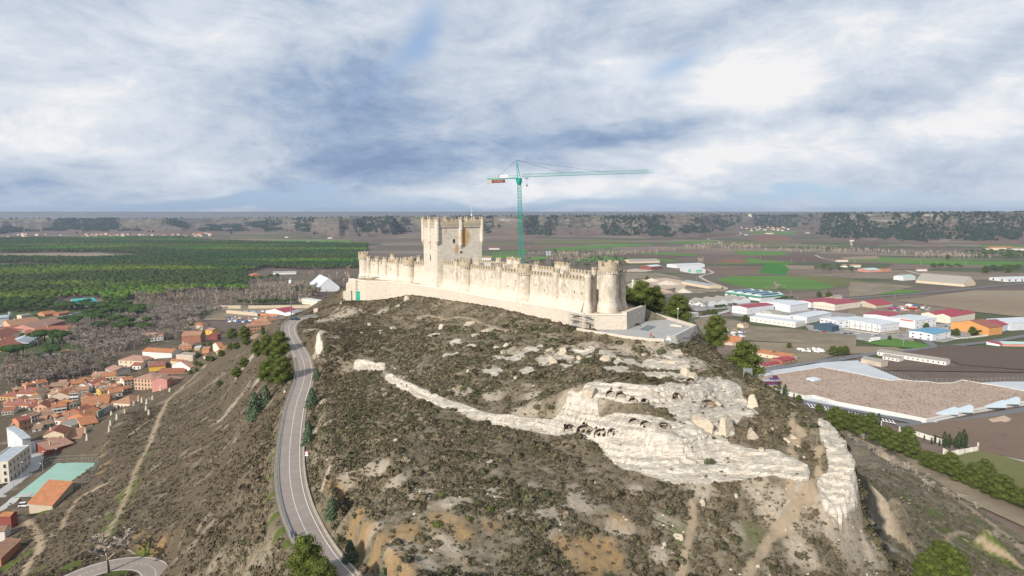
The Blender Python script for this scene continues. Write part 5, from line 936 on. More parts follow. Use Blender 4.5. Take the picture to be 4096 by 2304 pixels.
# ================================================================ BUILDINGS
def tile_mat(name, col, metal=False, old=0.):
    m = bpy.data.materials.new(name); m.use_nodes = True; k = NT(m.node_tree); b = k.n['Principled BSDF']; b.inputs['Roughness'].default_value = .5 if metal else .9; b.inputs['Specular IOR Level'].default_value = .25
    pos = k.node('ShaderNodeNewGeometry').outputs['Position']; c4_ = lambda f: tuple(min(1, x * f) for x in col) + (1,)
    n = k.noise(pos, .5, 6, .7); c = k.ramp(n, [(.3, c4_(.72)), (.5, c4_(1)), (.7, c4_(1.22))]); n2 = k.noise(pos, 2.6, 3, .7)
    c = k.mix(k.smooth(n2, .5, .7, 0, .35 + old * .5), c, (.20, .15, .11, 1) if not metal else c4_(.75))
    if old: c = k.mix(k.smooth(k.noise(pos, 1.3, 3), .52, .66, 0, old), c, (.36, .29, .20, 1))
    k.put(b.inputs['Base Color'], c); wv = k.node('ShaderNodeTexWave'); k.put(wv.inputs[0], k.mapping(pos, rot=(0, 0, .5))); wv.inputs['Scale'].default_value = .45 if metal else 1.6; c = k.mix(k.smooth(wv.outputs['Fac'], .6, .95, 0, .28 if metal else .2), c, c4_(.6)); k.put(b.inputs['Base Color'], c); k.put(b.inputs['Normal'], k.bump(wv.outputs['Fac'], .5, .08)); return m
RM = dict(o=tile_mat("orange_clay_tiles", (.42, .18, .085)), r=tile_mat("red_clay_tiles", (.30, .115, .075)), p=tile_mat("pinkish_clay_tiles", (.40, .235, .17)), b=tile_mat("old_brown_tiles", (.30, .19, .125), old=.6), m=tile_mat("mottled_clay_tiles", (.37, .20, .12), old=.5), R=tile_mat("crimson_sheet_roof", (.34, .045, .06), True), W=tile_mat("white_sheet_roof", (.60, .63, .65), True), G=tile_mat("grey_sheet_roof", (.36, .36, .35), True), T=tile_mat("teal_sheet_roof", (.06, .40, .38), True), B=tile_mat("blue_sheet_roof", (.12, .32, .46), True), D=tile_mat("dark_blue_sheet_roof", (.05, .085, .13), True), S=tile_mat("fibre_cement_roof", (.33, .31, .27), old=.3), Z=tile_mat("zinc_roof", (.42, .46, .49), True), L=tile_mat("pale_green_sheet_roof", (.42, .58, .52), True), O=tile_mat("orange_sheet_roof", (.50, .20, .08), True))
WMAT = {}
for k_, (n_, c_) in dict(w=("white_render", (.68, .65, .60)), c=("cream_render", (.64, .53, .38)), p=("peach_render", (.60, .37, .23)), y=("yellow_render", (.66, .42, .07)), o=("ochre_render", (.50, .33, .12)), k=("brick_wall", (.33, .14, .085)), K=("orange_brick_wall", (.48, .22, .12)), g=("grey_render", (.44, .42, .38)), b=("beige_render", (.50, .42, .33)), W=("white_cladding", (.66, .67, .68)), V=("pale_grey_cladding", (.58, .60, .61)), G=("green_cladding", (.07, .24, .16)), D=("dark_blue_cladding", (.045, .085, .12)), O=("orange_cladding", (.62, .30, .10)), r=("dark_red_render", (.24, .07, .055)), s=("rubble_stone", (.46, .39, .30)), P=("pink_render", (.55, .26, .22)), a=("pale_beige_panels", (.66, .60, .50))).items(): WMAT[k_] = mat(n_, c_, .85, .10, .35, dirt=(tuple(x * .62 for x in c_), .45))
m_glass = mat("dark_window_glass", (.035, .04, .05), .25, .3, .4); m_frame = mat("pale_window_frame", (.55, .52, .47), .7)
def win_mesh(w_, h_):
    mb = MB(); mb.add([(-w_ / 2, -.06, 0), (w_ / 2, -.06, 0), (w_ / 2, -.06, h_), (-w_ / 2, -.06, h_)], [(0, 1, 2, 3)], 0); t = .11
    for c, d in (((-w_ / 2 - t / 2, -.06, h_ / 2), (t, .16, h_ + 2 * t)), ((w_ / 2 + t / 2, -.06, h_ / 2), (t, .16, h_ + 2 * t)), ((0, -.06, h_ + t / 2), (w_, .16, t)), ((0, -.08, -t / 2), (w_ + .1, .22, t))): mb.box(c, d, 0, 1)
    return mb.mesh('window', [m_glass, m_frame])
WIN = {(a, b): win_mesh(a, b) for a, b in ((1.0, 1.3), (1.0, 1.8), (2.2, 1.2), (.8, .7), (3.6, .9), (3.4, 3.6))}
def bld(name, conv, L, N, Rp, yt, wall, roof, ridge='R', pitch=.36, wins=None, label='', cat='house', group=None, chim=0, over=.45, win=(1.0, 1.3), gables=1, z=None, depth=None, doors=0, skyl=0):
    n3 = hit(*conv(*N)) if z is None else onz(*conv(*N), z); l3 = hit(*conv(*L)) if z is None else onz(*conv(*L), z); r3 = hit(*conv(*Rp)) if z is None else onz(*conv(*Rp), z)
    h = (conv(0, N[1])[1] - conv(0, yt)[1]) * n3.y / F4 / math.cos(math.atan2(CAMZ - n3.z, n3.y)) ; zb = n3.z
    ex = (r3 - n3).to_2d(); ey = (l3 - n3).to_2d(); w_, d_ = ex.length, ey.length; ex.normalize()
    if name == 'house': w_ = min(w_, 1.35 * abs(conv(*Rp)[0] - conv(*N)[0]) * n3.y / F4 + 1.5); r3 = n3 + ex.to_3d() * w_
    per = Vector((-ex.y, ex.x)); sg = 1 if per.dot(ey) > 0 else -1
    if sg < 0: n3, r3 = r3, n3; ex = -ex; per = Vector((-ex.y, ex.x))
    if depth: d_ = depth
    else: d_ = max(abs(ey.dot(per)), 3.5); d_ = min(d_, max(8, 1.15 * w_)) if name == 'house' else d_
    root = empty(name, (n3.x, n3.y, zb), math.atan2(ex.y, ex.x), label=label, cat=cat, group=group)   # local: x along the N-R face, y away from it
    mb = MB(); rf = MB(); zl = -4 if z is None else -.3 - (z > 1) * 8; th = .22
    def gab(x0, x1, y0, y1, along_x):
        if along_x:
            rise = (y1 - y0) / 2 * pitch; m_ = (y0 + y1) / 2; A = [(x0, y0), (x1, y0), (x1, y1), (x0, y1)]; mb.add([(x, y, zl) for x, y in A] + [(x, y, h) for x, y in A] + [(x0, m_, h + rise), (x1, m_, h + rise)], [(0, 1, 5, 4), (1, 2, 6, 9, 5), (2, 3, 7, 6), (3, 0, 4, 8, 7), (4, 5, 9, 8), (6, 7, 8, 9)])
            e = over; dz = e * pitch; pr = [(y0 - e, h - dz + .02), (m_, h + rise + .02), (y1 + e, h - dz + .02), (y1 + e, h - dz + th), (m_, h + rise + th), (y0 - e, h - dz + th)]; rf.add([(x0 - e * .6, y, z_) for y, z_ in pr] + [(x1 + e * .6, y, z_) for y, z_ in pr], [(i, (i + 1) % 6, 6 + (i + 1) % 6, 6 + i) for i in range(6)] + [(0, 5, 4, 1), (1, 4, 3, 2), (6, 7, 10, 11), (7, 8, 9, 10)])
        else:
            rise = (x1 - x0) / 2 * pitch; m_ = (x0 + x1) / 2; A = [(x0, y0), (x1, y0), (x1, y1), (x0, y1)]; mb.add([(x, y, zl) for x, y in A] + [(x, y, h) for x, y in A] + [(m_, y0, h + rise), (m_, y1, h + rise)], [(0, 1, 5, 8, 4), (1, 2, 6, 5), (2, 3, 7, 9, 6), (3, 0, 4, 7), (5, 6, 9, 8), (7, 4, 8, 9)])
            e = over; dz = e * pitch; pr = [(x0 - e, h - dz + .02), (m_, h + rise + .02), (x1 + e, h - dz + .02), (x1 + e, h - dz + th), (m_, h + rise + th), (x0 - e, h - dz + th)]; rf.add([(x, y0 - e * .6, z_) for x, z_ in pr] + [(x, y1 + e * .6, z_) for x, z_ in pr], [(i, 6 + i, 6 + (i + 1) % 6, (i + 1) % 6) for i in range(6)] + [(0, 1, 4, 5), (1, 2, 3, 4), (6, 11, 10, 7), (7, 10, 9, 8)])
        return h + rise
    ht = h
    if ridge == 'R':
        for g in range(gables): ht = gab(0, w_, d_ * g / gables, d_ * (g + 1) / gables, True)
    elif ridge == 'L':
        for g in range(gables): ht = gab(w_ * g / gables, w_ * (g + 1) / gables, 0, d_, False)
    elif ridge == 'hip':
        mb.prism([(0, 0), (w_, 0), (w_, d_), (0, d_)], zl, h); e = over; s_ = min(w_, d_) / 2; rise = s_ * pitch; ht = h + rise; A = [(-e, -e), (w_ + e, -e), (w_ + e, d_ + e), (-e, d_ + e)]
        tp_ = [(s_, d_ / 2), (w_ - s_, d_ / 2)] if w_ > d_ else [(w_ / 2, s_), (w_ / 2, d_ - s_)]; vs = [(*p, h + .003) for p in A] + [(*p, h + .16) for p in A] + [(*p, ht) for p in tp_]
        rf.add(vs, [(3, 2, 1, 0), (0, 1, 5, 4), (1, 2, 6, 5), (2, 3, 7, 6), (3, 0, 4, 7)] + ([(4, 5, 9, 8), (5, 6, 9), (6, 7, 8, 9), (7, 4, 8)] if w_ > d_ else [(4, 5, 8), (5, 6, 9, 8), (6, 7, 9), (7, 4, 8, 9)]))
    elif ridge == 'shed': 
        rise = d_ * pitch * .5; ht = h + rise; A = [(0, 0), (w_, 0), (w_, d_), (0, d_)]; mb.prism(A, zl, [h, h, ht, ht]); e = over; rf.prism([(-e, -e), (w_ + e, -e), (w_ + e, d_), (-e, d_)], [h + .01 - .1, h + .01 - .1, ht + .01, ht + .01], [h + .1, h + .1, ht + .22, ht + .22])
    else:                                                       # flat roof behind a parapet
        mb.prism([(0, 0), (w_, 0), (w_, d_), (0, d_)], zl, h); 
        for c, d in (((w_ / 2, .15, h + .25), (w_, .3, .5)), ((w_ / 2, d_ - .15, h + .25), (w_, .3, .5)), ((.15, d_ / 2, h + .25), (.3, d_ - .6, .5)), ((w_ - .15, d_ / 2, h + .25), (.3, d_ - .6, .5))): mb.box(c, d)
        rf.prism([(.31, .31), (w_ - .31, .31), (w_ - .31, d_ - .31), (.31, d_ - .31)], h + .005, h + .12)
    wo = mb.build('wall', WMAT[wall], root); ro = rf.build('roof', RM[roof], root)
    for i in range(chim):
        cb_ = MB(); cx_, cy_ = w_ * (.25 + .5 * i), d_ * (.36 + .2 * (i % 2)); cb_.box((cx_, cy_, ht - .3), (.7, .6, 1.9)); cb_.box((cx_, cy_, ht + .72), (.9, .8, .14)); cb_.build('chimney', WMAT['k' if i % 2 else 'c'], ro)
    for i in range(skyl):
        sb = MB(); sx_ = w_ * (i + 1) / (skyl + 1); sy_ = d_ * .25; zz2 = h + sy_ * pitch + th + .03; sl_ = math.atan(pitch); Mx = Matrix.Translation((sx_, sy_, zz2)) @ Matrix.Rotation(sl_, 4, 'X'); sb.add([(-.5, -.7, 0), (.5, -.7, 0), (.5, .7, 0), (-.5, .7, 0)], [(0, 1, 2, 3)], 0, Mx); sb.build('skylight', m_sky_l, ro)
    if wins:
        nr, nl, rows = wins; wm = WIN[win]; fh = h / max(rows, 1)
        for r_ in range(rows):
            z_ = r_ * fh + max(.5, (fh - win[1]) * .45)
            for i in range(nr): put('window', wm, root, (w_ * (i + .5) / nr, 0, z_))
            for i in range(nl): put('window', wm, root, (0, d_ * (i + .5) / nl, z_), -math.pi / 2)
    for i in range(doors):
        db = MB(); db.box((w_ * (i + .5) / doors, -.02, 1.9), (min(3.6, w_ / doors * .6), .16, 3.8)); db.build('door', m_door, root)
    root['h'] = h; root['w'] = w_; root['d'] = d_
    return root
m_sky_l = mat("blue_skylight_glass", (.16, .22, .32), .2); m_door = mat("grey_roller_door", (.30, .31, .32), .5)
HG = 'houses of the old town below the hill'
H_ = lambda *a, **k: bld('house', *a, group=HG, **k)
# -- old town, front rows (enlargement of the left edge, C)
H_(cC, (-60, 310), (0, 352), (235, 340), 295, 'o', 'r', 'hip', .5, (5, 0, 1), 'ochre walled house with broad red hip roof beside the riverside trees', chim=1)
H_(cC, (215, 250), (235, 350), (470, 330), 262, 'w', 'r', 'R', .42, (5, 1, 1), 'white house with long red roof and two roof lights beside the yellow gable', skyl=2, chim=1)
H_(cC, (440, 310), (455, 348), (558, 342), 270, 'y', 'b', 'L', .5, None, 'narrow house with bright yellow windowless gable wall')
H_(cC, (520, 190), (680, 205), (935, 170), 165, 'k', 'b', 'R', .36, (8, 2, 1), 'long low brick house with brown roof at the foot of the bare trees')
H_(cC, (595, 330), (690, 375), (965, 350), 300, 'b', 'o', 'L', .42, (2, 0, 1), 'beige rendered house with wide gable and white chimneys on orange roof', chim=2)
H_(cC, (955, 330), (965, 358), (1080, 345), 250, 'w', 'm', 'hip', .3, (4, 1, 2), 'tall white house with two rows of glazed gallery windows', win=(2.2, 1.2))
H_(cC, (20, 440), (85, 500), (260, 482), 425, 'c', 'r', 'R', .6, (4, 2, 1), 'cream terraced house with red dormer roof left of its twin', chim=1, skyl=2)
H_(cC, (250, 440), (265, 482), (450, 470), 420, 'c', 'r', 'R', .6, (4, 0, 1), 'cream terraced house with red dormer roof beside the peach gabled house', chim=2, skyl=2)
H_(cC, (440, 480), (470, 545), (650, 520), 450, 'p', 'r', 'L', .55, (3, 2, 2), 'peach gabled house with white shoulders and steep dark red roof', chim=1)
H_(cC, (630, 500), (720, 545), (925, 505), 455, 'w', 'o', 'R', .4, (3, 1, 1), 'white walled house with orange roof and satellite dish', chim=1, win=(2.2, 1.2))
H_(cC, (895, 430), (960, 475), (1065, 450), 395, 'w', 'o', 'L', .45, (2, 0, 1), 'small white gabled house squeezed in left of the long ochre house')
H_(cC, (1060, 430), (1130, 525), (1500, 455), 440, 'o', 'o', 'R', .42, (7, 1, 2), 'long ochre house with orange roof and two blue roof windows', skyl=2)
H_(cC, (1015, 540), (1140, 610), (1320, 540), 520, 'k', 'r', 'R', .35, (4, 2, 2), 'brown brick house with bright red side wall and dull red roof', chim=1)
H_(cC, (715, 600), (760, 690), (1140, 660), 625, 'w', 'b', 'hip', .42, (7, 1, 1), 'low white house under a broad mottled brown hip roof')
H_(cC, (290, 580), (440, 665), (560, 625), 575, 'w', 'b', 'R', .35, (3, 2, 2), 'white two storey house with blackened old tile roof')
H_(cC, (555, 580), (600, 628), (765, 590), 570, 'w', 'b', 'R', .35, (2, 1, 1), 'low white shed with stained brown roof behind the hip roofed house')
H_(cC, (45, 690), (270, 790), (440, 745), 640, 'K', 'r', 'R', .36, (3, 0, 2), 'three storey brick house with blank cream gable and dark red roof')
H_(cC, (-60, 740), (150, 815), (275, 780), 745, 'r', 'b', 'R', .4, (3, 0, 1), 'low dark red house with brown tile roof in front of brick house', chim=1)
H_(cC, (560, 900), (605, 1010), (890, 950), 838, 'c', 'r', 'L', .46, (3, 0, 2), 'cream gabled house with dark red roof and square windows nearest the court', chim=1, win=(1.0, 1.3))
H_(cC, (680, 900), (690, 975), (1110, 870), 915, 'c', 'm', 'shed', .5, None, 'long lean-to with patched orange tiles against the cream gabled house')
H_(cC, (655, 1020), (680, 1115), (1010, 965), 1040, 'r', 'p', 'shed', .4, None, 'dark red shed with smooth pink roof at the edge of the slope', cat='shed', chim=1)
H_(cC, (1180, 580), (1215, 650), (1440, 560), 600, 'K', 'o', 'R', .4, (3, 1, 1), 'orange brick house with orange roof beside the painted garden wall', chim=1)
H_(cC, (1085, 700), (1125, 745), (1350, 680), 700, 'c', 'o', 'shed', .5, (2, 0, 1), 'low cream cottage with sloping orange roof at the foot of the scrub')
H_(cC, (1505, 390), (1570, 470), (1800, 420), 385, 'c', 'm', 'hip', .55, (5, 3, 1), 'large old house with mottled hip roof nearest the stone vents')
H_(cC, (1465, 270), (1520, 325), (1690, 290), 255, 'w', 'o', 'R', .45, (2, 1, 1), 'white gabled house with orange roof behind the large old house', skyl=1)
H_(cC, (1330, 270), (1395, 318), (1525, 285), 225, 'y', 'm', 'R', .35, (3, 2, 2), 'tall mustard yellow house with old mottled roof', chim=1)
H_(cC, (1515, 200), (1580, 245), (1690, 215), 185, 'w', 'o', 'L', .42, (3, 1, 1), 'white house with orange roof just right of the mustard yellow house', chim=1)
H_(cC, (1695, 130), (1715, 200), (1850, 170), 85, 'w', 'o', 'R', .4, (3, 1, 3), 'slim white three storey house beside the peach apartment block')
H_(cC, (1845, 120), (1860, 212), (2125, 180), 55, 'p', 'p', 'hip', .3, (6, 1, 3), 'peach three storey apartment block with brick bands and pink roof', cat='apartment block', win=(1.0, 1.8))
H_(cC, (2120, 130), (2135, 205), (2300, 165), 75, 'p', 'p', 'hip', .3, (3, 1, 2), 'lower peach block attached to the right of the apartment block')
H_(cC, (2290, 120), (2310, 185), (2420, 110), 70, 'P', 'p', 'R', .3, (0, 0, 1), 'pink house with blank rendered wall under the scrub slope')
H_(cC, (1565, 70), (1600, 120), (1720, 95), 70, 'p', 'p', 'R', .35, (3, 1, 1), 'small pink roofed house left of the slim white house')
H_(cC, (1250, 20), (1265, 75), (1435, 60), 15, 'K', 'p', 'R', .35, (4, 1, 1), 'orange brick house with pink roof below the grey warehouse gable', chim=1)
H_(cC, (915, 130), (985, 185), (1170, 150), 130, 'o', 'o', 'R', .42, (4, 1, 1), 'house with orange roof and tall brick chimney beside the bare trees', chim=2)
H_(cC, (855, 220), (880, 260), (1015, 235), 215, 'c', 'o', 'R', .42, None, 'cream house with bright orange roof behind the beige gable', chim=1)
H_(cC, (940, 250), (1060, 300), (1225, 270), 225, 'g', 'm', 'R', .4, (0, 0, 1), 'grey house with patched tile roof behind the glazed gallery house')
H_(cC, (1185, 200), (1195, 240), (1285, 225), 165, 'w', 'p', 'flat', .3, None, 'plain white block house with flat roof in the middle of the town')
H_(cC, (1310, 190), (1330, 222), (1480, 200), 165, 'w', 'o', 'L', .35, None, 'white gabled house with shallow orange roof above the mustard house')
H_(cC, (1080, 300), (1100, 335), (1380, 300), 305, 'w', 'S', 'flat', .3, (3, 0, 1), 'low white flat roofed house left of the mustard yellow house')
H_(cC, (430, 780), (450, 800), (570, 770), 755, 'g', 'b', 'shed', .4, (1, 0, 1), 'small grey garage below the brick house', cat='garage')
H_(cC, (545, 700), (590, 745), (760, 690), 700, 'g', 'b', 'R', .4, (2, 0, 1), 'grey cottage with dark mossy tiles below the hip roofed house')
H_(cC, (960, 720), (985, 760), (1140, 690), 710, 'g', 'S', 'shed', .4, None, 'grey roofed outhouse between the cream gabled house and the cottage', cat='shed')
# -- town centre (enlargement A)
H_(cA, (1715, 800), (1725, 850), (2075, 815), 745, 'w', 'o', 'R', .36, None, 'long building with brilliant white blank wall and orange roof end', cat='hall')
H_(cA, (1425, 870), (1435, 938), (1735, 915), 848, 'c', 'p', 'hip', .35, (5, 1, 2), 'cream two storey building with pink roof beside the white blank wall', cat='building')
H_(cA, (1595, 940), (1600, 968), (1700, 955), 915, 'w', 'r', 'R', .4, (2, 1, 1), 'small white house with red roof below the cream building')
H_(cA, (1690, 960), (1800, 990), (2000, 965), 930, 'y', 'r', 'R', .35, None, 'long mustard walled house with worn red roof and pale skylights', skyl=3)
H_(cA, (2040, 950), (2080, 985), (2315, 960), 905, 'w', 'p', 'L', .35, None, 'house with large white gable wall at the edge of the hill')
H_(cA, (2080, 840), (2130, 890), (2330, 860), 790, 'b', 'S', 'flat', .3, None, 'beige block house with lift tower below the brick villa', chim=1)
H_(cA, (2095, 690), (2160, 738), (2315, 715), 680, 'K', 'p', 'hip', .4, (3, 2, 1), 'brick villa with pink hip roof and dark balcony', chim=1)
H_(cA, (1265, 985), (1370, 1040), (1580, 1000), 985, 'g', 'p', 'L', .3, None, 'grey warehouse with broad blank gable end amid the tiled roofs', cat='warehouse')
H_(cA, (1900, 1000), (1920, 1030), (2230, 1000), 985, 'k', 'r', 'R', .3, None, 'row of brown brick houses behind the peach apartments')
H_(cA, (2045, 890), (2060, 915), (2200, 890), 860, 'c', 'o', 'R', .4, None, 'cream house with orange roof above the large white gable')
H_(cA, (1780, 905), (1790, 935), (1990, 900), 890, 'g', 'G', 'R', .25, None, 'long grey metal shed below the white blank wall', cat='shed')
TG = 'long terraces beyond the river'
T_ = lambda *a, **k: bld('terrace_house', *a, group=TG, cat=k.pop('cat', 'terrace'), **k)
T_(cA, (-160, 520), (-150, 545), (410, 505), 505, 'c', 'r', 'R', .4, (16, 0, 1), 'long cream terrace with red roof and white chimneys left of the pink roofed flats', chim=3)
T_(cA, (420, 500), (440, 528), (900, 505), 495, 'c', 'r', 'R', .4, (14, 0, 1), 'cream terrace with red roof just behind the big stone pines', chim=3)
T_(cA, (-160, 600), (20, 640), (250, 545), 590, 'c', 'r', 'R', .4, (8, 0, 1), 'short terrace with red roof receding at the left edge', chim=1)
T_(cA, (240, 560), (300, 590), (700, 560), 548, 'c', 'r', 'R', .4, (12, 0, 1), 'middle cream terrace between the pines and the grey workshop', chim=2)
T_(cA, (320, 460), (430, 512), (785, 410), 470, 'P', 'p', 'R', .35, (14, 2, 2), 'long three storey block of flats with pale pink roof', cat='apartment block')
T_(cA, (120, 430), (130, 470), (505, 425), 435, 'p', 'm', 'R', .4, (7, 1, 1), 'peach houses with brown roofs behind the long flats', chim=1)
T_(cA, (-60, 420), (-50, 455), (145, 445), 425, 'w', 'S', 'R', .3, (10, 0, 1), 'low white shed with a row of small square windows', cat='shed', win=(.8, .7))
T_(cA, (-60, 700), (20, 745), (260, 700), 690, 'y', 'r', 'R', .4, (6, 2, 1), 'yellow fronted house with red roof in front of the grey workshop', chim=1)
T_(cA, (180, 640), (350, 690), (470, 610), 640, 'V', 'Z', 'R', .3, None, 'pale grey workshop with metal roof beside the big stone pines', cat='workshop')
T_(cA, (80, 610), (90, 640), (240, 600), 605, 'K', 'r', 'hip', .4, (4, 1, 1), 'brick house with red hip roof left of the workshop')
H_(cA, (765, 770), (870, 815), (935, 765), 745, 'c', 'm', 'hip', .45, (3, 3, 1), 'lone house with tiled hip roof between the pine and the bare trees')
H_(cA, (1700, 610), (1710, 632), (1975, 610), 578, 'w', 'p', 'R', .35, (7, 0, 1), 'long white cottage with pink roof among the bare riverside trees')
H_(cA, (525, 300), (540, 320), (690, 300), 298, 'K', 'o', 'R', .4, None, 'orange roofed cottages beside the road out of town'); H_(cA, (700, 305), (715, 318), (850, 295), 290, 'k', 'o', 'R', .4, None, 'brick cottage with orange roof next to the parked white cars')
H_(cA, (-40, 360), (-30, 378), (110, 365), 340, 'V', 'Z', 'shed', .2, None, 'low grey blue farm shed at the left edge', cat='shed'); H_(cA, (255, 350), (265, 362), (380, 345), 310, 'c', 'S', 'R', .2, (4, 0, 2), 'cream farmhouse next to the round dark tree', cat='farmhouse')
bld('factory_hall', cA, (655, 175), (905, 215), (1180, 195), 178, 'W', 'T', 'R', .3, None, 'white factory hall with striped teal roof among the pines', cat='factory', gables=3)
bld('brick_tower', cA, (945, 62), (948, 72), (975, 68), 14, 'K', 'm', 'flat', .3, None, 'small orange brick tower rising out of the pine wood', cat='tower')
H_(cA, (165, 960), (190, 1010), (385, 970), 950, 'k', 'b', 'R', .4, (5, 0, 2), 'brown house half hidden behind the bare poplars', chim=1)
# -- north of the hill (enlargement B)
H_(cB, (598, 470), (610, 490), (690, 478), 425, 'w', 'p', 'R', .4, (2, 1, 1), 'end house of the white row by the round tree', chim=1); H_(cB, (640, 495), (655, 512), (720, 500), 462, 'w', 'o', 'R', .4, None, 'middle white house of the row by the round tree'); H_(cB, (705, 520), (725, 550), (822, 530), 490, 'c', 'o', 'hip', .4, (3, 2, 1), 'cream house with orange hip roof and glazed bay in the row')
H_(cB, (600, 660), (700, 722), (845, 695), 625, 'k', 'm', 'L', .4, (3, 3, 2), 'brick and white twin house with double gable above the town'); H_(cB, (840, 600), (860, 630), (958, 610), 565, 'y', 'p', 'L', .4, (2, 1, 1), 'small yellow gabled house at the end of the street'); H_(cB, (905, 670), (930, 690), (1030, 665), 625, 'r', 'r', 'R', .4, (2, 1, 1), 'dark red brick house left of the round cedar')
bld('apartment_block', cB, (1295, 600), (1345, 618), (1690, 590), 500, 'K', 'm', 'R', .36, (8, 1, 3), 'orange brick apartment block with rows of white balconies under the road', cat='apartment block', win=(2.2, 1.2), chim=2, z=6.); bld('apartment_block', cB, (1440, 500), (1640, 520), (1810, 470), 440, 'k', 'm', 'hip', .4, None, 'second brick block rising behind the balconied block', cat='apartment block', chim=2, z=4.)
H_(cB, (1195, 690), (1390, 705), (1480, 650), 650, 'b', 'b', 'R', .35, (4, 3, 1), 'old beige barn with brown roof beside the dark cedars', cat='barn'); H_(cB, (795, 800), (870, 840), (1040, 790), 755, 'a', 'o', 'L', .35, None, 'pale house with wide orange roof above the brick shed'); H_(cB, (690, 860), (720, 885), (815, 870), 820, 'K', 'm', 'R', .4, None, 'orange brick shed with brown roof beside the bare tree', cat='shed'); H_(cB, (880, 880), (920, 895), (1080, 830), 850, 'c', 'o', 'shed', .4, None, 'long low orange roof climbing the edge of the slope', cat='shed'); H_(cB, (725, 930), (740, 945), (885, 920), 905, 'w', 'r', 'R', .3, None, 'low white house with red roof beside the scrub edge'); H_(cB, (600, 815), (615, 840), (690, 830), 805, 'o', 'Z', 'R', .3, None, 'ochre shed with grey metal roof beneath the brick villa', cat='shed')
W_ = lambda *a, **k: bld('warehouse', *a, cat=k.pop('cat', 'warehouse'), group='warehouses on the plain', z=0.1, doors=k.pop('doors', 2 if len(a) > 8 and a[8] is None else 0), skyl=k.pop('skyl', 0), **k)
W_(cB, (1585, 325), (1860, 352), (2060, 318), 312, 'W', 'R', 'R', .2, None, 'white warehouse with crimson roof beside the scrapyard and tall mast'); W_(cB, (1895, 200), (2310, 226), (2405, 215), 158, 'a', 'W', 'flat', .2, (2, 10, 1), 'long cream flat roofed warehouse above the bend of the road', win=(.8, .7)); W_(cB, (1900, 345), (1990, 365), (2110, 330), 322, 'W', 'G', 'R', .2, None, 'small white workshop with grey roof left of the road bend', cat='workshop')
W_(c5, (2280, 570), (2345, 606), (2500, 598), 572, 'W', 'W', 'L', .85, None, 'white sports hall with steep ribbed roof beside the bare wood', cat='hall')
H_(c5, (1850, 492), (1860, 500), (1920, 496), 480, 'K', 'o', 'hip', .4, None, 'orange brick house at the edge of the pine wood'); H_(c5, (2000, 472), (2010, 476), (2180, 472), 462, 'w', 'G', 'R', .3, None, 'long white farm shed behind the pine wood edge', cat='shed')
# -- modern buildings by the court
m1 = bld('concert_hall', cC, (-120, 1080), (330, 1170), (440, 1120), 900, 'V', 'Z', 'R', .06, None, 'grey zinc clad hall with alternating pale vertical panels', cat='hall')
mb = MB(); d_ = m1['d']
for i in range(7): mb.box((-.05, d_ * (i + .5) / 7, m1['h'] * .5), (.12, d_ / 15, m1['h'] * .94))
mb.build('cladding_panels', WMAT['W'], m1)
bld('school_building', cC, (-60, 1440), (135, 1500), (430, 1240), 1215, 'a', 'Z', 'flat', .2, (6, 3, 3), 'pale beige building with tall slit windows beside the street', cat='school', win=(1.0, 1.8))
# -- bottom left corner
bld('barn', cD, (375, 590), (378, 662), (672, 600), 528, 's', 'o', 'shed', 1.05, None, 'tall stone barn with single steep orange tile roof above green court', cat='barn', depth=11)
bld('barn', cD, (-200, 830), (150, 850), (232, 790), 690, 'r', 'o', 'L', .4, None, 'dark red barn with orange corrugated roof at the left edge', cat='barn', chim=1); bld('shed', cD, (-120, 980), (68, 1000), (140, 920), 885, 'w', 'b', 'L', .35, None, 'small white hut with a blue painted wall below the red barn', cat='shed'); bld('barn', cD, (-60, 1290), (20, 1340), (270, 1085), 1235, 'K', 'm', 'shed', .4, None, 'long brick barn with patched tile roof in the bottom left corner', cat='barn')
# -- industrial estate right of the hill (enlargements E, F, H)
wr = W_(cE, (-20, 570), (190, 545), (800, 490), 490, 'W', 'S', 'L', .34, None, 'row of low sheds with green gables left of the solar roofs', gables=4, depth=34, doors=4)
gf = MB(); [gf.prism([(0, 0)] * 0 or [(wr['w'] * g / 4 + .2, -.06), (wr['w'] * (g + 1) / 4 - .2, -.06), (wr['w'] * (g + 1) / 4 - .2, -.02), (wr['w'] * g / 4 + .2, -.02)], wr['h'] - 1.4, wr['h']) for g in range(4)]; gf.build('gable_band', WMAT['G'], wr)
ws_ = W_(cE, (748, 425), (1180, 500), (1500, 470), 435, 'W', 'L', 'R', .34, None, 'white hall with green gables and blue solar panels on four roofs', gables=4)
sp_ = MB(); d_ = ws_['d'] / 4
for g in range(4):
    for i in range(6):
        x0 = ws_['w'] * (.18 + .125 * i); Mx = Matrix.Translation((x0, d_ * g + d_ * .26, ws_['h'] + d_ * .26 * .34 + .30)) @ Matrix.Rotation(math.atan(.34), 4, 'X'); s_ = d_ * .2; q_ = ws_['w'] * .056; sp_.add([(-q_, -s_, 0), (q_, -s_, 0), (q_, s_, 0), (-q_, s_, 0)], [(0, 1, 2, 3)], 0, Mx)
sp_.build('solar_panels', mat("solar_panel_glass", (.02, .045, .12), .2), ws_); gb = MB(); gb.box((-.03, ws_['d'] / 2, ws_['h'] * .78), (.1, ws_['d'] * .99, ws_['h'] * .44)); gb.box((ws_['w'] / 2, -.03, ws_['h'] * .82), (ws_['w'] * .99, .1, ws_['h'] * .34)); gb.build('green_fascia', WMAT['G'], ws_)
db = MB(); [db.box((-.09, ws_['d'] * (g + .5) / 4, ws_['h'] * .3), (.1, ws_['d'] / 11, ws_['h'] * .55)) for g in (1, 2, 3)]; db.build('doors', m_dark, ws_)
W_(cE, (795, 660), (985, 692), (1360, 645), 590, 'W', 'R', 'R', .10, (3, 3, 1), 'white warehouse with crimson roof and small square windows by the junction', win=(1.0, 1.3))
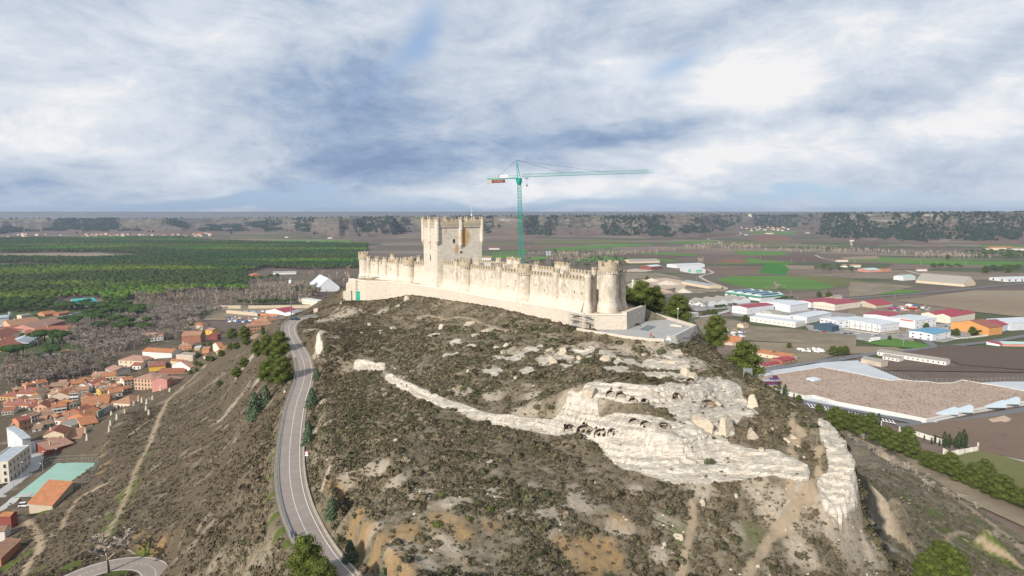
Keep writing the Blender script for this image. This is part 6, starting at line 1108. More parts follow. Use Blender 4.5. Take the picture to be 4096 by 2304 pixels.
W_(cE, (1270, 590), (1585, 662), (1835, 625), 560, 'W', 'W', 'R', .08, None, 'pale blue white ribbed warehouse right of the crimson roof'); W_(cE, (1225, 670), (1330, 690), (1475, 675), 650, 'g', 'S', 'flat', .1, None, 'low concrete annex in front of the ribbed warehouse', cat='annex')
W_(cE, (1715, 560), (1870, 590), (2270, 550), 515, 'W', 'R', 'R', .10, (4, 2, 1), 'white showroom with crimson strip roof behind the ribbed warehouse'); W_(cE, (1870, 595), (2200, 630), (2560, 585), 545, 'a', 'R', 'R', .10, (3, 7, 1), 'cream warehouse with crimson roof and brown entrance'); W_(cE, (2130, 455), (2160, 472), (2305, 460), 440, 'c', 'S', 'R', .2, (5, 0, 1), 'small cream house behind the crimson roofed showroom', cat='house')
W_(cE, (1050, 775), (1660, 865), (1800, 835), 795, 'w', 'W', 'flat', .1, (2, 10, 1), 'long low white building with strip windows beside the waste ground', win=(1.0, 1.3)); W_(cE, (1120, 745), (1590, 800), (1620, 790), 720, 'w', 'W', 'flat', .1, None, 'raised rear range of the long low white building', cat='building')
wx = W_(cE, (1615, 770), (1815, 810), (2155, 740), 725, 'W', 'W', 'R', .10, None, 'white warehouse with bright blue door and crimson edge'); b_ = MB(); b_.box((-.06, wx['d'] * .25, 2.2), (.12, 4.5, 4.4)); b_.build('door', mat("bright_blue_door", (.02, .12, .50), .5), wx)
W_(cE, (2000, 830), (2240, 880), (2500, 860), 775, 'W', 'W', 'R', .08, (3, 4, 2), 'white two storey works behind the dark blue shed', win=(3.6, .9)); W_(cE, (1950, 890), (2165, 935), (2262, 915), 855, 'D', 'D', 'R', .18, None, 'dark blue metal shed with two pale roof strips', cat='shed')
W_(cE, (975, 1195), (1600, 1345), (1690, 1315), 1280, 'c', 'o', 'L', .34, (0, 8, 1), 'long cream farm building with orange roof beside the poplars', cat='farm building'); W_(cE, (1350, 1345), (1480, 1385), (1660, 1350), 1325, 'k', 'R', 'R', .2, (3, 1, 1), 'white and brick shed with crimson roof beside the farm building', cat='shed'); W_(cE, (1150, 1390), (1225, 1420), (1445, 1380), 1392, 's', 'R', 'R', .2, (3, 1, 1), 'low stone shed with crimson roof on the road corner', cat='shed')
W_(cE, (690, 1070), (890, 1120), (960, 1060), 1075, 'b', 'O', 'L', .3, None, 'hut with vivid orange roof beyond the pine below the terrace', cat='shed'); W_(cE, (880, 860), (945, 878), (1015, 865), 830, 'c', 'p', 'R', .4, None, 'tiny cream hut alone on the waste ground', cat='hut')
W_(cE, (175, 260), (480, 330), (640, 322), 290, 'c', 'G', 'L', .16, (2, 8, 1), 'long cream shed with grey roof and green door beside gravel heaps', win=(.8, .7)); W_(cE, (100, 715), (215, 742), (325, 715), 690, 'w', 'G', 'flat', .1, (3, 0, 1), 'white office block behind the terrace pines', cat='office')
W_(cH, (650, 700), (700, 745), (885, 725), 705, 'k', 'S', 'R', .2, (4, 0, 1), 'brick workshop with pale roof behind the round end tower', cat='workshop')
fs = W_(cF, (-300, 860), (430, 940), (690, 900), 830, 'W', 'W', 'R', .04, (2, 14, 1), 'long white unit with grey pilasters behind the white lorry', win=(1.0, 1.3)); pb = MB(); [pb.box((-.06, fs['d'] * (i + .5) / 8, fs['h'] * .5), (.14, 1.6, fs['h'])) for i in range(8)]; pb.build('pilasters', WMAT['g'], fs)
W_(cF, (232, 740), (560, 790), (700, 735), 715, 'W', 'R', 'R', .08, None, 'white warehouse with crimson roof at the back of the estate'); wq = W_(cF, (540, 830), (905, 890), (1200, 850), 770, 'W', 'W', 'R', .06, (4, 0, 2), 'white and grey showroom with red sign and brown panels', win=(2.2, 1.2)); sb = MB(); sb.box((-.08, wq['d'] * .3, wq['h'] - .8), (.16, wq['d'] * .45, 1.2)); sb.build('sign_band', mat("red_sign", (.50, .07, .03), .5), wq)
W_(cF, (975, 760), (1395, 810), (1735, 750), 715, 'a', 'R', 'R', .32, (0, 0, 1), 'cream double gabled warehouse with crimson roof and skylight strips', gables=2)
W_(cF, (845, 1000), (1150, 1052), (1400, 1000), 955, 'W', 'B', 'R', .08, (2, 3, 2), 'white cube building with bright blue roof beside the lane', win=(2.2, 1.2))
W_(cF, (1430, 890), (1925, 975), (2110, 950), 870, 'O', 'r', 'R', .26, None, 'bright orange warehouse with dull red roof'); W_(cF, (1640, 880), (2100, 920), (2225, 890), 835, 'V', 'R', 'R', .2, None, 'grey warehouse with crimson roof just behind the orange warehouse'); W_(cF, (1760, 850), (2230, 905), (2700, 880), 800, 'V', 'W', 'R', .12, None, 'large pale grey warehouse with zigzag white roof at right', gables=3)
W_(cF, (350, 1255), (1340, 1385), (1395, 1360), 1330, 'w', 'S', 'L', .28, (1, 14, 1), 'very long whitewashed stable with grey roof', cat='stable', win=(1.0, 1.3)); W_(cF, (455, 1300), (690, 1335), (755, 1315), 1290, 'w', 'S', 'L', .28, (0, 4, 1), 'shorter white stable in front of the long stable', cat='stable'); W_(cF, (190, 1350), (440, 1410), (535, 1390), 1340, 'b', 'S', 'L', .25, None, 'plain beige barn beside the short white stable', cat='barn')
W_(cF, (905, 245), (1590, 300), (1745, 280), 262, 'c', 'S', 'L', .55, (0, 18, 1), 'very long old barn with steep grey roof beside the main road', cat='barn', win=(.8, .7)); W_(cF, (635, 200), (745, 215), (915, 205), 165, 'W', 'L', 'R', .25, (6, 0, 1), 'white shed with pale green roof left of the long barn', win=(1.0, 1.8)); W_(cF, (1960, 205), (2170, 232), (2600, 220), 195, 'W', 'W', 'R', .12, (5, 2, 1), 'white factory at the right edge beyond the main road', cat='factory', win=(3.4, 3.6))
W_(cF, (70, 85), (265, 100), (430, 95), 70, 'P', 'L', 'R', .2, None, 'pink walled winery with pale green roof beside umbrella pines', cat='winery'); W_(cF, (430, 90), (445, 96), (580, 90), 60, 'K', 'r', 'flat', .2, (5, 0, 2), 'brick winery house with white porch', cat='house'); W_(cF, (100, 545), (370, 598), (600, 570), 560, 'b', 'R', 'R', .25, None, 'open shed with crimson roof beside the machinery yard', cat='shed')
W_(cF, (1910, 1090), (2080, 1120), (2120, 1105), 1095, 'W', 'R', 'shed', .2, None, 'flat white canopy with crimson roof by the lane', cat='canopy'); W_(cF, (2105, 1090), (2120, 1120), (2600, 1130), 1085, 'P', 'L', 'R', .2, None, 'pink walled row with pale roof at the right edge', cat='shed')
lw = W_(cH, (1190, 365), (1620, 392), (1800, 388), 340, 'V', 'W', 'R', .10, None, 'large grey and white warehouse with two green signs above the quarry', cat='warehouse'); m_gs = mat("green_sign_board", (.05, .42, .16), .5)
for (x_, y_, rz, sc_l) in ((lw['w'] * .5, -.12, 0, min(4.2, lw['w'] * .12)), (-.12, lw['d'] * .22, -math.pi / 2, 4.0)):
    sbm = MB(); sbm.box((0, 0, 0), (sc_l * 3.6, .12, sc_l * 1.35)); so = sbm.build('sign_board', m_gs, lw, loc=(x_, y_, lw['h'] * .55)); so.rotation_euler = (0, 0, rz); text_part('Sinthari', 'lettering', m_white, so, (0, -.10, 0), (R(90), 0, 0), sc_l)
W_(cH, (950, 325), (1050, 342), (1200, 330), 300, 'r', 'W', 'R', .15, (5, 3, 1), 'maroon and white hall left of the green signed warehouse'); W_(cH, (690, 235), (760, 252), (1170, 245), 225, 'c', 'S', 'R', .2, (10, 0, 1), 'low factory range beyond the umbrella pine wood', cat='factory'); W_(cH, (1330, 300), (1400, 320), (1790, 305), 280, 'W', 'W', 'R', .1, None, 'pale rear hall behind the green signed warehouse')

# small houses packed between the others
TOWN = [(0, 260), (520, 170), (930, 120), (1300, 60), (1500, 60), (1850, 120), (1700, 260), (1500, 330), (1500, 460), (1180, 640), (900, 720), (560, 760), (300, 640), (0, 560)]; used_ = [o.location.to_2d() for o in COL.objects if o.type == 'EMPTY' and o.name.startswith('house')]; k_ = tries = 0
def inpoly0(x, y, P):
    r = False
    for (a, b), (c, d) in zip(P, P[1:] + P[:1]):
        if (b > y) != (d > y) and x < (c - a) * (y - b) / (d - b + 1e-12) + a: r = not r
    return r
while k_ < 46 and tries < 2500:
    tries += 1; x, y = random.uniform(0, 1850), random.uniform(60, 760)
    if not inpoly0(x, y, TOWN): continue
    p = hit(*cC(x, y)); c_ = Vector((p.x + 3, p.y + 4))
    if min((c_ - (u + Vector((4, 4)))).length for u in used_) < 6.2: continue
    used_.append(p.to_2d()); k_ += 1; w_ = random.uniform(95, 190)
    H_(cC, (x - random.uniform(5, 50), y - 38), (x, y), (x + w_, y - random.uniform(6, 40)), y - random.uniform(38, 70), random.choice('wwcpbgk'), random.choice('oormmbp'), random.choice(['R', 'R', 'L', 'hip']), .4, (random.randint(2, 4), 1, 1), 'small tiled house wedged among the packed roofs of the old town', chim=random.choice((0, 1)))
# ================================================================ ROAD, FENCES, PEOPLE, VEHICLES, TREES
def onroad(P, o=0): return [Vector((p.x, p.y, p.z + o)) for p in P]
tag(ribbon('road', m_asph, onroad(ROAD_W, .04), 5.5), kind='structure'); tag(ribbon('road', m_asph, onroad(HAIR_W, .04), 7.4), kind='structure')
tag(ribbon('road_verge', mat("gravel_verge", (.27, .225, .17), .95, .25, .8), onroad(ROAD_W, .0), 7.0), kind='structure')
for off, wd in ((-2.5, .12), (2.5, .12), (0, .09)): tag(ribbon('road_marking', m_line, onroad(ROAD_W, .046), wd, off=off), kind='structure')
for off, wd in ((-3.3, .14), (3.3, .14), (0, .1)): tag(ribbon('road_marking', m_line, onroad(HAIR_W, .046), wd, off=off), kind='structure')
m_galv = mat("galvanised_steel", (.42, .45, .46), .45, .1, 2., metal=.5); m_kerb = mat("pale_kerb", (.42, .37, .30), .9, .2, .6)
def rail(P, off, label, step=3):
    P = [Vector(p) for p in P]; root = empty('guard_rail', P[0], label=label, cat='guard rail'); mb = MB(); pts = []
    for i, p in enumerate(P):
        a, b = P[max(i - 1, 0)], P[min(i + 1, len(P) - 1)]; d = (b - a); d.z = 0; d.normalize(); pts.append(p + Vector((d.y, -d.x, 0)) * off)
    pm = MB(); pm.box((0, 0, .1), (.12, .12, 1.5)); pm = pm.mesh('post', m_galv)
    for a, b in zip(pts[:-1], pts[1:]): mb.add([(*(a + Vector((dx_, 0, 0))).to_2d(), a.z + z_) for dx_, z_ in ((-.04, .42), (.06, .58), (-.04, .76), (-.1, .76), (-.1, .42))] + [(*(b + Vector((dx_, 0, 0))).to_2d(), b.z + z_) for dx_, z_ in ((-.04, .42), (.06, .58), (-.04, .76), (-.1, .76), (-.1, .42))], [(i, (i + 1) % 5, 5 + (i + 1) % 5, 5 + i) for i in range(5)])
    sub(mb, 'rail', m_galv, root)
    for p in pts[::step]: put('post', pm, root, p - root.location)
sel_ = [p for p in ROAD_W if 108 < p.y < 262]; rail(sel_, 3.2 if (sel_[1] - sel_[0]).y < 0 else -3.2, 'long galvanised guard rail on the downhill side of the hill road'); rail(ROAD_W[2:24], 3.2, 'short guard rail round the outside of the upper road bend', 4)
mb = MB(); kp_ = [p for p in ROAD_W if 95 < p.y < 190]
for a, b in zip(kp_[:-1], kp_[1:]):
    d = (b - a).normalized(); n = Vector((-d.y, d.x, 0)) * 3.3; thick_wall([a + n, b + n], [a.z - .4, b.z - .4], [a.z + .28, b.z + .28], .4, mb, .02)
tag(mb.build('drain_kerb', m_kerb), 'low pale concrete kerb along the uphill edge of the road', 'kerb')
# ---------------------------------------------------------------- people and dog
def figure(name, edges, rad, m, parent=None):
    me = bpy.data.meshes.new(name); pts = list(rad); ix = {k_: i for i, k_ in enumerate(pts)}; me.from_pydata([rad[k_][0] for k_ in pts], [(ix[a], ix[b]) for a, b in edges], []); me.materials.append(m)
    o = bpy.data.objects.new(name, me); COL.objects.link(o); sm = o.modifiers.new('skin', 'SKIN'); me.skin_vertices[0].data[0].use_root = True
    for i, k_ in enumerate(pts): r_ = rad[k_][1]; me.skin_vertices[0].data[i].radius = (r_, r_) if not hasattr(r_, '__len__') else r_
    ss = o.modifiers.new('sub', 'SUBSURF'); ss.levels = 1; ss.render_levels = 2
    dg = bpy.context.evaluated_depsgraph_get(); m2 = bpy.data.meshes.new_from_object(o.evaluated_get(dg)); o.modifiers.clear(); o.data = m2; m2.materials.clear(); m2.materials.append(m)
    if parent is not None: o.parent = parent
    return o
def cloth(name, bands):
    m = bpy.data.materials.new(name); m.use_nodes = True; k = NT(m.node_tree); b = k.n['Principled BSDF']; b.inputs['Roughness'].default_value = .9; s_ = k.node('ShaderNodeSeparateXYZ'); k.put(s_.inputs[0], k.node('ShaderNodeTexCoord').outputs['Object'])
    k.put(b.inputs['Base Color'], k.ramp(k.math('DIVIDE', s_.outputs[2], 2.0), [(z_ / 2, tuple(c) + (1,)) for z_, c in bands], 'CONSTANT')); return m
SK = (.45, .28, .2)
def person(p, rz, legs, top_, hair, label, stride=.16, group=None):
    m = cloth('clothes', [(0, (.03, .028, .025)), (.10, legs), (.82, top_), (1.47, SK)])
    J = {'hip': ((0, 0, .93), .15), 'waist': ((0, 0, 1.1), (.15, .12)), 'chest': ((0, .01, 1.32), (.19, .14)), 'neck': ((0, .01, 1.48), .06), 'chin': ((0, -.01, 1.56), .09), 'head': ((0, 0, 1.68), .10), 'crown': ((0, .01, 1.76), .055)}
    E_ = [('hip', 'waist'), ('waist', 'chest'), ('chest', 'neck'), ('neck', 'chin'), ('chin', 'head'), ('head', 'crown')]
    for s_, a in ((-1, 'l'), (1, 'r')):
        f = s_ * stride
        J.update({a + 'sh': ((s_ * .20, .01, 1.40), .075), a + 'el': ((s_ * .27, .05 + f * .3, 1.13), .055), a + 'wr': ((s_ * .27, -.05 + f * .6, .90), .042), a + 'hand': ((s_ * .26, -.08 + f * .7, .80), .045), a + 'th': ((s_ * .10, 0, .86), .10), a + 'kn': ((s_ * .11, -.04 - f * .6, .49), .075), a + 'an': ((s_ * .11, .03 - f, .09), .05), a + 'toe': ((s_ * .12, -.13 - f, .04), .045)})
        E_ += [('chest', a + 'sh'), (a + 'sh', a + 'el'), (a + 'el', a + 'wr'), (a + 'wr', a + 'hand'), ('hip', a + 'th'), (a + 'th', a + 'kn'), (a + 'kn', a + 'an'), (a + 'an', a + 'toe')]
    o = figure('person', E_, J, m); o.location = p; o.rotation_euler = (0, 0, rz); tag(o, label, 'person', group)
    hb = MB(); hb.lathe([(.02, .13), (.08, .11), (.115, .03), (.112, -.05), (.09, -.10)], (0, .02, 1.68), 10); hb.build('hair', mat('hair', hair), o, True)
def rp(tx, ty): p = hit(tx, ty); return p
pz = lambda tx, ty, z: onz(tx, ty, z)
person(pz(cS(404, 1085)[0], cS(404, 1085)[1], 76.08), R(160), (.03, .04, .09), (.035, .05, .14), (.16, .05, .03), 'red haired walker in a navy jacket by the guard rail'); person(pz(cS(441, 1106)[0], cS(441, 1106)[1], 76.08), R(165), (.06, .09, .17), (.015, .015, .02), (.03, .02, .015), 'walker in a black jacket and blue jeans on the road')
person(pz(*cH(180, 1163), TERR + .03), R(20), (.015, .014, .014), (.02, .018, .018), (.03, .02, .015), 'person in a long black coat by the steel scaffold', .05); person(pz(*cH(206, 1167), TERR + .03), R(-30), (.018, .016, .015), (.075, .045, .03), (.04, .03, .02), 'person in a brown coat beside the one in black', .05)
pr = pz(*cH(1046, 1283), TERR + .03); person(pr, R(10), (.02, .02, .025), (.55, .012, .025), (.20, .12, .07), 'person in a bright red coat standing on the terrace', .06)
DJ = {'hip': ((0, .22, .16), .13), 'mid': ((0, .10, .32), .12), 'chest': ((0, -.06, .46), .11), 'neck': ((0, -.10, .60), .075), 'head': ((0, -.15, .70), .085), 'muz': ((0, -.30, .67), .04), 'earl': ((-.07, -.12, .80), .02), 'earr': ((.07, -.12, .80), .02), 'tail': ((.05, .42, .06), .03), 'tail2': ((.16, .55, .04), .02)}
DE = [('hip', 'mid'), ('mid', 'chest'), ('chest', 'neck'), ('neck', 'head'), ('head', 'muz'), ('head', 'earl'), ('head', 'earr'), ('hip', 'tail'), ('tail', 'tail2')]
for s_, a in ((-1, 'l'), (1, 'r')): DJ.update({a + 'fs': ((s_ * .08, -.09, .38), .05), a + 'fe': ((s_ * .08, -.10, .2), .035), a + 'fp': ((s_ * .08, -.15, .03), .035), a + 'hk': ((s_ * .14, .06, .15), .07), a + 'hf': ((s_ * .14, .17, .04), .035), a + 'hp': ((s_ * .14, -.0, .03), .035)}); DE += [('chest', a + 'fs'), (a + 'fs', a + 'fe'), (a + 'fe', a + 'fp'), ('hip', a + 'hk'), (a + 'hk', a + 'hf'), (a + 'hf', a + 'hp')]
dog = figure('dog', DE, DJ, cloth('dog_coat', [(0, (.25, .12, .05)), (.2, (.16, .07, .03)), (.42, (.018, .014, .012))])); dog.location = pr + Vector((.85, -.15, 0)); dog.rotation_euler = (0, 0, R(-60)); dog.scale = (1.1,) * 3; tag(dog, 'black and tan dog sitting beside the red coat', 'dog')
# ---------------------------------------------------------------- vehicles
m_tyre = mat("black_rubber", (.02, .02, .02), .9); CARM = {k_: mat("car_paint_" + k_, c_, .3, .03, .5) for k_, c_ in dict(white=(.75, .75, .76), navy=(.02, .05, .09), red=(.45, .02, .03), silver=(.45, .46, .48), black=(.02, .02, .024), grey=(.2, .21, .22)).items()}
wb = MB(); wb.lathe([(.18, -.11), (.33, -.10), (.33, .10), (.18, .11)], seg=14); wheel_me = wb.mesh('wheel', m_tyre)
def car(p, rz, col, label, van=False, group=None):
    root = empty('van' if van else 'parked_car', p, rz, label=label, cat='van' if van else 'car', group=group); L, W_2, zc = (4.4, .88, 1.0) if van else (4.3, .86, .86); ht = 1.85 if van else 1.46
    pr_ = [(-L / 2, .28), (-L / 2, zc - .1), (-L / 2 + .12, zc), (L / 2 - .9, zc), (L / 2 - .1, zc - .22), (L / 2, .5), (L / 2 - .05, .28)]; mb = MB(); k_ = len(pr_)
    mb.add([(x, -W_2, z) for x, z in pr_] + [(x, W_2, z) for x, z in pr_], [(i, k_ + i, k_ + (i + 1) % k_, (i + 1) % k_) for i in range(k_)] + [tuple(range(k_)), tuple(range(2 * k_ - 1, k_ - 1, -1))]); x0, x1 = (-L / 2 + .05, L / 2 - 1.0) if van else (-L / 2 + .35, L / 2 - 1.15)
    def hull(a, b, i_, z0, z1, g): return [(a, -W_2 + g, z0), (b, -W_2 + g, z0), (b, W_2 - g, z0), (a, W_2 - g, z0), (a + i_ * .5, -W_2 + g + .14, z1), (b - i_, -W_2 + g + .14, z1), (b - i_, W_2 - g - .14, z1), (a + i_ * .5, W_2 - g - .14, z1)]
    BF_ = [(0, 1, 5, 4), (1, 2, 6, 5), (2, 3, 7, 6), (3, 0, 4, 7), (4, 5, 6, 7)]; mb.build('body', CARM[col], root); g_ = MB(); g_.add(hull(x0, x1, .65, zc - .01, ht - .05, .03), BF_); g_.build('windows', m_glass, root); r_ = MB(); h_ = hull(x0, x1, .65, zc - .01, ht, .0); r_.add([*[(x + (.12 if x < 0 else -.12), y, ht - .06) for x, y, _ in h_[4:]], *h_[4:]], [(0, 1, 5, 4), (1, 2, 6, 5), (2, 3, 7, 6), (3, 0, 4, 7), (4, 5, 6, 7), (3, 2, 1, 0)]); r_.build('car_roof', CARM[col], root)
    for sx_ in (-1.35, 1.3):
        for sy_ in (-.82, .82): w_ = put('wheel', wheel_me, root, (sx_, sy_, .32)); w_.rotation_euler = (R(90), 0, 0)
i_ = min(range(len(ROAD_W)), key=lambda i: (ROAD_W[i] - qp(737, 803, 87.4)).length); cd_ = ROAD_W[i_ + 1] - ROAD_W[i_]; car(ROAD_W[i_] + Vector((-1.0, -1.4, .05)), R(-12), 'navy', 'dark blue car driving round the upper bend of the road'); car(hit(*cD(316, 560)), R(12), 'white', 'white van parked on the dirt beside the stone barn', True)
CG = 'cars parked on the industrial estate'
for (x, y, rz, col, lab) in [(25, 950, 0, 'black', 'black car on the lane in front of the pilastered unit'), (120, 950, 5, 'white', 'white car right of the black car on the lane'), (160, 1026, 10, 'white', 'white car parked behind the white lorry'), (820, 916, 170, 'white', 'white car outside the showroom with the red sign')]: car(g0(cF(x, y), .66), R(rz), col, lab, group=CG)
for (x, y, rz, col, lab) in [(1950, 905, 10, 'white', 'white car left of the dark blue shed'), (2062, 925, 0, 'red', 'red car in front of the dark blue shed'), (2280, 942, -5, 'silver', 'silver car right of the dark blue shed'), (2355, 950, -5, 'black', 'dark car farthest right of the dark blue shed'), (2068, 624, -10, 'silver', 'silver car by the brown entrance of the cream warehouse'), (1928, 620, -10, 'white', 'white car outside the crimson roofed showroom'), (1880, 613, -10, 'grey', 'grey car next to the white one outside the showroom'), (480, 652, 70, 'navy', 'blue car on the junction beyond the terrace pines')]: car(g0(cE(x, y), .66), R(rz), col, lab, group=CG)
for (x, y, rz, lab) in [(760, 328, 35, 'white car nearer the town on the road out'), (852, 303, 35, 'white car beside the brick cottage on the road out'), (180, 358, 0, 'white car in the farmyard by the silo')]: car(g0(cA(x, y), .66), R(rz), 'white', lab)
for i in range(22): x, y = random.choice([(random.uniform(300, 800), random.uniform(960, 985)), (random.uniform(880, 1200), random.uniform(900, 925)), (random.uniform(1250, 1420), random.uniform(830, 880)), (random.uniform(-600, 0), random.uniform(905, 960)), (random.uniform(-560, -450), random.uniform(610, 625)), (random.uniform(-1300, -900), random.uniform(560, 600))]); car(g0(cF(x, y), .7), random.uniform(-.4, 3.6), random.choice(['white', 'silver', 'grey', 'navy', 'red', 'white']), 'small car parked in the yards of the industrial estate', group='small cars in the estate yards')
lp_ = g0(cF(345, 1052), .7); lo = empty('lorry', lp_, R(28), label='white articulated lorry parked by the grass at the estate lane', cat='lorry'); mb = MB(); mb.box((2.2, 0, 2.35), (13, 2.5, 2.8)); mb.build('trailer', m_white, lo); mb = MB(); mb.box((-6.0, 0, 1.9), (2.2, 2.4, 2.7), taper=.93); mb.box((-6.3, 0, .7), (2.3, 2.3, .6)); mb.build('cab', CARM['white'], lo); mb = MB(); mb.box((-7.02, 0, 2.4), (.2, 2.1, .8)); mb.build('windscreen', m_glass, lo)
for x in (-6, 4.5, 5.8, 7.1):
    for sy_ in (-1.05, 1.05): w_ = put('wheel', wheel_me, lo, (x, sy_, .5), sc=1.5); w_.rotation_euler = (R(90), 0, 0)
# ---------------------------------------------------------------- heaps of odds and ends
def junk(name, conv, poly, n, smin, smax, cols, label, cat):
    xs = [p[0] for p in poly]; ys = [p[1] for p in poly]; mb = MB(); k_ = 0
    while k_ < n:
        x, y = random.uniform(min(xs), max(xs)), random.uniform(min(ys), max(ys))
        if not inpoly(x, y, poly): continue
        p = hit(*conv(x, y)); s_ = random.uniform(smin, smax); mb.box((p.x, p.y, p.z + s_ * .3), (s_ * random.uniform(.8, 2), s_ * random.uniform(.6, 1.3), s_ * random.uniform(.5, 1.1)), random.uniform(0, 3), random.randrange(len(cols)), random.uniform(.6, 1)); k_ += 1
    tag(mb.build(name, cols), label, cat, kind='stuff')
JM = [mat("scrap_" + n_, c_, .6) for n_, c_ in (('white', (.7, .7, .68)), ('rust', (.25, .11, .06)), ('blue', (.05, .13, .35)), ('grey', (.3, .3, .3)), ('pink', (.5, .2, .2)), ('dark', (.05, .05, .05)))]
junk('scrap_heap', cB, [(1030, 400), (1180, 370), (1400, 380), (1700, 370), (1780, 400), (1560, 440), (1300, 450), (1060, 440)], 90, 1.2, 3.2, JM, 'scrap and wrecks strewn over the yard below the road bend', 'scrap'); junk('wrecked_cars', cB, [(1290, 305), (1580, 300), (1590, 325), (1320, 330)], 40, 2, 3.4, JM[:4], 'wrecked vehicles packed in the walled scrapyard', 'scrap'); junk('scrap_heap', cF, [(560, 590), (760, 560), (1100, 570), (1130, 620), (950, 650), (620, 630)], 45, 1.5, 4, JM, 'farm machinery scattered in the yard by the open shed', 'machinery'); junk('scrap_heap', cE, [(430, 930), (640, 900), (950, 890), (990, 960), (960, 1020), (660, 1010)], 70, 1, 3, JM[:1] * 3 + JM, 'rubbish strewn round the hut with the vivid orange roof', 'rubbish'); junk('stacked_bales', cE, [(1670, 1170), (1960, 1160), (2120, 1195), (1960, 1215), (1700, 1195)], 36, 1.5, 3, JM[:1], 'white wrapped bales in a row by the fenced field', 'bales')
for (x, y, a, b, lab) in [(880, 606, 'red', 'y', 'yellow and crimson farm trailer in the machinery yard'), (600, 612, 'red', 'b', 'blue and red farm trailer at the left of the yard')]:
    p = g0(cF(x, y), .1); t = empty('farm_trailer', p, R(-8), label=lab, cat='trailer'); mb = MB(); mb.box((0, 0, 1.6), (11, 2.6, 1.6), taper=1.03); mb.build('trailer_bed', CARM['red'], t); mb = MB(); mb.box((0, 0, 2.8), (11.4, 2.7, .7)); mb.build('tarpaulin', WMAT['y'] if a and b == 'y' else mat("blue_tarpaulin", (.03, .15, .5)), t); [setattr(put('wheel', wheel_me, t, (q_, s_, .45), sc=1.4), 'rotation_euler', (R(90), 0, 0)) for q_ in (-3, 3) for s_ in (-1, 1)]
def heap(conv, x, y, r, h, m, label):
    p = hit(*conv(x, y)); n = 18; V = [(p.x, p.y, p.z + h)]; F_ = []
    for j in range(1, 4):
        for i in range(n): a = 2 * math.pi * i / n; q_ = r * j / 3 * random.uniform(.8, 1.15); V.append((p.x + q_ * math.cos(a), p.y + q_ * math.sin(a) * .8, p.z + h * (1 - j / 3) * random.uniform(.75, 1.1) - (.3 if j == 3 else 0)))
    F_ = [(0, 1 + i, 1 + (i + 1) % n) for i in range(n)] + [(1 + j * n + i, 1 + (j + 1) * n + i, 1 + (j + 1) * n + (i + 1) % n, 1 + j * n + (i + 1) % n) for j in range(2) for i in range(n)]
    mb = MB(); mb.add(V, F_); tag(mb.build('gravel_heap', m), label, 'heap', 'gravel heaps in the quarry yard')
m_grav = mat("pink_gravel", (.40, .29, .21), .95, .2, .3); m_gravw = mat("pale_gravel", (.55, .47, .38), .95, .15, .3)
for x, y, r, h, m, l in [(950, 600, 34, 13, m_grav, 'broad pinkish gravel heap right of the cement silo'), (1280, 545, 26, 8, m_gravw, 'whitish gravel heap at the back of the quarry yard'), (1060, 505, 18, 7, m_gravw, 'small pale heap behind the broad pinkish one'), (1120, 650, 34, 9, m_grav, 'long low pink heap just above the terrace pines'), (1500, 655, 16, 7, m_gravw, 'conical pale heap at the right of the quarry yard'), (1420, 510, 22, 5, m_grav, 'flat orange heap beside the dirt track')]: heap(cH, x, y, r, h, m, l)
heap(cG, 2390, 605, 9, 2.4, m_grav, 'orange earth heap at the edge of the ploughed field')
def silo(p, r, h, m, label, legs=False):
    t = empty('silo', p, label=label, cat='silo'); mb = MB(); z0 = h * .3 if legs else 0; mb.lathe([(r * .2 if legs else r, z0 - (h * .12 if legs else 0)), (r, z0 + .2), (r, h * .9), (r * .15, h)], seg=16); mb.build('tank', m, t)
    if legs:
        mb = MB(); [mb.tube((r * .8 * math.cos(a), r * .8 * math.sin(a), 0), (r * .8 * math.cos(a), r * .8 * math.sin(a), z0 + 1), .15, 5) for a in (0.8, 2.4, 3.9, 5.5)]; mb.build('legs', m_galv, t)
silo(g0(cH(798, 640)), 2.3, 21, mat("pale_green_metal", (.45, .56, .42), .5), 'pale green cement silo beside the gravel heaps', True); silo(g0(c4(875, 1275)), 4.5, 15, m_galv, 'left one of two grey grain silos on the plain'); silo(g0(c4(906, 1275)), 4.5, 15, m_galv, 'right one of two grey grain silos on the plain'); silo(g0(cA(125, 345)), 2.2, 9, m_galv, 'small grey silo by the farm at the left edge')
# ---------------------------------------------------------------- lamps, masts, signs, bins
def lamp(p, h, label, m=m_galv, globe=True, arm=0):
    t = empty('street_lamp', p, label=label, cat='street lamp'); mb = MB(); mb.tube((0, 0, -.3), (0, 0, h), .09 if h < 8 else .14, 6, .06)
    if arm: mb.tube((0, 0, h), (arm, 0, h + .3), .05, 5)
    mb.build('pole', m, t); mb = MB()
    if globe: mb.lathe([(.03, 0), (.24, .12), (.30, .3), (.22, .5), (.03, .6)], (0, 0, h), 12)
    else: mb.box((arm, 0, h + .3), (.9, .35, .16))
    mb.build('lamp_head', m_white, t)
lamp(onz(*cH(1417, 1066), TERR), 4.6, 'globe street lamp on a pale pole beside the terrace parapet', mat("pale_green_pole", (.45, .55, .5), .5)); m_gp = mat("green_pole", (.05, .16, .12), .5)
lamp(hit(*cA(1077, 795)), 11, 'green street lamp on the river bridge nearer the poplars', m_gp, False, 1.4); lamp(hit(*cA(1497, 782)), 11, 'green street lamp at the far end of the river bridge', m_gp, False, -1.4); lamp(hit(*cC(595, 1335)), 10, 'tall floodlight pole at the corner of the green court', m_galv, False, .8); lamp(hit(*cC(305, 1470)), 9.5, 'floodlight pole between the school and the green court', m_galv, False, .8); lamp(hit(*cC(768, 1205)), 6.5, 'green floodlight pole at the back of the court', m_gp, False, .8); lamp(hit(*cC(567, 1335)), 4, 'black lantern post by the street above the court', m_tyre, True)
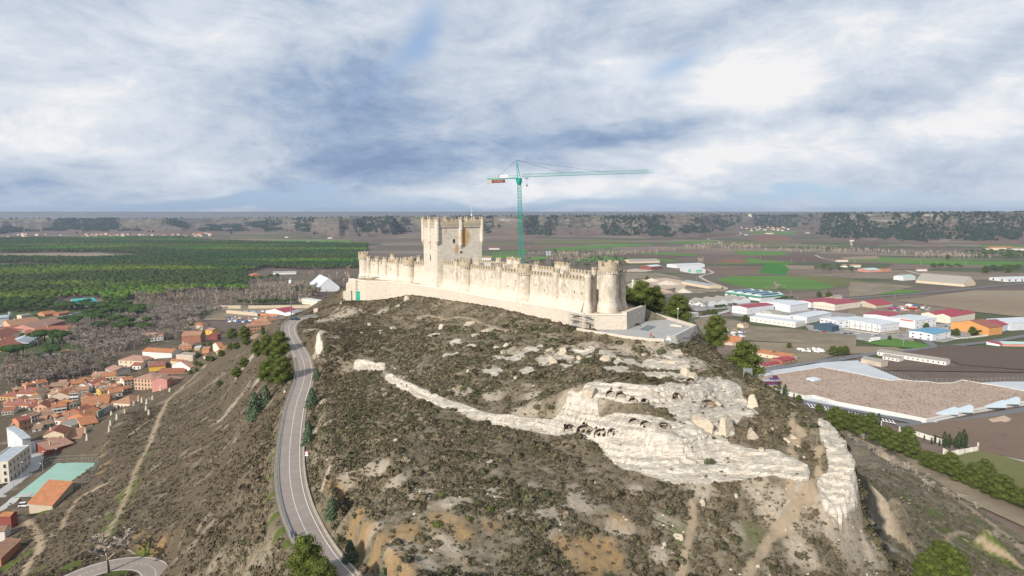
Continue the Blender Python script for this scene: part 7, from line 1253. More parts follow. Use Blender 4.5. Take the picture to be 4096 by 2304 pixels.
t = empty('mast', hit(*cB(1953, 356)), label='tall dark communications mast with white box behind the road bend', cat='mast'); mb = MB(); mb.tube((0, 0, -2), (0, 0, 21), .32, 8, .2); mb.build('pole', m_steel, t); mb = MB(); mb.lathe([(.3, 0), (.8, .2), (.8, 1.9), (.3, 2.1)], (0, 0, 18.6), 10); mb.build('antenna_box', m_white, t)
t = empty('road_sign', hit(*cS(546, 362)), label='round white road sign with plate beside the road', cat='road sign'); mb = MB(); mb.tube((0, 0, -.3), (0, 0, 2.6), .05, 6); mb.build('pole', m_galv, t); mb = MB(); mb.tube((0, -.07, 2.45), (0, -.03, 2.45), .42, 18); mb.box((0, -.05, 1.82), (.8, .04, .4)); mb.build('sign_face', m_white, t); mb = MB(); mb.tube((0, -.075, 2.45), (0, -.071, 2.45), .42, 18); mb2 = MB()
for i in range(24): a, b = 2 * math.pi * i / 24, 2 * math.pi * (i + 1) / 24; mb2.add([(.42 * math.cos(a), -.076, 2.45 + .42 * math.sin(a)), (.42 * math.cos(b), -.076, 2.45 + .42 * math.sin(b)), (.32 * math.cos(b), -.076, 2.45 + .32 * math.sin(b)), (.32 * math.cos(a), -.076, 2.45 + .32 * math.sin(a))], [(0, 1, 2, 3)])
mb2.build('red_rim', m_red, t)
m_bin = mat("green_plastic", (.015, .19, .11), .5); bp = onz(*cH(1062, 1010), TERR); t = empty('recycling_bin', bp, label='rounded green bottle bank on the terrace by the pines', cat='recycling bin'); mb = MB(); mb.lathe([(.95, .1), (1.02, .5), (.98, 1.3), (.75, 1.75), (.4, 2.0), (.05, 2.05)], seg=8); mb.build('bin_body', m_bin, t); mb = MB(); mb.box((-.25, -1.0, .95), (.35, .06, .9)); mb.build('pale_label', mat("pale_green_label", (.45, .62, .45)), t)
bp = onz(*cH(998, 992), TERR); t = empty('recycling_bin', bp, label='square green container left of the rounded bottle bank', cat='recycling bin'); mb = MB(); mb.box((0, 0, .75), (1.7, 1.3, 1.3), R(8), taper=1.06); mb.build('bin_body', m_bin, t); mb = MB(); mb.prism([(-.95, -.7), (.95, -.7), (.95, .7), (-.95, .7)], 1.41, [1.5, 1.5, 1.75, 1.75]); mb.build('lid', m_bin, t)
ip = onz(*cH(1290, 1316), TERR + .55); mb = MB(); mb.box((0, 0, .35), (1.5, .9, .1)); mb.box((-.5, 0, 0), (.1, .3, .7)); mb.box((.5, 0, 0), (.1, .3, .7)); o = mb.build('information_board', mat("pale_blue_board", (.6, .66, .7), .4)); o.location = ip; o.rotation_euler = (R(25), 0, R(5)); tag(o, 'pale tilted viewpoint board on the terrace corner wall', 'board')
# ---------------------------------------------------------------- walls and fences on the plain
def pwall(name, conv, pts, h, th, m, label, cat='wall', z=None, post=0):
    P = [hit(*conv(*p)) if conv is not cB else g0(conv(*p)) for p in pts]; mb = MB(); root = empty(name, P[0], label=label, cat=cat); thick_wall(P, [p.z - 1 for p in P], [p.z + h for p in P], th, mb, 0); sub(mb, 'wall', m, root)
    if post:
        pb = MB(); pb.box((0, 0, h / 2), (.6, .6, h + .5)); pm = pb.mesh('pillar', m)
        for a, b in zip(P[:-1], P[1:]):
            n = max(1, round((b - a).length / post)); [put('pillar', pm, root, a.lerp(b, i / n) - root.location) for i in range(n + 1)]
m_cw2 = mat("buff_concrete_wall", (.50, .42, .31), .9, .15, .4)
pwall('wall', cB, [(880, 262), (1250, 262)], 5, .4, m_cw2, 'long buff wall with posts in front of the bare poplars', post=14); pwall('wall', cB, [(1360, 262), (2250, 255)], 5, .4, m_cw2, 'buff wall running on to the cream warehouse', post=14); pwall('wall', cB, [(1050, 325), (1485, 368)], 5, .4, m_cw2, 'buff wall round the scrapyard of wrecked vehicles'); pwall('wall', cB, [(1490, 362), (1760, 370)], 4, .4, WMAT['K'], 'orange brick wall below the crimson roofed warehouse')
pwall('garden_wall', cC, [(1350, 600), (1450, 545), (1570, 480)], 4.2, .4, WMAT['g'], 'garden wall with teal and blue painted panels below the large old house'); P = [hit(*cC(1385, 585)), hit(*cC(1445, 550))]; mb = MB(); thick_wall([p + Vector((0, -.25, 0)) for p in P], [p.z + .4 for p in P], [p.z + 3.6 for p in P], .1, mb, 0); tag(mb.build('painted_panel', mat("teal_mural_paint", (.03, .30, .30))), 'teal painted panel on the garden wall', 'mural')
m_pw = mat("white_precast_wall", (.66, .62, .54), .9, .1, .4); pwall('cemetery_wall', cG, [(1000, 555), (1190, 615), (1440, 640)], 3, .3, m_pw, 'white precast wall behind the cypresses beside the car park', post=7); pwall('cemetery_wall', cG, [(1585, 690), (1740, 730), (1930, 790)], 3, .3, m_pw, 'white precast wall along the ploughed field', post=7); pwall('cemetery_wall', cG, [(1935, 870), (1985, 892), (2100, 872), (2208, 852), (2208, 822)], 3.4, .3, m_pw, 'stepped white wall enclosing the group of tall cypresses', post=5); pwall('wall', cE, [(805, 1310), (1150, 1430)], 2.2, .3, m_pw, 'white boundary wall behind the poplar plot'); pwall('wall', cF, [(-60, 900), (430, 965), (700, 925)], 1.2, .3, m_pw, 'low white wall with railings before the pilastered unit', post=8); pwall('wall', cF, [(1400, 1005), (1480, 1030), (1920, 980)], 1.8, .3, m_pw, 'pale wall before the orange warehouse')
# winery with planted gravel roof
WZ = 2.6; WR_ = [(428, 262), (700, 222), (970, 180), (1100, 205), (1250, 232), (1400, 265), (1520, 287), (1610, 280), (1700, 292), (1800, 294), (1880, 308), (2010, 306), (2090, 282), (2200, 303), (2400, 335), (2700, 395), (2700, 440), (2500, 462), (2200, 510), (1960, 560), (1800, 592), (1500, 532), (1100, 458), (900, 402), (830, 408), (680, 372), (520, 338)]
wp = [onz(*cG(*p), WZ) for p in WR_]; wc = sum(wp, Vector()) / len(wp); win_ = empty('winery_building', (wc.x, wc.y, 0), label='broad low winery under a gravel roof dotted with dry plants', cat='winery')
m_wr = bpy.data.materials.new("planted_gravel_roof"); m_wr.use_nodes = True; k = NT(m_wr.node_tree); B = k.n['Principled BSDF']; B.inputs['Roughness'].default_value = .95; pos = k.node('ShaderNodeNewGeometry').outputs['Position']; c = k.ramp(k.noise(pos, .05, 5, .6), [(.3, (.36, .265, .20, 1)), (.7, (.44, .33, .255, 1))]); c = k.mix(k.smooth(k.noise(k.mapping(pos, sc=(.5, 1, 1)), 1.6, 4, .75), .56, .70, 0, .55), c, (.16, .12, .085, 1)); k.put(B.inputs['Base Color'], c)
mb = MB(); mb.prism([(p.x, p.y) for p in wp], 0, WZ); sub(mb, 'wall', mat("white_concrete", (.66, .65, .62), .8, .1, .2), win_); mb = MB(); mb.prism([(p.x, p.y) for p in wp], WZ + .005, WZ + .35); sub(mb, 'roof', m_wr, win_)
mb = MB(); lp2 = wp + [wp[0]]
for a, b in zip(lp2[:-1], lp2[1:]): thick_wall([a, b], [WZ - .6] * 2, [WZ + .7] * 2, .5, mb, .35)
sub(mb, 'roof_edge', mat("pale_roof_edge", (.62, .60, .56), .8), win_)
def rooftufts(n):
    P = np.array([(p.x, p.y) for p in wp]); x = rng.uniform(P[:, 0].min(), P[:, 0].max(), n); y = rng.uniform(P[:, 1].min(), P[:, 1].max(), n); ok = inpoly_np(x, y, [tuple(p) for p in P]); x, y = x[ok], y[ok]; m_ = len(x); nt = 6; C = np.stack([np.repeat(x, nt), np.repeat(y, nt), np.full(m_ * nt, WZ + .5)], 1) + rng.normal(size=(m_ * nt, 3)) * (.35, .35, .12); N = rng.normal(size=(m_ * nt, 3)); N[:, 2] = abs(N[:, 2]) + .3; N /= np.linalg.norm(N, axis=1, keepdims=True); v, f = leaf_cloud(C, N, rng.uniform(.16, .34, m_ * nt), rng, .4); return v, f, np.tile((.20, .155, .10), (len(v), 1)) * np.repeat(rng.uniform(.6, 1.4, (m_ * nt, 1)), 3, 0)
v_, f_, t_ = rooftufts(5200); tag(put('roof_plants', np_mesh('roof_plants', v_, f_, m_shrub, tint=t_)), 'dry low plants dotted over the gravel roof of the winery', 'plants', kind='stuff')
mb = MB(); P = [onz(*cG(*p), WZ + .4) for p in ((845, 272), (905, 290), (960, 278), (905, 262))]; mb.prism([(p.x, p.y) for p in P], WZ + .3, WZ + 1.4); sub(mb, 'skylight', mat("pale_skylight", (.62, .70, .74), .3), win_)
for x, y in ((1965, 552), (2085, 535), (2350, 497), (2460, 470)):
    p = onz(*cG(x, y), WZ); mb = MB(); mb.add([(p.x - 7, p.y - 2, WZ + .4), (p.x + 6, p.y - 2, WZ + .4), (p.x + 6, p.y - 2, WZ + 5), (p.x - 7, p.y + 2, WZ + .4), (p.x + 6, p.y + 2, WZ + .4), (p.x + 6, p.y + 2, WZ + 5)], [(0, 1, 2), (3, 5, 4), (0, 2, 5, 3), (1, 4, 5, 2), (0, 3, 4, 1)]); sub(mb, 'roof_vent', mat("pale_blue_metal", (.5, .58, .63), .4), win_)
p = onz(*cG(548, 318), WZ); t = empty('sculpture', p, label='purple and grey honeycomb sculpture on the winery roof', cat='sculpture'); mats_ = [mat("purple_glass", (.11, .08, .19), .3), mat("grey_metal", (.35, .35, .40), .4), mat("dark_red_glass", (.16, .02, .05), .3)]; mb = MB()
for i in range(9):
    for j in range(5):
        x = (i - 4) * 2.4 + (j % 2) * 1.2; z = .9 + j * 1.9
        if abs(x) < 10.5 - j * 1.3 + i * .4 and z < 3 + i * 1.0: mb.tube((x * .8, -1.2, z * .8), (x * .8, 1.2, z * .8), .84, 6, mi=(i * 3 + j * 2) % 3)
mb.build('lattice', mats_, t)
for pts in ([(1130, 128), (1250, 122), (1640, 285), (1520, 285), (1250, 226)], [(2210, 300), (2420, 290), (2700, 290), (2700, 385)], [(810, 410), (900, 404), (1100, 460), (1500, 535), (1800, 596), (1790, 606), (1480, 560), (1000, 470), (800, 430)], [(330, 240), (970, 140), (1130, 128), (1250, 226), (970, 176), (430, 255)]):
    mb = MB(); P = [g0(cG(*p), .76) for p in pts]; mb.add(P, [tuple(range(len(P)))]); tag(mb.build('forecourt', mat("pale_forecourt_concrete", (.50, .52, .53), .7, .12, .06)), kind='structure')
def fence(conv, pts, h, label, step=3., m=m_galv, z=None):
    P = [hit(*conv(*p)) for p in pts]; mb = MB(); 
    for a, b in zip(P[:-1], P[1:]):
        n = max(1, round((b - a).length / step)); up = Vector((0, 0, h)); [mb.tube(a.lerp(b, i / n), a.lerp(b, i / n) + up, .09, 4) for i in range(n + 1)]; [mb.tube(a + up * q_, b + up * q_, .05, 3) for q_ in (.1, .5, .97)]
    tag(mb.build('fence', m), label, 'fence')
fence(cG, [(345, 262), (560, 215), (860, 160), (1040, 140)], 3, 'pale railing along the road side of the winery', 3.5); fence(cG, [(1250, 122), (1500, 225), (1680, 290), (2000, 296), (2560, 280)], 3, 'pale railing behind the winery ramp', 4); fence(cG, [(960, 455), (1250, 500), (1560, 560), (1790, 605)], 3, 'pale railing between the car park and the winery', 3.5); fence(cG, [(1800, 605), (2200, 540), (2700, 465)], 2.6, 'pale railing along the lower road of the winery', 4)
for i in range(26):                                           # bays
    a = Vector(cG(850 + i * 26, 470 + i * 5.1)); P = [g0(cG(x, y), .78) for x, y in ((850 + i * 27, 462 + i * 5.4), (858 + i * 27, 462 + i * 5.4), (878 + i * 27, 490 + i * 5.4), (870 + i * 27, 490 + i * 5.4))]; mb = mb if i else MB(); mb.add(P, [(0, 1, 2, 3)])
P = [g0(cG(*p), .782) for p in ((880, 492), (1560, 622), (1555, 626), (876, 496))]; mb.add(P, [(0, 1, 2, 3)])
for i in range(8): P = [g0(cG(x, y), .784) for x, y in ((1860 + i * 12, 606 + i * 3), (1868 + i * 12, 605 + i * 3), (1905 + i * 9, 631 + i * .6), (1897 + i * 9, 632 + i * .6))]; mb.add(P, [(0, 1, 2, 3)])
tag(mb.build('car_park_markings', m_line), kind='structure')
# green sports court
mb = MB(); mb.add([(p.x, p.y, 11.98) for p in COURT], [tuple(range(len(COURT)))]); tag(mb.build('sports_court', mat("pale_green_court", (.29, .46, .375), .9, .12, .12, dirt=((.32, .50, .40), .5))), kind='structure')
fence(cC, [(700, 1240), (790, 1210), (1090, 1200), (1370, 1195)], 3.5, 'wire fence at the back of the green court', 6); fence(cC, [(1370, 1195), (1250, 1440), (1130, 1560)], 3, 'wire fence on the hill side of the green court', 6); fence(cC, [(700, 1240), (420, 1400), (190, 1560)], 4, 'wire fence between the street and the green court', 6)
tag(ribbon('street', m_pave, [p + Vector((0, 0, .25)) for p in spline([hit(*cC(x, y)) for x, y in ((510, 920), (530, 1000), (560, 1120), (520, 1250), (380, 1400), (150, 1560), (-60, 1700))], 4)], 8), kind='structure'); tag(ribbon('ramp', m_pave, [p + Vector((0, 0, .2)) for p in spline([hit(*cD(x, y)) for x, y in ((400, 432), (230, 450), (120, 540), (-60, 640))], 4)], 4), kind='structure')
# ---------------------------------------------------------------- stone cellar vents on the slope
for i, (x, y, h) in enumerate([(1915, 365, 4.2), (1962, 380, 3.2), (2027, 400, 3), (2110, 342, 2.6), (2020, 495, 3), (2057, 543, 3), (1728, 538, 3), (1617, 612, 3.2), (1540, 552, 2.4), (1513, 778, 3.2), (1530, 700, 3.2), (1205, 905, 3.4), (1185, 815, 3), (1610, 480, 2.6), (2220, 215, 3.6), (2280, 180, 3), (2345, 228, 2.4), (1850, 420, 2.4)]):
    p = hit(*cC(x, y)); mb = MB(); mb.lathe([(.95, -1), (.85, 0), (.62 + .1 * random.random(), h * .5), (.42, h * .92), (.30, h)], seg=9); o = mb.build('stone_vent', m_outer if i % 3 else WMAT['s']); o.location = p; tag(o, 'tapering whitewashed stone cellar vent standing in the scrub above the town', 'stone vent', 'stone cellar vents on the slope')
# ================================================================ TREES IN PLACE
def at(conv, x, y): return hit(*conv(x, y))
SPG = 'stone pines around the town'
def many(kind, conv, poly, n, h0, h1, label, group, rw=1., z=None):
    xs = [p[0] for p in poly]; ys = [p[1] for p in poly]; k_ = 0
    while k_ < n:
        x, y = random.uniform(min(xs), max(xs)), random.uniform(min(ys), max(ys))
        if inpoly(x, y, poly): tree(kind, at(conv, x, y), random.uniform(h0, h1), label, group, rw * random.uniform(.85, 1.2)); k_ += 1
for x, y, h, rw, lab in [(620, 862, 16, 1.35, 'umbrella pine with bright sunlit crown by the lone house'), (1640, 350, 15, 1.3, 'dark umbrella pine above the river railing'), (1765, 695, 9, 1.2, 'small dark pine in front of the white cottage'), (430, 372, 9, 1, 'round dark tree beside the cream farmhouse'), (1190, 525, 16, 1.2, 'tall umbrella pine amid the bare riverside trees'), (1065, 200, 13, 1.1, 'umbrella pine standing against the teal factory')]: tree('stone_pine', at(cA, x, y), h, lab, SPG, rw)
for poly, n, h, lab in [([(450, 700), (840, 690), (820, 640), (480, 620)], 8, 18, 'broad umbrella pine in the clump rising over the terraces'), ([(20, 860), (400, 860), (390, 800), (40, 830)], 6, 16, 'umbrella pine in the clump at the left edge'), ([(1240, 350), (1760, 340), (1700, 250), (1240, 230)], 15, 17, 'umbrella pine at the head of the river trees'), ([(1420, 540), (1800, 560), (1780, 440), (1420, 430)], 9, 16, 'umbrella pine in the clump left of the white cottage'), ([(1030, 440), (1300, 460), (1300, 330), (1040, 350)], 8, 15, 'umbrella pine beside the road out of town'), ([(800, 460), (1010, 470), (1000, 430), (800, 430)], 4, 14, 'umbrella pine by the end of the pink roofed flats'), ([(560, 250), (1180, 260), (1180, 215), (560, 210)], 12, 13, 'umbrella pine round the teal roofed factory')]: many('stone_pine', cA, poly, n, h * .85, h, lab, SPG, 1.3)
many('stone_pine', cH, [(-900, 215), (-300, 225), (0, 215), (300, 195), (700, 215), (760, 300), (700, 330), (-100, 345), (-950, 345)], 75, 9, 12, 'stone pine in the grove behind the castle', 'stone pines in the grove behind the castle', 1.1); many('stone_pine', c6, [(1140, 440), (1250, 425), (1400, 440), (1390, 470), (1250, 480)], 14, 10, 14, 'umbrella pine in the small grove on the right hand plain', 'umbrella pines in the small grove on the plain', .9)
many('bare_tree', cA, [(850, 480), (1300, 430), (1600, 330), (1760, 290), (2400, 300), (2330, 560), (1980, 640), (1700, 680), (1500, 760), (1100, 780), (850, 700)], 165, 7, 12, 'bare grey tree in the riverside wood beyond the old town', 'bare trees of the riverside wood', 1.15); many('poplar', cA, [(0, 960), (100, 880), (420, 860), (800, 860), (1100, 820), (1380, 850), (1340, 940), (1080, 1040), (860, 1090), (500, 1090), (200, 1170), (0, 1180)], 120, 8, 14, 'bare pale poplar in the belt just behind the old town', 'bare poplars behind the old town', 1.1)
def mass(name, kind, spec, label, cat):
    vs_, fs_, ts_, o_ = [], [], [], 0; bank = []
    for me in TM[kind]:
        n = len(me.vertices); v = np.empty(n * 3, np.float32); me.vertices.foreach_get('co', v); f = np.empty(len(me.loops), np.int32); me.loops.foreach_get('vertex_index', f); t = np.empty(n * 4, np.float32); me.attributes['tint'].data.foreach_get('color', t); bank.append((v.reshape(-1, 3), f.reshape(-1, 3), t.reshape(-1, 4)[:, :3]))
    for conv, poly, n, h0, h1, rw in spec:
        xs = [p[0] for p in poly]; ys = [p[1] for p in poly]; k_ = 0
        while k_ < n:
            x, y = random.uniform(min(xs), max(xs)), random.uniform(min(ys), max(ys))
            if not inpoly(x, y, poly): continue
            p = hit(*conv(x, y)); v, f, t = random.choice(bank); h = random.uniform(h0, h1); a = random.uniform(0, 6.28); ca, sa = math.cos(a), math.sin(a); w_ = h * rw
            vs_.append(np.stack([p.x + (v[:, 0] * ca - v[:, 1] * sa) * w_, p.y + (v[:, 0] * sa + v[:, 1] * ca) * w_, p.z + v[:, 2] * h + (0 if kind != 'stone_pine' else h)], 1)); fs_.append(f + o_); ts_.append(t * random.uniform(.75, 1.25)); o_ += len(v); k_ += 1
    tag(put(name, np_mesh(name, np.concatenate(vs_), np.concatenate(fs_), m_twig if kind in ('bare_tree', 'poplar') else m_pine, tint=np.concatenate(ts_))), label, cat, kind='stuff')
mass('river_trees', 'bare_tree', [(cA, [(850, 490), (1300, 440), (1600, 340), (1760, 290), (2400, 300), (2330, 560), (1980, 640), (1700, 680), (1500, 770), (1100, 780), (850, 700)], 270, 6, 12, 1.5), (cA, [(0, 1000), (420, 900), (800, 900), (1100, 840), (1380, 860), (1300, 960), (860, 1100), (200, 1190), (0, 1200)], 190, 5, 10, 1.5), (cB, [(-200, 250), (900, 240), (1000, 330), (600, 420), (300, 480), (-200, 420)], 160, 6, 11, 1.5)], 'grey brown winter thicket along the river beyond the old town', 'thicket')
mass('riverside_wood', 'poplar', [(cB, [(-200, 120), (600, 60), (1500, 50), (2200, 10), (2380, -60), (2380, 60), (2150, 190), (1400, 225), (900, 235), (-200, 245)], 420, 9, 16, 1.25), (c5, [(1800, 540), (2050, 520), (2300, 540), (2250, 620), (1850, 620)], 110, 9, 14, 1.3), (c4, [(850, 1350), (980, 1260), (1250, 1240), (1420, 1300), (1250, 1360)], 130, 9, 14, 1.4), (c4, [(1300, 1300), (1500, 1235), (1900, 1240), (2415, 1210), (2415, 1240), (1900, 1265), (1450, 1310)], 150, 8, 13, 1.6), (c6, [(220, 300), (460, 270), (760, 290), (760, 312), (240, 315)], 130, 10, 17, 1.2), (c6, [(780, 315), (1100, 300), (1600, 315), (2050, 335), (2400, 370), (1900, 365), (1500, 335), (900, 330)], 240, 8, 14, 1.5), (c6, [(320, 395), (370, 390), (375, 408), (330, 408)], 8, 10, 15, 1.2), (c4, [(630, 1265), (900, 1250), (980, 1262), (640, 1275)], 50, 8, 13, 1.2), (c5, [(1500, 235), (1750, 240), (1750, 246), (1500, 244)], 30, 9, 14, 1.3), (c5, [(2250, 460), (2576, 500), (2576, 560), (2300, 520)], 60, 8, 13, 1.2)], 'bare grey riverside woods and tree belts crossing the plain', 'woodland')
BG = 'bare trees on the industrial plain'
for conv, x, y, h, lab in [(cE, 275, 590, 10, 'slender bare tree nearest the terrace pines'), (cE, 350, 600, 12, 'spreading bare tree before the green gabled sheds'), (cE, 410, 590, 10, 'bare tree close right of the spreading one'), (cF, 1610, 1020, 8, 'bare tree beside the pale wall of the orange warehouse'), (cF, 685, 1000, 7, 'small bare tree by the white information hut'), (cD, 1385, 1420, 10.5, 'bare branching tree inside the hairpin bend'), (cC, 1820, 470, 5, 'bare bush against the large old house')]: tree('bare_tree', at(conv, x, y), h, lab, BG if conv in (cE, cF) else None, 1.25)
many('bare_tree', cE, [(1240, 330), (1380, 300), (1480, 340), (1420, 375), (1280, 365)], 9, 8, 12, 'bare grey tree in the clump behind the solar roofs', 'bare trees behind the solar roofs', 1.3); many('poplar', cE, [(780, 1200), (950, 1180), (1130, 1250), (1080, 1300), (830, 1260)], 16, 9, 13, 'thin bare poplar in the plot beside the farm building', 'bare poplars in the plot', .9)
for x, y in [(1190, 765), (1250, 800), (1340, 850), (1380, 860), (1420, 905), (1455, 880), (1490, 950), (1515, 940), (1560, 995), (1612, 1012), (1660, 1010), (1710, 1055), (1780, 1095), (1820, 1165), (1945, 1210), (2060, 1260), (1300, 770), (2200, 1330)]: tree('bare_tree', at(cG, x, y), random.uniform(4, 5.5), 'small dark bare almond tree on the grass below the pine row', 'bare almond trees below the pine row', 1.2)
# pines near the castle and road
for conv, x, y, h, rw, lab in [(cB, 1480, 935, 8.6, .95, 'left hand pine at the top of the roadside clump'), (cB, 1620, 945, 11, .95, 'tall middle pine of the roadside clump'), (cB, 1800, 960, 11, 1.15, 'broad pine overhanging the road at the top of the clump'), (cB, 1640, 1310, 9.5, 1.25, 'lower left pine of the roadside clump'), (cB, 1830, 1330, 10.5, 1.1, 'lower right pine of the roadside clump beside the guard rail'), (cB, 1740, 1180, 9, 1.2, 'pine in the middle of the roadside clump'), (cB, 1560, 640, 6, .7, 'slim dark pine at the upper end of the clump'), (cB, 1200, 1230, 5.5, 1.6, 'low spreading shrubby pine on the open slope left of the clump'), (cB, 1300, 1080, 5, 1.6, 'shrubby pine just above the low spreading one'), (cB, 960, 1340, 3.5, 1.5, 'olive bush on the slope below the shrubby pines')]: tree('aleppo_pine', at(conv, x, y), h, lab, 'pines beside the hill road', rw)
for p, h, rw, lab in [((53, 277), 14, 1.2, 'wide dark pine behind the terrace at left'), ((59.5, 283), 14, 1.1, 'pine in the middle behind the terrace'), ((67.5, 274), 14.5, 1.2, 'tall pine at the right behind the terrace lamp'), ((47, 279), 10, 1.0, 'lower pine beside the round end tower'), ((80, 264), 15, 1.0, 'dark pine just right of the bastion face'), ((88, 253), 19, 1.1, 'tall conical pine on the slope right of the bastion'), ((97, 241), 13, 1.0, 'shorter pine in front of the tall conical one')]: tree('aleppo_pine', (p[0], p[1], zt(*p) - .3), h, lab, 'pines behind the terrace', rw)
tree('aleppo_pine', (-35, 110, zt(-35, 110)), 9.8, 'bushy pine cut by the bottom edge beside the road', rw=1.0); tree('aleppo_pine', (-30.6, 104, zt(-30.6, 104)), 8.2, 'smaller pine right of the bushy one at the bottom edge', rw=1.1)
for x, y, h in [(3700, 2330, 8), (3760, 2300, 9.5), (3815, 2330, 9), (3730, 2400, 9), (3790, 2420, 9), (3680, 2420, 7)]: tree('aleppo_pine', hit(x, y), h, 'yellow green pine in the clump at the bottom of the right slope', 'pines in the clump on the right slope', 1.25)
row = [(1075, 600), (1130, 640), (1215, 660), (1275, 680), (1330, 700), (1400, 735), (1480, 780), (1550, 815), (1600, 820), (1680, 860), (1740, 890), (1800, 930), (1860, 960), (1920, 985), (1985, 1010), (2050, 1040), (2110, 1065), (2170, 1090), (2230, 1115), (2290, 1145), (2350, 1175), (2410, 1195), (2470, 1225), (2540, 1255), (2600, 1280), (2660, 1310), (1350, 640), (1640, 780), (1900, 900), (2260, 1060)]
for i, (x, y) in enumerate(row): i % 6 == 4 or tree('aleppo_pine', at(cG, x, y + 46), random.uniform(9.5, 14.5), 'rounded green pine in the long row below the castle hill', 'row of pines below the hill', random.uniform(1.15, 1.45))
for x, y, hp in [(627, 400, 110), (675, 418, 108), (663, 410, 80), (745, 440, 60), (515, 345, 35), (1152, 622, 82), (1213, 600, 70), (1280, 600, 50), (1300, 605, 55), (1360, 640, 78), (1395, 645, 65), (1418, 648, 110), (1940, 815, 132), (1977, 818, 118), (2030, 822, 100), (2055, 824, 142), (2092, 816, 152), (2110, 818, 118), (1840, 792, 62), (1866, 785, 74), (1903, 805, 62), (1782, 757, 45)]: p = at(cG, x, y); tree('cypress', p, hp / 1.988 * p.y / F4 * 1.05, 'slim dark cypress beside the white precast walls', 'cypresses by the precast walls', 1.15)
for x, y, hp, lab in [(595, 370, 45, 'dark bush left of the twin cypresses'), (785, 460, 60, 'rounded dark tree at the near end of the car park'), (945, 545, 75, 'dark rounded pine by the car park entrance'), (1005, 560, 40, 'small dark bush below the car park entrance'), (1060, 590, 50, 'dark bush at the start of the pine row'), (2000, 790, 45, 'round green bush among the tall cypresses')]: p = at(cG, x, y); tree('aleppo_pine', p, hp / 1.988 * p.y / F4 * 1.1, lab, None, 1.3)
for conv, x, y, hp, lab in [(cR, 645, 892, 105, 'blue green juniper highest up the road'), (cR, 600, 1152, 165, 'conical juniper beside the middle of the road'), (cR, 565, 1385, 95, 'round juniper above the large road side juniper'), (cS, 562, 182, 175, 'large dark juniper at the inner road edge'), (cS, 790, 938, 195, 'blue juniper under the orange bank'), (cS, 965, 1305, 195, 'olive juniper at the lower end of the orange bank'), (cS, 1285, 1500, 120, 'juniper cut by the bottom edge right of the road'), (cR, 50, 1262, 230, 'blue grey juniper below the roadside pines'), (cR, 150, 1130, 170, 'grey green juniper beside the lowest roadside pine')]: p = at(conv, x, y); sc_ = 2.415 if conv is cR else 2.4; tree('juniper', p, hp / sc_ * p.y / F4 * 1.12, lab, 'junipers beside the road', 1.15)
for conv, x, y, r in [(cS, 1840, 705, 1.6), (cS, 2300, 825, 1.7), (cS, 1800, 985, 1.8), (cR, 2050, 1000, 1.6), (cS, 1475, 655, 1.3), (cS, 2105, 915, 1.3)]: tree('round_shrub', at(conv, x, y), r, 'rounded bright green shrub alone on the bare hillside', 'rounded green shrubs on the hillside', 1.1)
for x, y, h in [(640, 790, 4), (740, 760, 4), (830, 745, 4), (660, 900, 4.5), (560, 870, 4.5), (320, 1020, 4), (1115, 800, 5), (1190, 800, 5), (1330, 740, 5), (985, 900, 5), (800, 960, 4.5), (860, 965, 4), (690, 1030, 3.5), (560, 1140, 3.5), (640, 1100, 3)]: tree('aleppo_pine', at(cB, x + (320 if x < 400 else 0), y + 30), h, 'low green bush along the crest between town and slope', 'bushes along the slope crest', 1.6)
for conv, x, y, h, lab in [(cB, 1140, 700, 13, 'dark conical cedar at the upper edge of town'), (cB, 1312, 700, 10, 'round dark cedar right of the conical cedar'), (cB, 575, 550, 8, 'round dark tree before the white row of houses'), (cE, 970, 780, 9, 'dark green tree beside the long low white building'), (cE, 2120, 465, 12, 'spruce behind the crimson roofed showroom'), (cE, 1985, 445, 10, 'dark tree left of the spruce'), (cE, 1575, 1150, 6, 'small green tree in the fenced yard'), (cE, 1370, 1290, 7, 'dark shrub tree by the farm building'), (cE, 2180, 1255, 10, 'left dark pine beside the main lane'), (cE, 2280, 1250, 9, 'middle dark pine beside the main lane'), (cE, 2350, 1240, 9, 'right dark pine beside the main lane'), (cF, 1065, 890, 8, 'round green tree behind the blue roofed cube'), (cF, 1480, 985, 9, 'dark tree before the orange warehouse'), (cF, 1700, 970, 10, 'large dark tree against the orange warehouse'), (cF, 1420, 975, 7, 'left dark tree by the blue roofed cube'), (cF, 560, 1035, 5, 'round bush by the white lorry'), (c6, 2310, 470, 17, 'big dark oak on the plain at the far right'), (c6, 2465, 468, 13, 'dark oak right of the big oak'), (c6, 1225, 325, 16, 'dark tree rising from the river belt'), (c6, 2050, 375, 14, 'pair of dark trees in the green strip'), (cH, 995, 490, 9, 'round dark tree above the gravel heaps'), (cE, 395, 700, 6, 'left clipped tree at the junction'), (cE, 462, 690, 8, 'tall narrow cypress at the junction'), (cE, 520, 690, 8, 'dark tree right of the narrow cypress'), (cE, 550, 690, 8, 'second dark tree at the junction'), (c4, 965, 1240, 12, 'dark conifer near the grain silos')]: tree('aleppo_pine', at(conv, x, y), h, lab, None, 1.35)
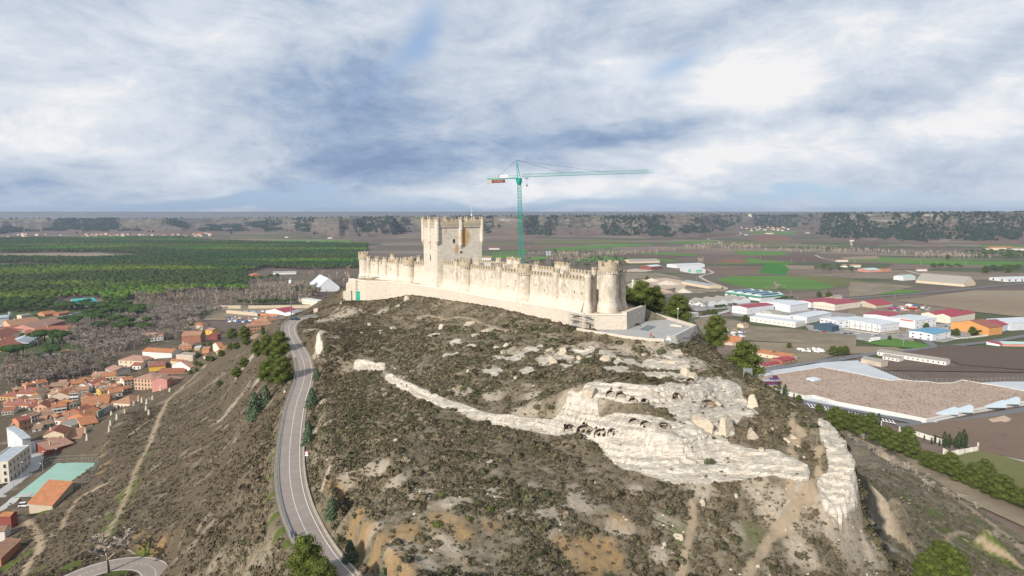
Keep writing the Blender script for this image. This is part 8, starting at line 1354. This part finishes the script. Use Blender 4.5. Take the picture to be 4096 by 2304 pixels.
mass('pine_clumps', 'stone_pine', [(c6, [(2150, 330), (2300, 318), (2700, 335), (2700, 372), (2200, 362)], 110, 6, 8, .9), (c6, [(1935, 425), (2140, 425), (2140, 442), (1940, 440)], 22, 5, 7, .9), (c6, [(2310, 440), (2540, 430), (2540, 450), (2320, 452)], 40, 5, 7, .9), (cE, [(1370, 500), (1600, 450), (1620, 480), (1400, 512)], 16, 3, 4, 1), (cE, [(540, 590), (850, 555), (860, 570), (560, 600)], 22, 2, 3, 1), (cF, [(1720, 965), (1900, 935), (1900, 950), (1730, 975)], 12, 3, 4.5, .9), (cB, [(1200, 215), (2000, 190), (2000, 205), (1200, 235)], 40, 5, 7, .7), (c5, [(1800, 520), (2050, 500), (2060, 520), (1900, 540)], 16, 6, 8, .9), (c5, [(2180, 590), (2340, 590), (2340, 640), (2200, 640)], 12, 6, 8, .9)], 'dark green clumps and hedges of evergreens on the plain', 'evergreen clumps')
# ---------------------------------------------------------------- far hills: woods, villages, pylons
def farz(x, y):
    q_ = 1288 + 1717 * x / y; i = int(np.clip(np.searchsorted(qx, q_), 1, len(qx) - 1)); j = int(np.clip(np.searchsorted(dd, y), 1, len(dd) - 1)); u = np.clip((y - dd[j - 1]) / (dd[j] - dd[j - 1]), 0, 1); return max(0., float(ZH[j - 1, i] * (1 - u) + ZH[j, i] * u))
def farhit(tx, ty):
    a, b, c = ray(tx, ty)
    for y in np.arange(1500, 9000, 12.):
        s_ = y / b; x, z = a * s_, CAMZ + c * s_
        if z < farz(x, y): return Vector((x, y, farz(x, y)))
    return Vector((a / b * 9000, 9000, farz(a / b * 9000, 9000)))
jj, ii = rng.integers(0, len(dd) - 30, 150000), rng.integers(0, len(qx), 150000); tt_ = T[jj, ii]; dens = (fbm(qx[ii] / 55, dd[jj] / 700, 101, 5) > .535 + .16 * (tt_ > .93) - .11 * (qx[ii] > 2060) - .04 * ((qx[ii] > 1060) & (qx[ii] < 1800))) & (tt_ > .16) & (tt_ < .985); dens |= (rng.random(150000) < .008) & (tt_ > .05)
jj, ii = jj[dens], ii[dens]; n_ = len(jj); fx = VX[jj, ii] + rng.normal(size=n_) * 7; fy = DD[jj, ii] + rng.normal(size=n_) * 12; fz2 = ZH[jj, ii]; bv, bf = dome(1, 1.1, 6, 2, (0, 0, 0), .0); rad = rng.uniform(4, 8.5, n_); Vw = bv[None] * rad[:, None, None] * rng.uniform(.7, 1.3, (n_, len(bv), 1)); Vw[..., 0] += fx[:, None]; Vw[..., 1] += fy[:, None]; Vw[..., 2] += fz2[:, None] + 2
tag(put('hill_woods', np_mesh('hill_woods', Vw.reshape(-1, 3), (bf[None] + len(bv) * np.arange(n_)[:, None, None]).reshape(-1, 3), m_pine, tint=np.repeat(np.array([(.030, .046, .026)]) * rng.uniform(.7, 1.3, (n_, 1)), len(bv), 0))), 'dark pine woods scattered over the slopes of the far tableland', 'woodland', kind='stuff')
fh = []
for w1, r1 in (('w', 'm'), ('c', 'o'), ('b', 'r'), ('w', 'p')): mb = MB(); mb.prism([(-5, -4), (5, -4), (5, 4), (-5, 4)], -4, 5); wm_ = mb.mesh('wall', WMAT[w1]); mb = MB(); mb.add([(-5.5, -4.6, 5.02), (5.5, -4.6, 5.02), (5.5, 4.6, 5.02), (-5.5, 4.6, 5.02), (-5.5, 0, 7), (5.5, 0, 7)], [(3, 2, 1, 0), (0, 1, 5, 4), (2, 3, 4, 5), (0, 4, 3), (1, 2, 5)]); fh.append((wm_, mb.mesh('roof', RM[r1])))
def far_house(p, s_, label, group, rz=None, i=None):
    t = empty('far_house', p, random.uniform(-.4, .4) if rz is None else rz, label=label, cat='house', group=group); a, b = fh[random.randrange(4) if i is None else i]; sc_ = s_ if hasattr(s_, '__len__') else (s_, s_, s_); put('wall', a, t, sc=sc_); put('roof', b, t, sc=sc_)
for i in range(48): x = random.gauss(810, 70); y = 138 + abs(x - 820) * .1 + random.uniform(0, 34); far_house(farhit(*c6(x, y)), random.uniform(1.0, 1.6), 'tiny house in the far village under the ruined hill tower', 'houses of the far village under the hill tower')
for i in range(55): x = random.choice([random.uniform(780, 1200), random.uniform(1180, 1420), random.uniform(1420, 1560), random.uniform(60, 780)]); far_house(farhit(*c5(x, 192 + random.uniform(-10, 12) - (x > 1400) * 8)), random.uniform(1.1, 1.8), 'tiny house in the row of the village beyond the pine wood', 'houses of the village beyond the pine wood')
for conv, x, y, sc_, i, lab in [(c5, 1895, 238, (2.2, 1.6, 1.3), 2, 'brick farmhouse on the far edge of the pine wood'), (c5, 2285, 240, (3, 1.5, 1), 0, 'long white farmhouse beyond the pine wood at right'), (c5, 2110, 205, (1.6, 1.2, 1), 0, 'white farmhouse on the green plain below the chalk hill'), (c5, 2430, 210, (2.2, 1.3, 1), 3, 'pink roofed farm below the chalk hill'), (c4, 205, 1202, (2.2, 1.2, .9), 3, 'red roofed farm beside the two metal tanks'), (c4, 265, 1202, (1.8, 1.2, .9), 0, 'round grey roofed farm shed right of the red roofed farm'), (c4, 1150, 1245, (5, 1.2, .7), 2, 'long low red roofed range near the grain silos'), (c4, 130, 1330, (3.0, 2, 1.4), 3, 'factory house seen over the castle wall beside the keep'), (c6, 820, 200, (4.5, 2.2, 1.2), 0, 'white winery on the low mound far across the plain'), (c6, 1390, 250, (1.5, 1.2, 1.1), 0, 'lone white hut at the end of a track'), (c6, 1085, 195, (2.2, 1.4, .9), 3, 'far red roofed farm at the mouth of the valley'), (c6, 1320, 390, (3, 1.4, .9), 0, 'cream farmhouse in the green strip'), (c6, 2400, 310, (8, 2.6, 1.8), 1, 'long cream factory at the far right edge'), (c6, 2540, 313, (7, 2.6, 1.4), 0, 'white factory wing right of the long cream factory'), (c6, 660, 208, (2, 1, .8), 0, 'small white farm by the winding track'), (c6, 1870, 455, (2.2, 1, .8), 0, 'white hut among the sheds at the far right'), (c6, 1380, 430, (4.5, 1.6, 1), 0, 'white shed behind the small pine grove')]: far_house(farhit(*conv(x, y)), sc_, lab, None, 0.05, i)
p = farhit(*c6(690, 82)); mb = MB(); mb.box((-5, 0, 10), (22, 14, 22)); mb.box((9, 0, 6), (10, 12, 14)); [mb.box((-13 + 8 * i, 0, 22.5), (4, 14.2, 3.2)) for i in range(3)]; o = mb.build('hilltop_tower', m_lime); o.location = p; tag(o, 'pale ruined castle tower on the far hill above the village', 'tower')
for tx in (1990, 2165, 2250, 2364, 2592, 2704, 2838, 2996, 3135, 3407, 3604, 3843, 1560, 1380):
    y = 7800.; x = (tx - 2048) / F4 * y; z = farz(x, y); mb = MB(); H_p = 46
    for s_ in (-1, 1): mb.tube((s_ * 4, 0, -3), (s_ * .8, 0, H_p), .55, 3); mb.tube((s_ * 9, 0, H_p * .72), (0, 0, H_p * .76), .45, 3); mb.tube((s_ * 7, 0, H_p * .88), (0, 0, H_p * .91), .45, 3)
    for k_ in range(4): mb.tube((-3.4 + .6 * k_, 0, k_ * 9), (2.8 - .6 * k_, 0, k_ * 9 + 9), .35, 3); mb.tube((3.4 - .6 * k_, 0, k_ * 9), (-2.8 + .6 * k_, 0, k_ * 9 + 9), .35, 3)
    o = mb.build('pylon', m_galv); o.location = (x, y, z); tag(o, 'lattice power pylon standing on the skyline of the tableland', 'pylon', 'power pylons along the skyline')
for conv, x, y, hp in [(c6, 50, 345, 30), (c6, 760, 375, 24), (c6, 975, 390, 22), (c6, 1058, 395, 22), (c6, 1255, 390, 24), (c6, 1410, 400, 26), (c6, 1865, 410, 30), (c6, 2175, 412, 28), (c6, 320, 520, 30), (c6, 1685, 640, 24), (c4, 260, 1175, 26), (c4, 645, 1190, 30), (c4, 1048, 1200, 34), (c4, 1300, 1225, 20), (c4, 1840, 1225, 24), (c4, 2198, 1265, 34), (cF, 750, 1125, 110), (cE, 790, 620, 150), (cE, 1600, 420, 70), (cE, 1690, 500, 70)]:
    p = g0(conv(x, y)); sc_ = {c6: 1.722, c4: 3.019}.get(conv, 3.45); h = hp / sc_ * p.y / F4; mb = MB(); mb.tube((0, 0, -.5), (0, 0, h), .28 if p.y < 1500 else .45, 5, .2); mb.tube((-1.3, 0, h - .6), (1.3, 0, h - .6), .12, 4); mb.tube((-1, 0, h - 1.6), (1, 0, h - 1.6), .12, 4); o = mb.build('power_pole', m_galv); o.location = p; tag(o, 'thin pale power pole standing in the fields of the plain', 'power pole', 'power poles across the plain')
# ---------------------------------------------------------------- boulders and caves on the hill
m_rock = bpy.data.materials.new("boulder_limestone"); m_rock.use_nodes = True; k = NT(m_rock.node_tree); B = k.n['Principled BSDF']; B.inputs['Roughness'].default_value = .95; B.inputs['Specular IOR Level'].default_value = .15; g_ = k.node('ShaderNodeNewGeometry'); pos = g_.outputs['Position']; s_ = k.node('ShaderNodeSeparateXYZ'); k.put(s_.inputs[0], g_.outputs['Normal'])
na = k.noise(pos, .7, 6, .7); nb_ = k.noise(k.mapping(pos, sc=(.6, .6, 2.2)), 1.4, 6, .7); c = k.ramp(nb_, [(.3, (.34, .27, .19, 1)), (.5, (.54, .465, .36, 1)), (.7, (.60, .53, .42, 1))]); c = k.mix(k.math('MULTIPLY', k.smooth(s_.outputs[2], .2, .75), k.smooth(na, .38, .6, 0, .85)), c, (.25, .23, .18, 1)); k.put(B.inputs['Base Color'], c); k.put(B.inputs['Normal'], k.bump(na, .9, .25))
def boulder_mesh(seed):
    rg = np.random.default_rng(seed); v, f = dome(1, 1, 14, 9, (0, 0, 0), 0, rg); v2, f2 = v.copy(), f; v2[:, 2] = v2[:, 2]; d = v2 / np.linalg.norm(v2, axis=1, keepdims=True)
    for _ in range(14): n = rg.normal(size=3); n /= np.linalg.norm(n); o_ = rg.uniform(.46, .78); s_ = (v2 @ n) - o_; v2 -= np.where(s_ > 0, s_, 0)[:, None] * n[None] * .98
    v2 *= 1 + (rg.random((len(v2), 1)) - .5) * .07; v2[:, 2] = v2[:, 2] + .25; return np_mesh('boulder', v2, f2, m_rock)
BM = [boulder_mesh(300 + i) for i in range(6)]; c2 = lambda x, y: (2000 + x / 2.415, 1300 + y / 2.415); c9 = lambda x, y: (2000 + x / 1.84, 1750 + y / 1.84)
GB = 'pale limestone boulder lying on the scrub slope of the castle hill'
for i, (conv, sc_, x, y, w_, h_, lab) in enumerate([(c2, 2.415, 1965, 1005, 205, 215, 'huge pointed boulder at left of the pair under the right cliff'), (c2, 2.415, 2180, 1060, 190, 225, 'huge upright boulder at right of the pair under the right cliff'), (c2, 2.415, 2115, 780, 115, 75, 'squat boulder above the huge upright pair'), (c2, 2.415, 880, 700, 170, 140, 'dark grey split boulder left of the upper caves'), (c2, 2.415, 512, 362, 125, 100, None), (c2, 2.415, 612, 275, 90, 85, None), (c2, 2.415, 772, 335, 70, 60, None), (c2, 2.415, 1025, 360, 120, 80, 'whitest boulder on the slope below the terrace'), (c2, 2.415, 1150, 345, 70, 50, None), (c2, 2.415, 482, 262, 70, 50, None), (c2, 2.415, 940, 465, 35, 36, None), (c2, 2.415, 150, 530, 48, 50, None), (c2, 2.415, 30, 290, 70, 60, None), (c2, 2.415, 60, 215, 60, 50, None), (cG, 1.988, 425, 745, 120, 105, 'large flat topped boulder right of the upright pair'), (cG, 1.988, 690, 768, 66, 46, None), (cG, 1.988, 745, 750, 70, 46, None), (cG, 1.988, 785, 842, 50, 50, None), (cG, 1.988, 488, 858, 46, 52, None), (cG, 1.988, 425, 500, 90, 130, 'tall crag standing on the right crest'), (cG, 1.988, 572, 688, 34, 34, None), (cG, 1.988, 1020, 706, 32, 40, None), (c9, 1.84, 1490, 510, 70, 90, None), (c9, 1.84, 2020, 590, 84, 76, 'round hollowed rock by the bottom of the footpath'), (c9, 1.84, 1312, 768, 74, 60, None), (c9, 1.84, 1215, 815, 74, 46, None), (c9, 1.84, 1740, 468, 40, 40, None), (c9, 1.84, 1905, 448, 36, 46, None), (c9, 1.84, 1905, 965, 40, 40, None), (cR, 2.415, 1150, 372, 46, 44, None), (cR, 2.415, 1378, 408, 88, 42, 'oblong white block lying on the upper slope'), (cR, 2.415, 1260, 458, 30, 28, None), (cR, 2.415, 1078, 458, 36, 30, None), (cR, 2.415, 1812, 702, 36, 40, None), (cR, 2.415, 2100, 822, 34, 44, None), (cR, 2.415, 635, 252, 66, 62, 'rounded boulder on the skyline above the road bend'), (cR, 2.415, 1692, 1318, 30, 30, None), (cR, 2.415, 335, 1020, 30, 34, None), (cS, 2.4, 1745, 1218, 64, 40, None), (cS, 2.4, 2302, 375, 66, 46, None), (cS, 2.4, 1390, 160, 46, 34, None), (cR, 2.415, 880, 160, 24, 34, None), (cR, 2.415, 2180, 480, 110, 60, None), (cR, 2.415, 1510, 130, 90, 56, None), (cR, 2.415, 1850, 400, 70, 60, None), (cR, 2.415, 2300, 430, 120, 60, None), (cR, 2.415, 2110, 370, 120, 60, None), (c2, 2.415, 1740, 290, 130, 70, None), (c2, 2.415, 1640, 380, 120, 50, None), (c2, 2.415, 1790, 490, 150, 90, 'broad block jutting out below the terrace corner'), (c2, 2.415, 1870, 530, 110, 80, None), (c2, 2.415, 1620, 520, 70, 50, None), (c2, 2.415, 1400, 300, 90, 40, None), (cR, 2.415, 2380, 600, 80, 40, None)]):
    p = hit(*conv(x, y)); f = p.y / F4 / sc_; o = put('boulder', BM[i % 6], None, (p.x, p.y + w_ * f * .25, p.z - h_ * f * .16), random.uniform(0, 6.28), (w_ * f * .66, w_ * f * .58, h_ * f * .78)); tag(o, lab or GB, 'boulder', None if lab else 'boulders on the castle hill')
CVG = 'caves cut in the cliff'
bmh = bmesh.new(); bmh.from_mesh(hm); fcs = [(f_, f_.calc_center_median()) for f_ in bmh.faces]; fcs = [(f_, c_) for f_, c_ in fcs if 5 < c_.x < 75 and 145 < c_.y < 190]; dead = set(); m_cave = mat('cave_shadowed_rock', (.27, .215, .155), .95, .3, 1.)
for i, (x, y, w_, h_, lab) in enumerate([(1065, 680, 62, 34, 'small cave at the left end of the upper ledge'), (1160, 722, 66, 38, 'second cave of the upper ledge'), (1282, 742, 62, 34, 'third cave of the upper ledge'), (1395, 755, 56, 34, 'darkest square cave of the upper ledge'), (1705, 700, 70, 46, 'cave with a ragged mouth at right of the upper ledge'), (2000, 775, 125, 52, 'widest low cave under the right cliff overhang'), (1290, 972, 70, 44, 'left square cave of the middle ledge'), (1402, 980, 84, 40, 'right square cave of the middle ledge'), (1580, 1000, 110, 40, 'low ragged cave of the middle ledge'), (670, 1022, 92, 56, 'leftmost large cave of the lower ledge'), (815, 1045, 150, 66, 'widest dark cave of the lower ledge'), (965, 1080, 105, 58, 'square pale cave of the lower ledge'), (1085, 1078, 76, 40, 'small cave at the right end of the lower ledge'), (1840, 560, 60, 30, 'small cave under the broad block')]):
    p = hit(*c2(x, y)); f = p.y / F4 / 2.415; a, b = w_ * f * .85, h_ * f * .75; mb = MB(); near_ = [(f_, c_) for f_, c_ in fcs if abs(c_.x - p.x) < a / 2 and p.z - .25 < c_.z < p.z + b and abs(c_.y - p.y - .6) < 2.2 and f_.normal.z < .72 and max(q_.co.z for q_ in f_.verts) < p.z + b + .5]
    dead.update(f_ for f_, _ in near_); A, B_ = a / 2 + .5, 2.6; n = 9; arch_ = [(A * math.cos(math.pi * i_ / n), -.6 + (b + 1.0) * math.sin(math.pi * i_ / n) ** .55) for i_ in range(n + 1)]; ys = (-.3, .5, 1.3)
    vs_ = [(p.x + q_ * (1 - .16 * k_) , p.y + yy_, p.z + zz_ * (1 - .1 * k_)) for k_, yy_ in enumerate(ys) for q_, zz_ in arch_]; N_ = n + 1
    mb.add(vs_, [(k_ * N_ + i_, k_ * N_ + (i_ + 1) % N_, (k_ + 1) * N_ + (i_ + 1) % N_, (k_ + 1) * N_ + i_) for k_ in (0, 1) for i_ in range(N_)] + [tuple(range(2 * N_, 3 * N_))])
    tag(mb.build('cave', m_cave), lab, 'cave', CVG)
bmesh.ops.delete(bmh, geom=list(dead), context='FACES'); bmh.to_mesh(hm); bmh.free()
# ================================================================ AIR
hz = MB(); hz.box((0, 6500, 55), (17000, 13300, 220)); m_air = bpy.data.materials.new("air"); m_air.use_nodes = True; k = NT(m_air.node_tree); k.n.remove(k.n['Principled BSDF'])
pv_ = k.node('ShaderNodeVolumePrincipled'); pv_.inputs['Color'].default_value = (.62, .74, .95, 1); pv_.inputs['Density'].default_value = 5.4e-5; pv_.inputs['Anisotropy'].default_value = .2; k.l.new(pv_.outputs[0], k.n['Material Output'].inputs['Volume'])
tag(hz.build('haze', m_air), 'thin blue haze in the air over the valley', 'haze', kind='stuff')
